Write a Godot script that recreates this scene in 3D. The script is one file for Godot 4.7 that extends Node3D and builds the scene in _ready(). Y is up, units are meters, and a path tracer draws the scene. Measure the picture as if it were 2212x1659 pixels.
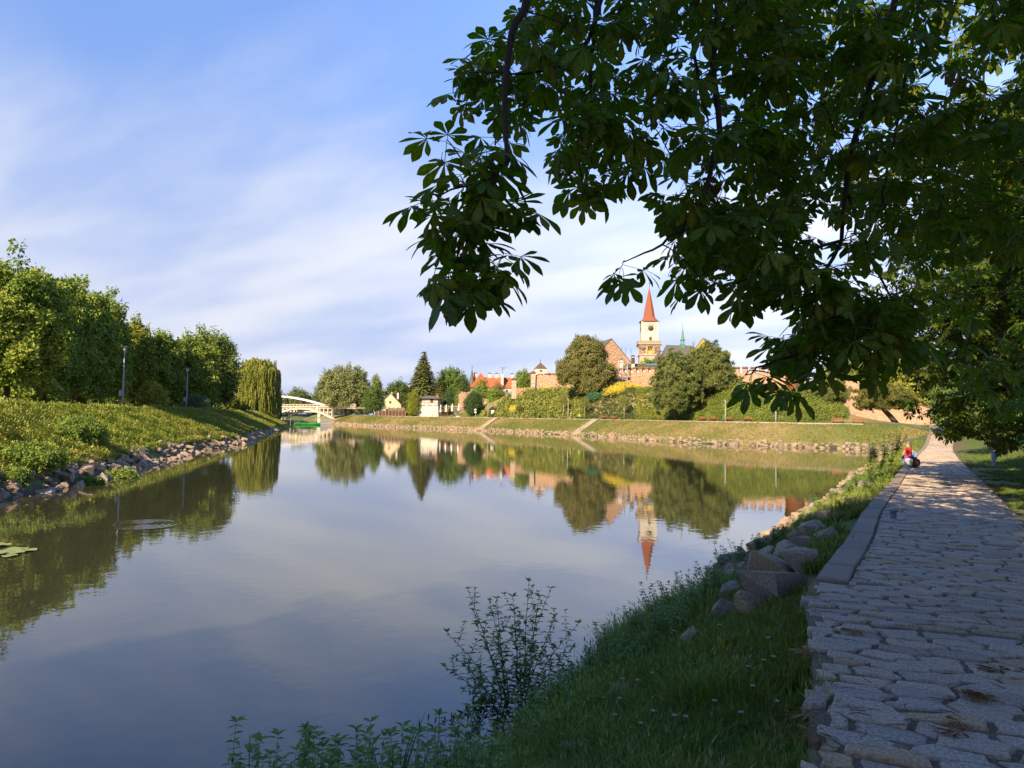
extends Node3D
# A river bend seen from a shaded quay: units are metres, the water lies at y = 0, the camera stands above x = z = 0.

const EYE := 3.8
const PITCH := 2.65
const ROLL := 0.93
const FOCAL := 1573.0          # focal length when the picture is 2212 units wide

var rng := RandomNumberGenerator.new()
var taken := {}
var M := {}
var cam_basis: Basis
var n_a := FastNoiseLite.new()
var n_b := FastNoiseLite.new()
var n_c := FastNoiseLite.new()

# ---------- small helpers ----------
func lin(r: float, g: float, b: float) -> Color:
	return Color(r, g, b).linear_to_srgb()

func rnd(a: float, b: float) -> float:
	return rng.randf_range(a, b)

func ray(px: float, py: float) -> Vector3:
	var d := cam_basis * Vector3((px - 1106.0) / FOCAL, -(py - 829.5) / FOCAL, -1.0)
	return d / -d.z

func at(px: float, py: float, depth: float) -> Vector3:
	return Vector3(0, EYE, 0) + ray(px, py) * depth

func on_ground(px: float, depth: float) -> Vector3:
	var p := at(px, 900.0 + 0.0162 * (px - 1106.0), depth)
	p.y = H(p.x, p.z)
	return p

func high(px: float, py: float, depth: float) -> float:
	return at(px, py, depth).y

func numbered(called: String) -> String:
	if not taken.has(called):
		taken[called] = 0
		return called
	taken[called] += 1
	return "%s_%03d" % [called, taken[called]]

func thing(called: String, label: String, category: String, where := Vector3.ZERO, turn := 0.0, group := "", kind := "") -> Node3D:
	var o := Node3D.new()
	o.name = numbered(called)
	add_child(o)
	o.position = where
	o.rotation.y = turn
	tag(o, label, category, group, kind)
	return o

func tag(o: Node, label: String, category: String, group := "", kind := "") -> void:
	if label:
		o.set_meta("label", label)
	if category:
		o.set_meta("category", category)
	if group:
		o.set_meta("group", group)
	if kind:
		o.set_meta("kind", kind)

func begin(smooth := false) -> SurfaceTool:
	var st := SurfaceTool.new()
	st.begin(Mesh.PRIMITIVE_TRIANGLES)
	st.set_smooth_group(0 if smooth else -1)
	return st

func done(st: SurfaceTool) -> ArrayMesh:
	st.generate_normals()
	return st.commit()

func mesh_part(m: Mesh, called: String, material: Material, parent: Node, where := Transform3D()) -> MeshInstance3D:
	var o := MeshInstance3D.new()
	o.name = called
	o.mesh = m
	o.material_override = material
	o.transform = where
	parent.add_child(o, true)
	return o

func part(st: SurfaceTool, called: String, material: Material, parent: Node) -> MeshInstance3D:
	return mesh_part(done(st), called, material, parent)

func single(st: SurfaceTool, called: String, material: Material, label: String, category: String, group := "", kind := "") -> MeshInstance3D:
	var o := MeshInstance3D.new()
	o.name = numbered(called)
	o.mesh = done(st)
	o.material_override = material
	add_child(o)
	tag(o, label, category, group, kind)
	return o

func scatter(list: Array, tints: Array, mesh: Mesh, material: Material, called: String, parent: Node, kind := "stuff") -> MultiMeshInstance3D:
	var mm := MultiMesh.new()
	mm.transform_format = MultiMesh.TRANSFORM_3D
	mm.use_colors = not tints.is_empty()
	mm.mesh = mesh
	mm.instance_count = list.size()
	for i in list.size():
		mm.set_instance_transform(i, list[i])
		if not tints.is_empty():
			mm.set_instance_color(i, tints[i])
	var o := MultiMeshInstance3D.new()
	o.name = called
	o.multimesh = mm
	o.material_override = material
	parent.add_child(o, true)
	if kind:
		o.set_meta("kind", kind)
	return o

# corners run counter-clockwise seen from outside
func quad(st: SurfaceTool, a: Vector3, b: Vector3, c: Vector3, d: Vector3) -> void:
	for v in [a, c, b, a, d, c]:
		st.add_vertex(v)

func tri(st: SurfaceTool, a: Vector3, b: Vector3, c: Vector3) -> void:
	st.add_vertex(a)
	st.add_vertex(c)
	st.add_vertex(b)

func hexa(st: SurfaceTool, lo: Array, hi: Array) -> void:
	# lo and hi: four corners each, counter-clockwise seen from above
	quad(st, hi[0], hi[1], hi[2], hi[3])
	quad(st, lo[3], lo[2], lo[1], lo[0])
	for i in 4:
		var j := (i + 1) % 4
		quad(st, lo[i], lo[j], hi[j], hi[i])

func box(st: SurfaceTool, c: Vector3, s: Vector3, t := Transform3D()) -> void:
	var h := s / 2.0
	var lo := []
	var hi := []
	for k in [[-1, 1], [1, 1], [1, -1], [-1, -1]]:
		lo.append(t * (c + Vector3(k[0] * h.x, -h.y, k[1] * h.z)))
		hi.append(t * (c + Vector3(k[0] * h.x, h.y, k[1] * h.z)))
	hexa(st, lo, hi)

func frame_of(dir: Vector3) -> Basis:
	var y := dir.normalized()
	var x := y.cross(Vector3(0.31, 0.2, 0.93) if absf(y.y) > 0.9 else Vector3.UP).normalized()
	return Basis(x, y, x.cross(y))

func tube(st: SurfaceTool, pts: Array, radii: Array, sides := 6, cap := true) -> void:
	var rings := []
	var b := frame_of(pts[1] - pts[0])
	for i in pts.size():
		var d: Vector3 = (pts[mini(i + 1, pts.size() - 1)] - pts[maxi(i - 1, 0)]).normalized()
		var x := (b.x - d * b.x.dot(d)).normalized()
		b = Basis(x, d, x.cross(d))
		var ring := []
		for k in sides:
			var a := TAU * k / sides
			ring.append(pts[i] + (b.x * cos(a) - b.z * sin(a)) * radii[i])
		rings.append(ring)
	for i in pts.size() - 1:
		for k in sides:
			var j := (k + 1) % sides
			quad(st, rings[i][k], rings[i][j], rings[i + 1][j], rings[i + 1][k])
	if cap:
		for k in range(1, sides - 1):
			tri(st, rings[-1][0], rings[-1][k], rings[-1][k + 1])
			tri(st, rings[0][0], rings[0][k + 1], rings[0][k])

func bar(st: SurfaceTool, a: Vector3, b: Vector3, r: float, sides := 5) -> void:
	tube(st, [a, b], [r, r], sides)

func beam(st: SurfaceTool, a: Vector3, b: Vector3, w: float, h: float) -> void:
	# a square bar from a to b, h measured upwards
	var d := (b - a).normalized()
	var s := d.cross(Vector3.UP)
	s = s.normalized() if s.length() > 0.01 else Vector3.RIGHT
	var u := s.cross(d).normalized()
	var lo := []
	var hi := []
	for k in [[a, -1], [a, 1], [b, 1], [b, -1]]:
		lo.append(k[0] + s * (k[1] * w / 2) - u * h / 2)
		hi.append(k[0] + s * (k[1] * w / 2) + u * h / 2)
	hexa(st, lo, hi)

func lathe(st: SurfaceTool, profile: Array, sides := 12, t := Transform3D()) -> void:
	for i in profile.size() - 1:
		var p: Vector2 = profile[i]
		var q: Vector2 = profile[i + 1]
		for k in sides:
			var a := TAU * k / sides
			var b := TAU * (k + 1) / sides
			var v := []
			for e in [[p, a], [p, b], [q, b], [q, a]]:
				v.append(t * Vector3(e[0].x * cos(e[1]), e[0].y, -e[0].x * sin(e[1])))
			if p.x < 0.0005:
				tri(st, v[0], v[2], v[3])
			elif q.x < 0.0005:
				tri(st, v[0], v[1], v[2])
			else:
				quad(st, v[0], v[1], v[2], v[3])

func extrude(st: SurfaceTool, outline: PackedVector2Array, depth: float, t := Transform3D()) -> void:
	# an outline in the xy plane, pushed from z = 0 to z = depth
	var poly := outline
	if Geometry2D.is_polygon_clockwise(poly):
		poly = poly.duplicate()
		poly.reverse()
	var tris := Geometry2D.triangulate_polygon(poly)
	for i in range(0, tris.size(), 3):
		var a := poly[tris[i]]
		var b := poly[tris[i + 1]]
		var c := poly[tris[i + 2]]
		if (b - a).cross(c - a) < 0:
			var e := b
			b = c
			c = e
		tri(st, t * Vector3(a.x, a.y, depth), t * Vector3(b.x, b.y, depth), t * Vector3(c.x, c.y, depth))
		tri(st, t * Vector3(a.x, a.y, 0), t * Vector3(c.x, c.y, 0), t * Vector3(b.x, b.y, 0))
	for i in poly.size():
		var a := poly[i]
		var b := poly[(i + 1) % poly.size()]
		quad(st, t * Vector3(a.x, a.y, 0), t * Vector3(b.x, b.y, 0), t * Vector3(b.x, b.y, depth), t * Vector3(a.x, a.y, depth))

# ---------- materials ----------
func noise_map(seed_: int, freq: float, dark: Color, light: Color, octaves := 4, size := 512, kind := FastNoiseLite.TYPE_SIMPLEX_SMOOTH, crisp := 0.0) -> NoiseTexture2D:
	var t := NoiseTexture2D.new()
	var n := FastNoiseLite.new()
	n.seed = seed_
	n.noise_type = kind
	n.frequency = freq
	n.fractal_octaves = octaves
	t.noise = n
	t.width = size
	t.height = size
	t.seamless = true
	var g := Gradient.new()
	g.set_color(0, dark)
	g.set_color(1, light)
	if crisp > 0.0:
		g.set_offset(0, crisp)
		g.set_offset(1, 1.0 - crisp)
	t.color_ramp = g
	return t

func bump_map(seed_: int, freq: float, strength: float, octaves := 4, size := 512, kind := FastNoiseLite.TYPE_SIMPLEX_SMOOTH) -> NoiseTexture2D:
	var t := NoiseTexture2D.new()
	var n := FastNoiseLite.new()
	n.seed = seed_
	n.noise_type = kind
	n.frequency = freq
	n.fractal_octaves = octaves
	t.noise = n
	t.width = size
	t.height = size
	t.seamless = true
	t.as_normal_map = true
	t.bump_strength = strength
	return t

func mat(called: String, color: Color, rough := 0.85, tex: Texture2D = null, scale := 1.0, normal: Texture2D = null, nscale := 1.0) -> StandardMaterial3D:
	var m := StandardMaterial3D.new()
	m.resource_name = called
	m.albedo_color = color
	m.roughness = rough
	m.metallic_specular = 0.35
	if tex or normal:
		m.uv1_triplanar = true
		m.uv1_world_triplanar = true
		m.uv1_scale = Vector3.ONE * scale
	if tex:
		m.albedo_texture = tex
	if normal:
		m.normal_enabled = true
		m.normal_texture = normal
		m.normal_scale = nscale
	M[called] = m
	return m

func tinted(m: StandardMaterial3D) -> StandardMaterial3D:
	m.vertex_color_use_as_albedo = true
	return m

func leafy(called: String, color: Color, back: Color, rough := 0.6) -> StandardMaterial3D:
	var m := mat(called, color, rough)
	m.vertex_color_use_as_albedo = true
	m.backlight_enabled = true
	m.backlight = back
	return m

# ---------- the lie of the land ----------
# shore of the right bank from beyond the bridge round the bend to the camera, as x and z; the third number is 1 where the low quay runs along it
var RIGHT := [[-230, -900, 0], [-150, -520, 0], [-112, -400, 0], [-88, -335, 0], [-74.8, -298, 0], [-49, -254, 0], [-30.5, -232, 0], [-2.5, -195, 0], [17.3, -160, 0], [26.4, -132, 0], [34.6, -117.3, 0], [42, -111.5, 0], [48.5, -108, 0.0], [51, -102, 0.25], [48, -93, 0.7], [40.5, -80, 1], [26.9, -57, 1], [15.5, -36, 1], [10.4, -27.6, 1], [7.6, -22.5, 1], [5.6, -19.5, 1], [3.7, -15.1, 1], [1.56, -12.3, 1], [0.9, -10.6, 1], [0.3, -9.1, 1], [-0.4, -7.9, 1], [-1.6, -7.0, 1], [-3.2, -6.4, 1], [-5.0, -5.7, 1], [-7.5, -3, 1], [-15, 3, 1], [-26, 20, 1], [-40, 60, 1], [-60, 140, 1]]
var LEFT := [[-150, 140], [-80, 60], [-52, 30], [-27, -8], [-21.1, -30], [-21.7, -34], [-22.7, -40.8], [-26.6, -55], [-30.6, -71.8], [-33.8, -94], [-42.9, -126.6], [-55, -172], [-66.6, -222], [-92, -258], [-120, -300], [-150, -345], [-205, -520], [-330, -900]]
# left edge of the quay path: x, z and height
var QUAY := [[-6, 22, 2.0], [-1.2, 4, 2.0], [0.45, 0, 2.0], [1.68, -4, 1.95], [2.2, -5.2, 1.94], [2.75, -6.6, 1.92], [3.1, -7.6, 1.91], [3.75, -8.9, 1.89], [5.7, -12.3, 1.85], [8.0, -16.5, 1.8], [11.55, -22.6, 1.73], [15.65, -29.7, 1.64], [20.3, -37.8, 1.55], [33.7, -60.9, 1.3], [46.7, -82.8, 1.15], [53, -93, 1.9], [59, -103, 2.8], [67, -117, 3.62], [80, -140, 3.7], [110, -190, 3.7]]
const PATH_WIDE := 2.85

var right_line := PackedVector2Array()
var left_line := PackedVector2Array()
var quay_line := PackedVector2Array()

func prepare_land() -> void:
	for p in RIGHT:
		right_line.append(Vector2(p[0], p[1]))
	for p in LEFT:
		left_line.append(Vector2(p[0], p[1]))
	for p in QUAY:
		quay_line.append(Vector2(p[0], p[1]))

# nearest place on a line: [distance, signed distance (positive to the right of the way it runs), segment, share along it]
func nearest(line: PackedVector2Array, p: Vector2) -> Array:
	var best := 1e12
	var side := 0.0
	var seg := 0
	for i in line.size() - 1:
		var c := Geometry2D.get_closest_point_to_segment(p, line[i], line[i + 1])
		var d := c.distance_squared_to(p)
		if d < best + 0.0001:
			var e := line[i + 1] - line[i]
			var k := e.cross(p - line[i]) / e.length()
			if d < best - 0.0001 or absf(k) > absf(side):
				best = minf(d, best)
				side = k
				seg = i
	var e2 := line[seg + 1] - line[seg]
	return [sqrt(best), sqrt(best) * signf(side), seg, clampf((p - line[seg]).dot(e2) / e2.length_squared(), 0, 1)]

func soft(a: float, b: float, x: float) -> float:
	var t := clampf((x - a) / (b - a), 0, 1)
	return t * t * (3 - 2 * t)

var shore_r := 0.0     # what the last call of H() found
var shore_l := 0.0
var path_off := 0.0
var quay_share := 0.0

func H(x: float, z: float) -> float:
	var p := Vector2(x, z)
	var r := nearest(right_line, p)
	var l := nearest(left_line, p)
	shore_r = -r[1]
	shore_l = -l[1]
	path_off = 99.0
	quay_share = 0.0
	if shore_r <= 0 and shore_l <= 0:
		return -minf(1.8, 0.5 * minf(-shore_r, -shore_l)) - 0.02
	var rough := 0.10 * n_a.get_noise_2d(x * 6, z * 6) + 0.16 * n_a.get_noise_2d(x, z)
	if shore_l > 0 and (shore_r <= 0 or l[0] < r[0]):
		var d := shore_l
		var h: float
		if d < 1.6:
			h = 0.55 * d
		elif d < 8.5:
			h = 0.88 + (d - 1.6) * 0.44
		else:
			h = 3.96 + 0.12 * soft(8.5, 12, d)
		return h + rough * soft(0.3, 3, d) * (1.0 if d < 9 else 0.4) + 0.5 * soft(18, 60, d)
	var q: float = lerpf(RIGHT[r[2]][2], RIGHT[r[2] + 1][2], r[3])
	quay_share = q
	var d := shore_r
	var far_h := 0.0
	if q < 1.0:
		if d < 1.8:
			far_h = 0.5 * d
		elif d < 8.5:
			far_h = 0.9 + (d - 1.8) * 0.413
		else:
			far_h = 3.67
		far_h += rough * soft(0.3, 3, d) * (1.0 - 0.85 * soft(7.5, 8.5, d))
		var town := soft(-256, -224, z) * (1.0 - 0.97 * soft(42, 66, x))
		far_h += town * 7.3 * soft(12.8, 22, d)
	var near_h := 0.0
	if q > 0.0:
		var k := nearest(quay_line, p)
		path_off = k[1]
		var yq: float = lerpf(QUAY[k[2]][2], QUAY[k[2] + 1][2], k[3]) - 0.07
		if path_off < 0:
			var up := lerpf(0.34, 0.56, soft(5.0, 10.0, -z)) * d
			var t := clampf(0.5 + 0.5 * (yq - up) / 0.4, 0, 1)
			near_h = lerpf(yq, up, t) - 0.4 * t * (1 - t) + rough * 0.6 * soft(0.0, 1.2, -path_off) * soft(0.2, 1.5, d)
		elif path_off < PATH_WIDE + 0.5:
			near_h = yq + 0.05 * soft(PATH_WIDE, PATH_WIDE + 0.4, path_off)
		else:
			var w := path_off - PATH_WIDE - 0.5
			near_h = yq + 0.05 + rough * 0.6 * soft(0, 2, w) + (0.05 * minf(w, 14.0) * soft(0, 2, w) + 2.4 * soft(1.5, 9, w)) * clampf((4.2 - yq) / 2.4, 0, 1)
	var h := lerpf(far_h, near_h, q)
	# the path climbs on to the far bank in a shallow cutting
	if x > 38 and z < -78:
		var k := nearest(quay_line, p)
		path_off = k[1]
		var yq: float = lerpf(QUAY[k[2]][2], QUAY[k[2] + 1][2], k[3]) - 0.07
		var out := maxf(-path_off, path_off - PATH_WIDE)
		h = lerpf(yq, h, soft(0.3, 4.0, out))
	return h

# ---------- sky, sun, camera ----------
func build_view() -> void:
	cam_basis = Basis.from_euler(Vector3(deg_to_rad(PITCH), 0, deg_to_rad(ROLL)))
	var cam := Camera3D.new()
	cam.name = "camera"
	cam.basis = cam_basis
	cam.position = Vector3(0, EYE, 0)
	cam.fov = rad_to_deg(2.0 * atan(829.5 / FOCAL))
	cam.near = 0.1
	cam.far = 6000.0
	add_child(cam)
	cam.current = true

	var env := Environment.new()
	env.background_mode = Environment.BG_SKY
	env.tonemap_mode = Environment.TONE_MAPPER_LINEAR
	env.tonemap_exposure = 2.3
	env.sdfgi_enabled = true
	env.ssao_enabled = true
	env.ssil_enabled = true
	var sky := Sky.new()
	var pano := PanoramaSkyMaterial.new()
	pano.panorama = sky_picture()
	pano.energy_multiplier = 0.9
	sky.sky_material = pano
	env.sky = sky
	var we := WorldEnvironment.new()
	we.name = "world_environment"
	we.environment = env
	add_child(we)

	var sun := DirectionalLight3D.new()
	sun.name = "sun"
	sun.light_energy = 1.6
	sun.light_color = Color(1.0, 0.89, 0.73)
	sun.light_angular_distance = 0.5
	sun.shadow_enabled = true
	var towards := Vector3(-0.5 * cos(deg_to_rad(SUN_UP)), sin(deg_to_rad(SUN_UP)), 0.866 * cos(deg_to_rad(SUN_UP)))
	add_child(sun)
	sun.look_at_from_position(towards * 50.0, Vector3.ZERO, Vector3.UP)

const SUN_UP := 31.0

# air and thin high cloud for every direction; clouds lie on a plane far overhead
func sky_picture() -> ImageTexture:
	var w := 1536
	var h := 768
	var im := Image.create(w, h, false, Image.FORMAT_RGBF)
	var wisps := FastNoiseLite.new()
	wisps.seed = 11
	wisps.frequency = 0.55
	wisps.fractal_octaves = 5
	wisps.domain_warp_enabled = true
	wisps.domain_warp_amplitude = 0.5
	wisps.domain_warp_frequency = 0.6
	var veil := FastNoiseLite.new()
	veil.seed = 5
	veil.frequency = 0.24
	veil.fractal_octaves = 3
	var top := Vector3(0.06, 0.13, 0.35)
	var mid := Vector3(0.123, 0.206, 0.42)
	var low := Vector3(0.30, 0.33, 0.425)
	var cloud := Vector3(0.39, 0.405, 0.45)
	var sun_dir := Vector3(-0.5 * cos(deg_to_rad(SUN_UP)), sin(deg_to_rad(SUN_UP)), 0.866 * cos(deg_to_rad(SUN_UP)))
	for j in h:
		var el := (0.5 - (j + 0.5) / h) * PI
		var sy := sin(el)
		if el < -0.02:
			for i in w:
				im.set_pixel(i, j, Color(0.25, 0.27, 0.30))
			continue
		var cy := cos(el)
		var base := low.lerp(mid, clampf(pow(maxf(sy, 0) / 0.40, 0.85), 0, 1)).lerp(top, soft(0.33, 0.8, sy))
		for i in w:
			var az := (i + 0.5) / w * TAU            # the middle column looks along -z
			var dx := -sin(az) * cy
			var dz := cos(az) * cy
			var k := 1.0 / (maxf(sy, 0.0) + 0.09)
			var x := dx * k
			var z := dz * k
			var u := x * 0.80 + z * 0.60             # streaks run askew
			var v := -x * 0.60 + z * 0.80
			var a := wisps.get_noise_2d(u * 0.75, v * 2.0) * 0.5 + 0.5
			var b := veil.get_noise_2d(x + 3.7, z) * 0.5 + 0.5
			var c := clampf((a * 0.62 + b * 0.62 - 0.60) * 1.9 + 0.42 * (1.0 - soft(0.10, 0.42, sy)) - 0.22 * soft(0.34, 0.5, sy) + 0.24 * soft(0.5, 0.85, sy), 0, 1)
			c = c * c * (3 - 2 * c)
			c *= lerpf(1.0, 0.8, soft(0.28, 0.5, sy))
			var s := base.lerp(cloud, c * 0.92)
			var glow := clampf(-dx * 0.42 + 0.5, 0, 1)
			s *= lerpf(1.08, 0.94, glow)
			# the air is brighter round the sun
			var near_sun := maxf(0.0, dx * sun_dir.x + sy * sun_dir.y + dz * sun_dir.z)
			s *= 1.0 + 0.9 * pow(near_sun, 8.0)
			im.set_pixel(i, j, Color(s.x, s.y, s.z))
	return ImageTexture.create_from_image(im)

# ---------- ground and water ----------
func build_ground() -> void:
	var angles := []
	var a := -180.0
	while a < 180.0:
		angles.append(a)
		a += 0.25 if absf(a) < 40.0 else (1.0 if absf(a) < 60 else 4.0)
	angles.append(180.0)
	var radii := [0.05]
	var r := 1.2
	while r < 3000.0:
		radii.append(r)
		r *= 1.013 if r > 70 and r < 330 else (1.03 if r < 70 else 1.06)
	var nx := angles.size()
	var nr := radii.size()
	var verts := PackedVector3Array()
	var cols := PackedColorArray()
	var norms := PackedVector3Array()
	verts.resize(nx * nr)
	cols.resize(nx * nr)
	var grass := Color(0.12, 0.15, 0.035)
	var lush := Color(0.085, 0.135, 0.026)
	var straw := Color(0.30, 0.235, 0.11)
	var soil := Color(0.16, 0.115, 0.075)
	var mud := Color(0.07, 0.065, 0.04)
	for i in nr:
		for j in nx:
			var t := deg_to_rad(angles[j])
			var x: float = sin(t) * radii[i]
			var z: float = -cos(t) * radii[i]
			var y := H(x, z)
			verts[i * nx + j] = Vector3(x, y, z)
			var n1 := n_b.get_noise_2d(x * 2.5, z * 2.5)
			var n2 := n_c.get_noise_2d(x, z)
			var c := grass.lerp(lush, clampf(0.5 + n1, 0, 1))
			if y < 0.25:
				c = mud
			elif shore_l > 0:
				c = c.lerp(straw, clampf(n2 * 0.9 - 0.1, 0, 0.5))
				if shore_l > 8.8:
					c = c.lerp(soil, clampf(0.5 + n1, 0.2, 0.9))
			elif quay_share > 0.5 or path_off < PATH_WIDE + 1.0 and path_off > -1.0:
				if path_off > PATH_WIDE and path_off < PATH_WIDE + 3.0:
					c = c.lerp(soil, clampf((1.1 - (path_off - PATH_WIDE)) * 0.8 + n1 * 1.6 + n2, 0, 0.9))
				elif path_off <= PATH_WIDE and path_off > 0:
					c = soil
				elif path_off > -6:
					c = lush.lerp(soil, clampf(0.15 + n1, 0, 0.7))
			elif shore_r < 9:
				c = c.lerp(straw, clampf(0.42 + n2 * 1.3 + n1 * 0.5, 0, 0.85))
			elif shore_r < 15:
				c = c.lerp(soil, clampf(0.3 + n1, 0, 0.7))
			else:
				c = c.lerp(straw, clampf(0.45 + n2 * 1.4 + n1 * 0.5, 0.1, 0.9))
			cols[i * nx + j] = c
	var idx := PackedInt32Array()
	for i in nr - 1:
		for j in nx - 1:
			var p := i * nx + j
			idx.append_array([p, p + nx, p + 1, p + 1, p + nx, p + nx + 1])
	var st := SurfaceTool.new()
	var arr := []
	arr.resize(Mesh.ARRAY_MAX)
	arr[Mesh.ARRAY_VERTEX] = verts
	arr[Mesh.ARRAY_COLOR] = cols
	arr[Mesh.ARRAY_INDEX] = idx
	var m := ArrayMesh.new()
	m.add_surface_from_arrays(Mesh.PRIMITIVE_TRIANGLES, arr)
	st.create_from(m, 0)
	st.generate_normals()
	var o := mesh_part(st.commit(), "ground", M.ground, self)
	tag(o, "grassy banks and flat ground on both sides of the river", "ground", "", "structure")

func build_water() -> void:
	var st := begin(true)
	# UVs in metres so that the ripple map keeps its size
	for q in [[-900, 200], [900, 200], [900, -1400], [-900, 200], [900, -1400], [-900, -1400]]:
		st.set_uv(Vector2(q[0], q[1]) / 9.0)
		st.set_normal(Vector3.UP)
		st.add_vertex(Vector3(q[0], 0, q[1]))
	st.index()
	var arr := st.commit_to_arrays()
	# wind the faces upwards
	var ix: PackedInt32Array = arr[Mesh.ARRAY_INDEX]
	for i in range(0, ix.size(), 3):
		var k := ix[i + 1]
		ix[i + 1] = ix[i + 2]
		ix[i + 2] = k
	arr[Mesh.ARRAY_INDEX] = ix
	var m := ArrayMesh.new()
	m.add_surface_from_arrays(Mesh.PRIMITIVE_TRIANGLES, arr)
	var t := SurfaceTool.new()
	t.create_from(m, 0)
	t.generate_tangents()
	var o := mesh_part(t.commit(), "water", M.water, self)
	tag(o, "calm grey-green river mirroring banks and sky", "river", "", "structure")
	# rings where a fish rose
	var c := at(305, 1130, 1573.0 * 3.8 / (1130.0 - 889.0))
	var rs := begin(true)
	var n := 72
	var rings := 56
	var big := 1.35
	var pts := []
	for i in rings + 1:
		var row := []
		for j in n:
			var r: float = big * i / rings
			var a := TAU * j / n
			var e := soft(0, 0.12, r / big) * (1.0 - soft(0.82, 1.0, r / big))
			row.append(Vector3(c.x + cos(a) * r * 1.0, 0.006 + 0.0009 * e * sin(r * 30.0), c.z + sin(a) * r * 1.0))
		pts.append(row)
	for i in rings:
		for j in n:
			var k := (j + 1) % n
			quad(rs, pts[i][j], pts[i][k], pts[i + 1][k], pts[i + 1][j])
	var ring := part(rs, "ripple_rings", M.still_water, o)
	ring.set_meta("label", "round ripple rings on the water where a fish rose")

# ---------- paved quay ----------
func quay_at(u_i: int, t: float) -> Array:
	var a: Array = QUAY[u_i]
	var b: Array = QUAY[u_i + 1]
	var p := Vector3(lerpf(a[0], b[0], t), lerpf(a[2], b[2], t), lerpf(a[1], b[1], t))
	return [p, 0]

var quay_pts := []     # finely spaced points of the left edge with the direction to the right
func prepare_quay() -> void:
	var c := Curve3D.new()
	c.bake_interval = 0.1
	for i in QUAY.size():
		var prev: Array = QUAY[maxi(i - 1, 0)]
		var next: Array = QUAY[mini(i + 1, QUAY.size() - 1)]
		var me: Array = QUAY[i]
		var d := Vector3(next[0] - prev[0], next[2] - prev[2], next[1] - prev[1])
		var p := Vector3(me[0], me[2], me[1])
		var k := 0.33 / maxf(d.length(), 0.01)
		var li := Vector3(prev[0], prev[2], prev[1]).distance_to(p)
		var lo := Vector3(next[0], next[2], next[1]).distance_to(p)
		c.add_point(p, -d * k * li, d * k * lo)
	var total := c.get_baked_length()
	var s := 0.0
	while s < total - 0.2:
		var p := c.sample_baked(s, true)
		var q := c.sample_baked(s + 0.2, true)
		var d := (q - p).normalized()
		quay_pts.append([p, d, Vector3(-d.z, 0, d.x).normalized(), s])
		s += 0.05

func quay_point(s: float, off: float, up: float) -> Vector3:
	var e: Array = quay_pts[clampi(int(s / 0.05), 0, quay_pts.size() - 1)]
	return e[0] + e[2] * off + Vector3(0, up, 0)

func flagstone(st: SurfaceTool, c: Array, top: float, low: float, r: RandomNumberGenerator) -> void:
	# c: corners counter-clockwise seen from above, at bed height; worn, uneven top with a rounded rim
	var n := c.size()
	var mid := Vector3.ZERO
	for p in c:
		mid += p
	mid /= n
	var rim := []
	var face := []
	var tilt := Vector2(r.randf_range(-0.04, 0.04), r.randf_range(-0.04, 0.04))
	for p in c:
		var o: Vector3 = p - mid
		var y := top + tilt.x * o.x + tilt.y * o.z
		rim.append(p + Vector3(0, y - 0.013 + r.randf_range(-0.004, 0.004), 0))
		face.append(mid + o * 0.93 + Vector3(0, y + r.randf_range(-0.005, 0.005), 0))
	var crown := mid + Vector3(r.randf_range(-0.03, 0.03), top + r.randf_range(-0.006, 0.008), r.randf_range(-0.03, 0.03))
	for i in n:
		var j := (i + 1) % n
		tri(st, crown, face[i], face[j])
		quad(st, rim[i], rim[j], face[j], face[i])
		quad(st, c[i] + Vector3(0, low, 0), c[j] + Vector3(0, low, 0), rim[j], rim[i])

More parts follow.
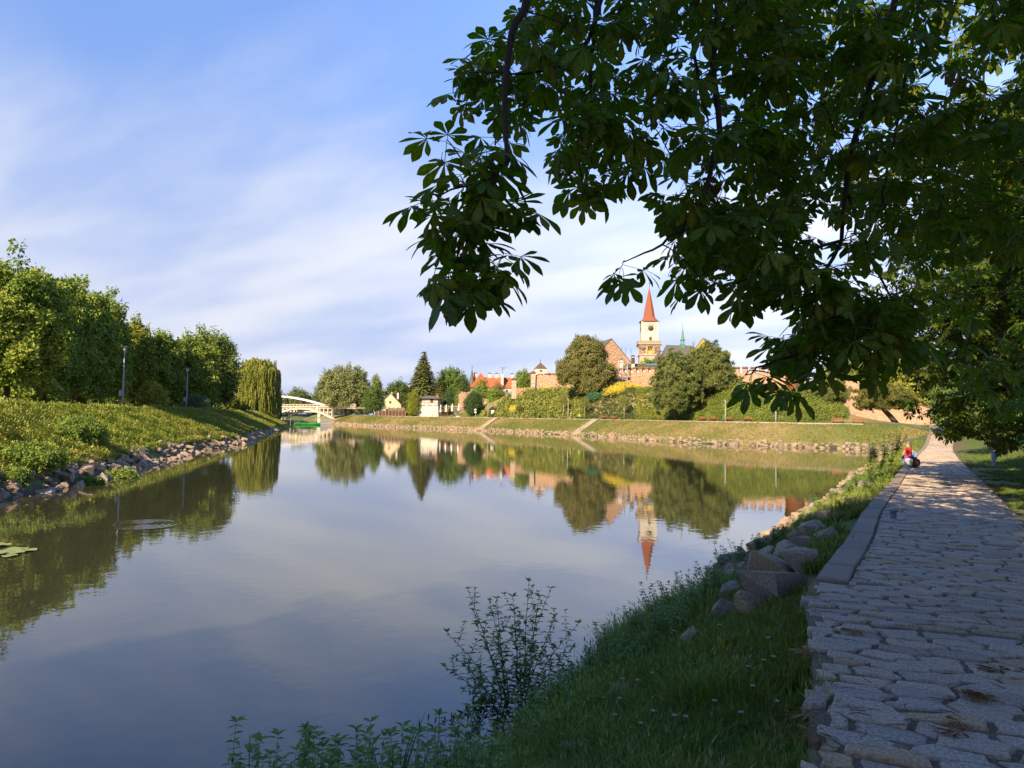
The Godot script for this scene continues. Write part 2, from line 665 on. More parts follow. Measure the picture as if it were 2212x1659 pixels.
func build_quay() -> void:
	prepare_quay()
	var bed := begin(true)
	var step := 10
	for i in range(0, quay_pts.size() - step, step):
		var a: Array = quay_pts[i]
		var b: Array = quay_pts[i + step]
		var p0: Vector3 = a[0] + a[2] * -0.05
		var p1: Vector3 = a[0] + a[2] * (PATH_WIDE + 0.1)
		var q0: Vector3 = b[0] + b[2] * -0.05
		var q1: Vector3 = b[0] + b[2] * (PATH_WIDE + 0.1)
		for k in 4:
			var l := k / 4.0
			var m := (k + 1) / 4.0
			quad(bed, p0.lerp(p1, l), p0.lerp(p1, m), q0.lerp(q1, m), q0.lerp(q1, l))
	var o := part(bed, "quay_path", M.joint_sand, self)
	o.position.y = 0.022
	tag(o, "rough stone-paved path along the shaded quay", "path", "", "structure")
	# rows of irregular flags
	var r := RandomNumberGenerator.new()
	r.seed = 77
	var s_cam: float = 0.0
	for e in quay_pts:
		if e[0].z < -2.2:
			s_cam = e[3]
			break
	var s_end: float = quay_pts[-1][3]
	var stones := []
	var s := s_cam - 1.0
	var kerb_from: float = 0.0
	for e in quay_pts:
		if e[0].z < -8.75:
			kerb_from = e[3]
			break
	# irregular flags: each stone is the ground nearest to its own seed, distances along the path counting double
	while s < s_end - 1.0:
		var big := 1.0 if s < s_cam + 30 else (1.5 if s < s_cam + 55 else 2.2)
		stones.append_array(flag_block(s, minf(s + 6.0, s_end - 1.0), kerb_from, big, r))
		s += 6.0
	var rest := [begin(), begin(), begin(), begin(), begin(), begin(), begin(), begin()]
	var used := [0, 0, 0, 0, 0, 0, 0, 0]
	var made := 0
	for q in stones:
		var mid: Vector3 = Vector3.ZERO
		for p in q[0]:
			mid += p / q[0].size()
		var seen := absf(atan2(mid.x, -mid.z)) < deg_to_rad(37.0) and -mid.z > 2.8
		if seen and made < 300:
			var st := begin()
			var local := []
			for p in q[0]:
				local.append(p - mid)
			flagstone(st, local, q[1], -0.03, r)
			var f := part(st, "flagstone", M.flags[q[2]], o)
			f.position = mid - Vector3(0, 0.022, 0)
			made += 1
		else:
			flagstone(rest[q[2]], q[0], q[1], -0.03, r)
			used[q[2]] += 1
	for k in 8:
		if used[k]:
			var f := part(rest[k], "flagstones", M.flags[k], o)
			f.position.y = -0.022
			f.set_meta("kind", "stuff")
	# kerb of long dressed blocks on the river side
	var sk := kerb_from
	var nk := 0
	var far_kerb := begin()
	while sk < s_end - 3.0:
		var l := r.randf_range(0.75, 1.5)
		var poly := []
		for w in [[0, 0], [1, 0], [1, 1], [0, 1]]:
			pass
		for w in [[sk + 0.01, -0.02], [sk + 0.01, 0.33], [sk + l - 0.012, 0.33], [sk + l - 0.012, -0.02]]:
			poly.append(quay_point(w[0], w[1] + r.randf_range(-0.015, 0.015), 0.0))
		if nk < 60:
			var st := begin()
			var mid: Vector3 = (poly[0] + poly[2]) / 2.0
			var local := []
			for p in poly:
				local.append(p - mid)
			kerb_block(st, local, r)
			var f := part(st, "kerb_stone", M.kerbs[r.randi() % 3], o)
			f.position = mid
		else:
			kerb_block(far_kerb, poly, r)
		nk += 1
		sk += l
	part(far_kerb, "kerb_stones", M.kerbs[0], o).set_meta("kind", "stuff")

func flag_block(s0: float, s1: float, kerb_from: float, big: float, r: RandomNumberGenerator) -> Array:
	var seeds := []
	var deep := 0.19 * big
	var row := 0
	var y := s0 - deep * 2
	while y < s1 + deep * 2:
		var x := -0.3 + r.randf() * 0.4
		while x < PATH_WIDE + 0.3:
			var wide := r.randf_range(0.26, 0.60) * big
			seeds.append(Vector2(x + wide * 0.5 + r.randf_range(-0.06, 0.06) * big, (y + r.randf_range(-0.2, 0.2) * deep) * 2.0))
			x += wide
		y += deep * r.randf_range(0.85, 1.15)
		row += 1
	var out := []
	for i in seeds.size():
		var c: Vector2 = seeds[i]
		if c.y / 2.0 < s0 or c.y / 2.0 >= s1:
			continue
		var poly := PackedVector2Array([c + Vector2(-1, -1) * big, c + Vector2(1, -1) * big, c + Vector2(1, 1) * big, c + Vector2(-1, 1) * big])
		for j in seeds.size():
			var d: Vector2 = seeds[j] - c
			if j == i or absf(d.x) > 1.3 * big or absf(d.y) > 1.3 * big:
				continue
			poly = cut_half(poly, c + d * 0.5, d.normalized())
		var edge := 0.335 if c.y / 2.0 > kerb_from - 0.05 else -0.02 + 0.06 * sin(c.y * 2.3) + 0.05 * sin(c.y * 5.1)
		poly = cut_half(poly, Vector2(edge, 0), Vector2(-1, 0))
		poly = cut_half(poly, Vector2(PATH_WIDE + 0.07 * sin(c.y * 1.7), 0), Vector2(1, 0))
		if poly.size() < 3:
			continue
		var mid := Vector2.ZERO
		for p in poly:
			mid += p
		mid /= poly.size()
		var gap := r.randf_range(0.014, 0.032)
		var shape := []
		for k in poly.size():
			var a := poly[k]
			var b := poly[(k + 1) % poly.size()]
			if a.distance_to(b) < 0.012:
				continue
			shape.append(a)
			if a.distance_to(b) > 0.22:
				shape.append(a.lerp(b, r.randf_range(0.35, 0.65)) + (mid - a.lerp(b, 0.5)).normalized() * r.randf_range(-0.005, 0.022))
		if shape.size() < 4:
			continue
		var pts := []
		for q in shape:
			var o: Vector2 = q - mid
			var w := maxf(0.3, 1.0 - gap / maxf(o.length(), 0.02))
			var e: Vector2 = mid + o * w
			pts.append(quay_point(e.y / 2.0, e.x, 0.0))
		out.append([pts, r.randf_range(0.032, 0.056), (r.randi() % 8) if r.randf() < 0.85 else 0, c.y / 2.0])
	return out

func cut_half(poly: PackedVector2Array, at_: Vector2, n: Vector2) -> PackedVector2Array:
	var out := PackedVector2Array()
	for k in poly.size():
		var a := poly[k]
		var b := poly[(k + 1) % poly.size()]
		var da := (a - at_).dot(n)
		var db := (b - at_).dot(n)
		if da <= 0:
			out.append(a)
		if (da < 0) != (db < 0) and absf(da - db) > 1e-9:
			out.append(a.lerp(b, da / (da - db)))
	return out

func kerb_block(st: SurfaceTool, c: Array, r: RandomNumberGenerator) -> void:
	var lo := []
	var hi := []
	var mid: Vector3 = (c[0] + c[2]) / 2.0
	var top := r.randf_range(0.05, 0.065)
	for p in c:
		lo.append(p + Vector3(0, -0.55, 0))
		hi.append(p + Vector3(0, top - 0.02, 0))
	var face := []
	for p in c:
		face.append(mid + (p - mid) * 0.94 + Vector3(0, top, 0))
	quad(st, face[0], face[1], face[2], face[3])
	for i in 4:
		var j := (i + 1) % 4
		quad(st, hi[i], hi[j], face[j], face[i])
		quad(st, lo[i], lo[j], hi[j], hi[i])

func materials() -> void:
	tinted(mat("ground", Color.WHITE, 0.95, noise_map(1, 0.02, lin(0.55, 0.55, 0.55), lin(1.25, 1.25, 1.25)), 0.35, bump_map(2, 0.03, 6.0), 0.9))
	var w := mat("water", lin(0.036, 0.037, 0.02), 0.02)
	w.metallic_specular = 0.62
	w.normal_enabled = true
	w.normal_texture = bump_map(5, 0.012, 3.0, 3, 1024)
	w.normal_scale = 0.05
	var sw := mat("still_water", lin(0.036, 0.037, 0.02), 0.02)
	sw.metallic_specular = 0.62
	mat("joint_sand", lin(0.22, 0.175, 0.13), 0.95, noise_map(7, 0.03, lin(0.5, 0.48, 0.45), lin(1.1, 1.1, 1.1)), 1.2, bump_map(8, 0.05, 5.0), 0.8)
	var fl := []
	var grain := noise_map(9, 0.03, lin(0.42, 0.41, 0.40), lin(1.0, 0.98, 0.95), 5, 1024, FastNoiseLite.TYPE_SIMPLEX_SMOOTH, 0.12)
	var rough := bump_map(10, 0.03, 9.0, 5)
	for c in [[0.57, 0.495, 0.41], [0.51, 0.45, 0.39], [0.60, 0.515, 0.42], [0.53, 0.425, 0.31], [0.63, 0.535, 0.43], [0.46, 0.405, 0.35], [0.60, 0.455, 0.30], [0.55, 0.49, 0.43]]:
		fl.append(mat("flagstone_%d" % fl.size(), lin(c[0], c[1], c[2]), 0.85, grain, 1.1, rough, 1.0))
	M.flags = fl
	var kb := []
	for c in [[0.36, 0.315, 0.26], [0.40, 0.35, 0.285], [0.32, 0.285, 0.24]]:
		kb.append(mat("kerb_%d" % kb.size(), lin(c[0], c[1], c[2]), 0.9, grain, 1.1, rough, 0.9))
	M.kerbs = kb
	var rk := []
	for c in [[0.40, 0.325, 0.255], [0.46, 0.35, 0.245], [0.35, 0.305, 0.265], [0.46, 0.365, 0.265], [0.30, 0.235, 0.18], [0.41, 0.345, 0.28]]:
		rk.append(mat("rock_%d" % rk.size(), lin(c[0], c[1], c[2]), 0.9, grain, 0.8, rough, 1.0))
	M.rocks = rk
	mat("bark", lin(0.085, 0.065, 0.05), 0.95, noise_map(12, 0.04, lin(0.4, 0.4, 0.4), lin(1.2, 1.2, 1.2)), 0.6, bump_map(13, 0.05, 8.0), 1.0)
	mat("twig", lin(0.035, 0.026, 0.022), 0.9)
	leafy("foliage", Color(1.0, 1.0, 1.0), Color(0.62, 0.72, 0.28), 0.55)
	var cl := leafy("chestnut_leaf", Color.WHITE, Color(0.86, 1.0, 0.3), 0.5)
	cl.albedo_texture = leaf_picture()
	leafy("grass", Color.WHITE, Color(0.5, 0.6, 0.2), 0.6)
	town_materials()

func town_materials() -> void:
	var blot := noise_map(20, 0.02, lin(0.62, 0.60, 0.58), lin(1.1, 1.1, 1.1), 5)
	var brick_tone := noise_map(21, 0.05, lin(0.50, 0.43, 0.39), lin(1.0, 0.98, 0.96), 5)
	var fine_bump := bump_map(22, 0.05, 6.0)
	mat("masonry", lin(0.50, 0.42, 0.33), 0.9, blot, 0.25, fine_bump, 0.8)
	mat("pale_stone", lin(0.446, 0.374, 0.281), 0.9, blot, 0.3)
	mat("stone_dark", lin(0.12, 0.10, 0.085), 0.9)
	M.quoins = [mat("quoin_a", lin(0.245, 0.18, 0.13), 0.9, blot, 0.4), mat("quoin_b", lin(0.18, 0.137, 0.108), 0.9, blot, 0.4), mat("quoin_c", lin(0.324, 0.252, 0.187), 0.9, blot, 0.4)]
	mat("ochre", lin(0.504, 0.36, 0.072), 0.8)
	mat("brown_wood", lin(0.12, 0.06, 0.035), 0.8)
	mat("plaster_white", lin(0.50, 0.485, 0.45), 0.9, noise_map(23, 0.01, lin(0.88, 0.87, 0.85), lin(1.0, 1.0, 1.0)), 0.2)
	mat("plaster_old", lin(0.475, 0.418, 0.331), 0.9, blot, 0.3, fine_bump, 0.5)
	mat("plaster_cream", lin(0.50, 0.44, 0.30), 0.9, noise_map(24, 0.01, lin(0.9, 0.9, 0.88), lin(1.0, 1.0, 1.0)), 0.2)
	mat("clock_dark", lin(0.072, 0.0576, 0.054), 0.6)
	mat("gold", lin(0.396, 0.302, 0.158), 0.5)
	mat("spire_red", lin(0.259, 0.09, 0.054), 0.7, noise_map(25, 0.05, lin(0.8, 0.78, 0.76), lin(1.1, 1.1, 1.1)), 0.5)
	mat("dark_metal", lin(0.035, 0.035, 0.038), 0.55)
	mat("slate", lin(0.13, 0.13, 0.13), 0.7, blot, 0.4)
	mat("verdigris", lin(0.115, 0.274, 0.209), 0.7, blot, 0.6)
	mat("yellow_brick", lin(0.475, 0.324, 0.0864), 0.85, blot, 0.5)
	mat("brick_old", lin(0.50, 0.35, 0.255), 0.95, brick_tone, 0.05, fine_bump, 1.2)
	mat("brick_smooth", lin(0.50, 0.36, 0.265), 0.95, brick_tone, 0.045, fine_bump, 0.8)
	mat("brick_orange", lin(0.396, 0.166, 0.0792), 0.9, brick_tone, 0.4)
	mat("tile_red", lin(0.346, 0.122, 0.0612), 0.8, brick_tone, 0.5)
	mat("tile_old", lin(0.216, 0.122, 0.0792), 0.85, brick_tone, 0.5)
	mat("tile_bright", lin(0.403, 0.119, 0.054), 0.75, noise_map(26, 0.04, lin(0.84, 0.82, 0.8), lin(1.05, 1.05, 1.05)), 0.5)
	mat("tile_brown", lin(0.216, 0.108, 0.0612), 0.8, brick_tone, 0.5)
	mat("brown_roof", lin(0.122, 0.0828, 0.0576), 0.8, blot, 0.5)
	mat("grey_roof", lin(0.144, 0.133, 0.119), 0.85, blot, 0.5)
	mat("moss_roof", lin(0.085, 0.10, 0.05), 0.9, blot, 0.5)
	mat("void_dark", lin(0.02, 0.017, 0.015), 0.9)
	mat("pipe", lin(0.42, 0.42, 0.43), 0.45)
	mat("chimney_white", lin(0.562, 0.54, 0.504), 0.9, blot, 0.6)
	mat("chimney_dark", lin(0.07, 0.055, 0.045), 0.9)
	mat("blue_tarp", lin(0.03, 0.24, 0.72), 0.55)
	mat("dark_glass", lin(0.03, 0.032, 0.035), 0.12)
	mat("fence_brown", lin(0.085, 0.045, 0.025), 0.8)
	mat("post_pale", lin(0.288, 0.223, 0.144), 0.85)
	mat("timber_dark", lin(0.045, 0.03, 0.024), 0.85)
	mat("deck_wood", lin(0.173, 0.115, 0.072), 0.85, blot, 0.8)
	mat("canvas", lin(0.576, 0.569, 0.547), 0.85)
	mat("concrete", lin(0.58, 0.52, 0.43), 0.9, blot, 0.25)
	mat("white_steel", lin(0.576, 0.576, 0.576), 0.5)
	mat("sign_yellow", lin(0.80, 0.70, 0.18), 0.7)
	mat("sign_blue", lin(0.12, 0.30, 0.62), 0.7)
	mat("red_paint", lin(0.60, 0.06, 0.05), 0.7)
	mat("far_grass", lin(0.10, 0.125, 0.045), 0.95)
	mat("skin_and_cloth", Color.WHITE, 0.8)
	M.skin_and_cloth.vertex_color_use_as_albedo = true
	mat("hair_dark", lin(0.03, 0.022, 0.018), 0.7)
	mat("hair_brown", lin(0.12, 0.07, 0.04), 0.7)
	mat("bag_brown", lin(0.06, 0.03, 0.022), 0.8)
	mat("magenta", lin(0.55, 0.05, 0.38), 0.8)
	mat("lime", lin(0.35, 0.62, 0.08), 0.7)
	mat("lamp_grey", lin(0.288, 0.295, 0.302), 0.5)
	mat("lamp_glass", lin(0.504, 0.475, 0.396), 0.3)
	mat("bollard_grey", lin(0.17, 0.20, 0.225), 0.5, blot, 2.0)
	mat("plate_grey", lin(0.42, 0.44, 0.46), 0.8, blot, 1.5)
	mat("bench_wood", lin(0.21, 0.08, 0.035), 0.75)
	mat("bin_green", lin(0.03, 0.16, 0.06), 0.6)
	mat("stair_stone", lin(0.36, 0.317, 0.252), 0.9, blot, 0.5)
	mat("boat_green", lin(0.025, 0.25, 0.04), 0.5)
	mat("steel_blue", lin(0.22, 0.32, 0.45), 0.5)
	mat("gravel", lin(0.36, 0.324, 0.266), 0.95, blot, 0.4)
	mat("gravel_dark", lin(0.194, 0.173, 0.144), 0.95, blot, 0.4)
	mat("pale_bark", lin(0.40, 0.34, 0.25), 0.9)
	mat("green_stem", lin(0.07, 0.12, 0.03), 0.8)
	mat("seed_brown", lin(0.10, 0.065, 0.04), 0.9)
	mat("yarrow", lin(0.42, 0.41, 0.32), 0.9)
	mat("lily", lin(0.26, 0.33, 0.10), 0.4, blot, 2.0)
	mat("burr", lin(0.12, 0.17, 0.04), 0.8)

# ---------- leaves and clumps ----------
func leaf_picture() -> ImageTexture:
	# four leaflets side by side: ribs, side veins, brown mined blotches and browned rims
	var w := 512
	var h := 256
	var im := Image.create(w, h, false, Image.FORMAT_RGB8)
	var blotch := FastNoiseLite.new()
	blotch.seed = 21
	blotch.frequency = 0.05
	blotch.fractal_octaves = 2
	var sick := FastNoiseLite.new()
	sick.seed = 9
	sick.frequency = 0.016
	for j in h:
		for i in w:
			var k := i / 128
			var u := (i % 128) / 127.0 * 2.0 - 1.0
			var v := j / float(h - 1)
			var c := Color(0.62, 0.66, 0.60).lerp(Color(0.78, 0.80, 0.66), clampf(sick.get_noise_2d(i + k * 300, j) + 0.3, 0, 1))
			var vein := absf(fposmod(v * 13.0 - absf(u) * 2.6, 1.0) - 0.5)
			c = c.lerp(Color(0.80, 0.86, 0.66), 0.5 * soft(0.40, 0.5, vein))
			c = c.lerp(Color(0.88, 0.92, 0.70), 0.8 * (1.0 - soft(0.02, 0.07, absf(u))))
			var b := blotch.get_noise_2d(fposmod(v * 13.0 - absf(u) * 2.6, 40.0) * 14.0 + k * 90, u * 60.0 + k * 170)
			var s := sick.get_noise_2d(i * 1.7 + 900 + k * 500, j * 1.7)
			var bad := soft(0.30, 0.42, b + s * 0.55 + (k - 1.5) * 0.05)
			bad = maxf(bad, soft(0.78, 1.0, absf(u) + s * 0.7 + 0.25 * (v - 0.5)) * (0.8 if k > 0 else 0.3))
			c = c.lerp(Color(0.66, 0.36, 0.20), bad * 0.85)
			im.set_pixel(i, j, c)
	return ImageTexture.create_from_image(im)

func chestnut_leaf(st: SurfaceTool, t: Transform3D, r: RandomNumberGenerator, tint: Color, droop := 1.0) -> void:
	# seven leaflets fanned at the end of a stalk that starts at the origin and runs along -z
	var stalk := r.randf_range(0.10, 0.17)
	var hub := Vector3(0, -0.02, -stalk)
	st.set_color(tint * Color(0.9, 0.8, 0.55))
	st.set_uv(Vector2(0.125, 0.5))
	for k in 2:
		var s := Vector3(0.0022, 0, 0) if k == 0 else Vector3(0, 0.0022, 0)
		quad(st, t * (-s), t * s, t * (hub + s), t * (hub - s))
	var n := 7 if r.randf() < 0.7 else 5
	var spread := 112.0 if n == 7 else 86.0
	for i in n:
		var f := (i - (n - 1) / 2.0) / ((n - 1) / 2.0)
		var yaw := deg_to_rad(f * spread + r.randf_range(-7, 7))
		var long := (0.205 - 0.085 * absf(f) * absf(f)) * r.randf_range(0.85, 1.12)
		var down := deg_to_rad(-(4 + r.randf() * 26) * droop)
		var curl := deg_to_rad(-(10 + r.randf() * 45) * droop)
		var roll := r.randf_range(-0.45, 0.45)
		var fold := r.randf_range(0.0, 0.3)
		var dir := Vector3(sin(yaw), 0, -cos(yaw))
		var side := Vector3(cos(yaw), 0, sin(yaw))
		var ts := [0.0, 0.12, 0.30, 0.48, 0.64, 0.78, 0.90, 1.0]
		var ws := [0.010, 0.022, 0.062, 0.118, 0.168, 0.158, 0.085, 0.0]
		var p := hub
		var u0 := (r.randi() % 4) / 4.0
		var col := tint * Color(r.randf_range(0.85, 1.15), r.randf_range(0.9, 1.1), r.randf_range(0.85, 1.1))
		st.set_color(col)
		var prev := []
		for k in ts.size():
			var e: float = down + curl * ts[k]
			if k:
				p += (dir * cos(e) + Vector3.UP * sin(e)) * long * (ts[k] - ts[k - 1])
			var nrm := (Vector3.UP * cos(e) - dir * sin(e)).normalized()
			var sd := (side * cos(roll) + nrm * sin(roll)).normalized()
			var up := (nrm * cos(roll) - side * sin(roll)).normalized()
			var hw: float = ws[k] * long * r.randf_range(0.92, 1.08)
			var now := [p - sd * hw + up * hw * fold, p, p + sd * hw + up * hw * fold]
			if k:
				for q in 2:
					var a := [prev[q], prev[q + 1], now[q + 1], now[q]]
					var us := [q * 0.5, q * 0.5 + 0.5, q * 0.5 + 0.5, q * 0.5]
					var vs := [ts[k - 1], ts[k - 1], ts[k], ts[k]]
					for z in [0, 2, 1, 0, 3, 2]:
						st.set_uv(Vector2(u0 + (0.02 + us[z] * 0.96) / 4.0, vs[z]))
						st.add_vertex(t * a[z])
			prev = now

func leaf_mesh(seed_: int, tint: Color, droop := 1.0) -> ArrayMesh:
	var r := RandomNumberGenerator.new()
	r.seed = seed_
	var st := begin(true)
	chestnut_leaf(st, Transform3D(), r, tint, droop)
	return done(st)

func whorl_mesh(seed_: int, n := 5, tint := Color.WHITE) -> ArrayMesh:
	var r := RandomNumberGenerator.new()
	r.seed = seed_
	var st := begin(true)
	for i in n:
		var b := Basis(Vector3.UP, TAU * (i + r.randf_range(-0.25, 0.25)) / n) * Basis(Vector3.RIGHT, r.randf_range(-0.5, 0.25))
		var g := r.randf_range(0.85, 1.15)
		chestnut_leaf(st, Transform3D(b, Vector3.ZERO), r, Color(g, g, g) * tint)
	return done(st)

func broad_clump(seed_: int, n := 16, reach := 0.5, size := 0.30) -> ArrayMesh:
	var r := RandomNumberGenerator.new()
	r.seed = seed_
	var st := begin()
	for i in n:
		var p := Vector3(r.randfn(), r.randfn() * 0.7, r.randfn()).normalized() * reach * sqrt(r.randf())
		var out := (p.normalized() + Vector3(r.randf_range(-0.6, 0.6), r.randf_range(-0.7, 0.2), r.randf_range(-0.6, 0.6))).normalized()
		var side := out.cross(Vector3(r.randfn(), 2.0, r.randfn())).normalized()
		var up := side.cross(out)
		var l := size * r.randf_range(0.7, 1.3)
		var w := l * r.randf_range(0.28, 0.42)
		var g := r.randf_range(0.8, 1.2)
		st.set_color(Color(g, g, g * r.randf_range(0.85, 1.1)))
		var tip := p + out * l - Vector3.UP * l * 0.25
		var m := p + out * l * 0.55 + up * 0.05 * l
		tri(st, p, m + side * w, tip)
		tri(st, p, tip, m - side * w)
	return done(st)

func needle_clump(seed_: int, n := 30, long := 0.5) -> ArrayMesh:
	var r := RandomNumberGenerator.new()
	r.seed = seed_
	var st := begin()
	for i in n:
		var d := Vector3(r.randfn(), absf(r.randfn()) * 0.9 + 0.1, r.randfn()).normalized()
		var side := d.cross(Vector3(r.randfn(), r.randfn(), r.randfn())).normalized()
		var l := long * r.randf_range(0.6, 1.1)
		var g := r.randf_range(0.75, 1.25)
		st.set_color(Color(g, g, g))
		tri(st, d * l * 0.12 + side * l * 0.10, d * l * 0.12 - side * l * 0.10, d * l)
	return done(st)

func spray_mesh(seed_: int) -> ArrayMesh:
	# a flat drooping spruce spray that points along -z
	var r := RandomNumberGenerator.new()
	r.seed = seed_
	var st := begin()
	for i in 18:
		var f := i / 17.0
		var p := Vector3(0, -0.18 * f * f, -f)
		for s in [-1.0, 1.0]:
			var l := (0.34 - 0.22 * f) * r.randf_range(0.7, 1.2)
			var tip := p + Vector3(s * l, -r.randf_range(0.05, 0.25) * l * 2.0, -l * 0.7)
			var g := r.randf_range(0.75, 1.25)
			st.set_color(Color(g, g, g))
			tri(st, p + Vector3(0, 0, -0.05), p + Vector3(0, 0, 0.06), tip)
			tri(st, p + Vector3(0, 0.04, 0), p + Vector3(0, -0.05, 0), tip)
	return done(st)

func strand_mesh(seed_: int) -> ArrayMesh:
	# a hanging willow shoot one metre long
	var r := RandomNumberGenerator.new()
	r.seed = seed_
	var st := begin()
	for i in 15:
		var y := -i / 15.0
		for k in 2:
			var a := r.randf() * TAU
			var o := Vector3(cos(a), 0, sin(a))
			var side := o.cross(Vector3.UP)
			var g := r.randf_range(0.75, 1.25)
			st.set_color(Color(g, g, g * 0.9))
			var p := Vector3(o.x * 0.01, y, o.z * 0.01)
			tri(st, p + side * 0.035, p - side * 0.035, p + o * 0.09 - Vector3.UP * 0.17)
	return done(st)

func blade_tuft(seed_: int, n: int, wide: float, lean: float, heads := 0.0) -> ArrayMesh:
	var r := RandomNumberGenerator.new()
	r.seed = seed_
	var st := begin()
	for i in n:
		var a := r.randf() * TAU
		var o := Vector3(cos(a), 0, sin(a))
		var p := o * r.randf() * 0.28
		var side := Vector3(-sin(a + r.randf()), 0, cos(a)).normalized() * wide
		var h := r.randf_range(0.55, 1.0)
		var l := lean * r.randf_range(0.3, 1.2)
		var m := p + o * l * 0.35 + Vector3.UP * h * 0.6
		var t := p + o * l + Vector3.UP * h * r.randf_range(0.8, 1.0)
		var g := r.randf_range(0.75, 1.25)
		st.set_color(Color(g * r.randf_range(0.9, 1.15), g, g * 0.9))
		quad(st, p - side, p + side, m + side * 0.8, m - side * 0.8)
		tri(st, m - side * 0.8, m + side * 0.8, t)
		if r.randf() < heads:
			st.set_color(Color(2.0, 1.5, 1.3))
			tri(st, t - side * 1.6, t + side * 1.6, t + (t - m) * 0.5)
	return done(st)

func hull_rock(seed_: int, n := 15) -> ArrayMesh:
	# broken stone: the hull of points on a squashed, boxy ball
	var r := RandomNumberGenerator.new()
	r.seed = seed_
	var pts := []
	while pts.size() < n:
		var p := Vector3(r.randfn(), r.randfn(), r.randfn()).normalized()
		p = Vector3(signf(p.x) * pow(absf(p.x), 0.6), signf(p.y) * pow(absf(p.y), 0.6), signf(p.z) * pow(absf(p.z), 0.6)) * r.randf_range(0.8, 1.05)
		pts.append(Vector3(p.x * 0.5, p.y * 0.34, p.z * 0.42))
	var st := begin()
	for i in n:
		for j in range(i + 1, n):
			for k in range(j + 1, n):
				var nn: Vector3 = (pts[j] - pts[i]).cross(pts[k] - pts[i])
				var pos := 0
				var neg := 0
				for m in n:
					if m != i and m != j and m != k:
						if nn.dot(pts[m] - pts[i]) > 0:
							pos += 1
						else:
							neg += 1
				if pos == 0:
					tri(st, pts[i], pts[j], pts[k])
				elif neg == 0:
					tri(st, pts[i], pts[k], pts[j])
	return done(st)

# points over the lumpy surface of a crown made of lobes [centre, radii]; each as a transform whose y axis points outwards
func crown_points(lobes: Array, n: int, size: float, seed_: int, inner := 0.25, lump := 0.28, freq := 0.5, under := -0.75) -> Array:
	var r := RandomNumberGenerator.new()
	r.seed = seed_
	var noise := FastNoiseLite.new()
	noise.seed = seed_
	noise.frequency = freq
	noise.fractal_octaves = 2
	var weight := []
	var total := 0.0
	for l in lobes:
		total += l[1].x * l[1].y + l[1].y * l[1].z + l[1].x * l[1].z
		weight.append(total)
	var out := []
	var tries := 0
	while out.size() < n and tries < n * 6:
		tries += 1
		var pick := r.randf() * total
		var li := 0
		while weight[li] < pick:
			li += 1
		var c: Vector3 = lobes[li][0]
		var rad: Vector3 = lobes[li][1]
		var d := Vector3(r.randfn(), r.randfn(), r.randfn()).normalized()
		if d.y < under:
			continue
		var p := c + d * rad
		var k := 0.86 + lump * noise.get_noise_3dv(p) * 1.6 - absf(noise.get_noise_3dv(p * 2.3)) * lump * 0.6
		if r.randf() < inner:
			k *= r.randf_range(0.45, 0.95)
		p = c + d * rad * k
		var hidden := false
		for m in lobes.size():
			if m != li:
				var q: Vector3 = (p - lobes[m][0]) / lobes[m][1]
				if q.length_squared() < 0.42:
					hidden = true
					break
		if hidden:
			continue
		var up := (d + Vector3(r.randfn(), r.randfn() + 0.4, r.randfn()) * 0.35).normalized()
		var b := frame_of(up) * Basis(Vector3.UP, r.randf() * TAU)
		out.append(Transform3D(b.scaled(Vector3.ONE * size * r.randf_range(0.7, 1.3)), p))
	return out

func tints_for(list: Array, a: Color, b: Color, seed_: int, freq := 0.35) -> Array:
	var n := FastNoiseLite.new()
	n.seed = seed_ + 50
	n.frequency = freq
	var r := RandomNumberGenerator.new()
	r.seed = seed_
	var out := []
	for t in list:
		var k := clampf(0.5 + n.get_noise_3dv(t.origin) * 1.1 + r.randf_range(-0.25, 0.25), 0, 1)
		out.append(a.lerp(b, k) * 1.5)
	return out

func trunk_shape(height: float, radius: float, seed_: int, limbs := 5, spread := 0.5, from := 0.35) -> SurfaceTool:
	var r := RandomNumberGenerator.new()
	r.seed = seed_
	var st := begin(true)
	var pts := []
	var rad := []
	var p := Vector3(0, -0.25, 0)
	for i in 7:
		pts.append(p)
		rad.append(radius * (1.35 if i == 0 else 1.0 - 0.13 * i))
		p += Vector3(r.randf_range(-0.04, 0.04) * height, height / 6.0, r.randf_range(-0.04, 0.04) * height) * (1.0 if i else 0.7)
	tube(st, pts, rad, 8)
	for i in limbs:
		var f := from + (1.0 - from) * 0.75 * (i + 0.5) / limbs
		var k := f * 6.0
		var a: Vector3 = pts[int(k)].lerp(pts[mini(int(k) + 1, 6)], k - int(k))
		var yaw := TAU * (i * 0.382 + r.randf_range(-0.1, 0.1))
		var d := Vector3(cos(yaw), 0, sin(yaw))
		var l := height * spread * r.randf_range(0.7, 1.1)
		var w := radius * (0.6 - 0.3 * f)
		tube(st, [a, a + d * l * 0.4 + Vector3.UP * l * 0.3, a + d * l * 0.75 + Vector3.UP * l * 0.75, a + d * l + Vector3.UP * l * 1.1], [w, w * 0.75, w * 0.45, w * 0.12], 6)
	return st

# a broadleaf tree: trunk with limbs, and a crown of leaf clumps; lobes in metres above its base
func tree(called: String, label: String, where: Vector3, height: float, lobes: Array, n: int, size: float, a: Color, b: Color, seed_: int, group := "", trunk_r := 0.3, clump := "broad", lump := 0.28, inner := 0.25) -> Node3D:
	var o := thing(called, label, "tree", where, 0.0, group)
	part(trunk_shape(height * 0.72, trunk_r, seed_), "trunk", M.bark, o)
	var pts := crown_points(lobes, n, size, seed_, inner, lump, 0.9 / maxf(lobes[0][1].x * 0.35, 0.6))
	scatter(pts, tints_for(pts, a, b, seed_, 1.6 / lobes[0][1].x), G[clump], M.foliage, "crown", o)
	return o

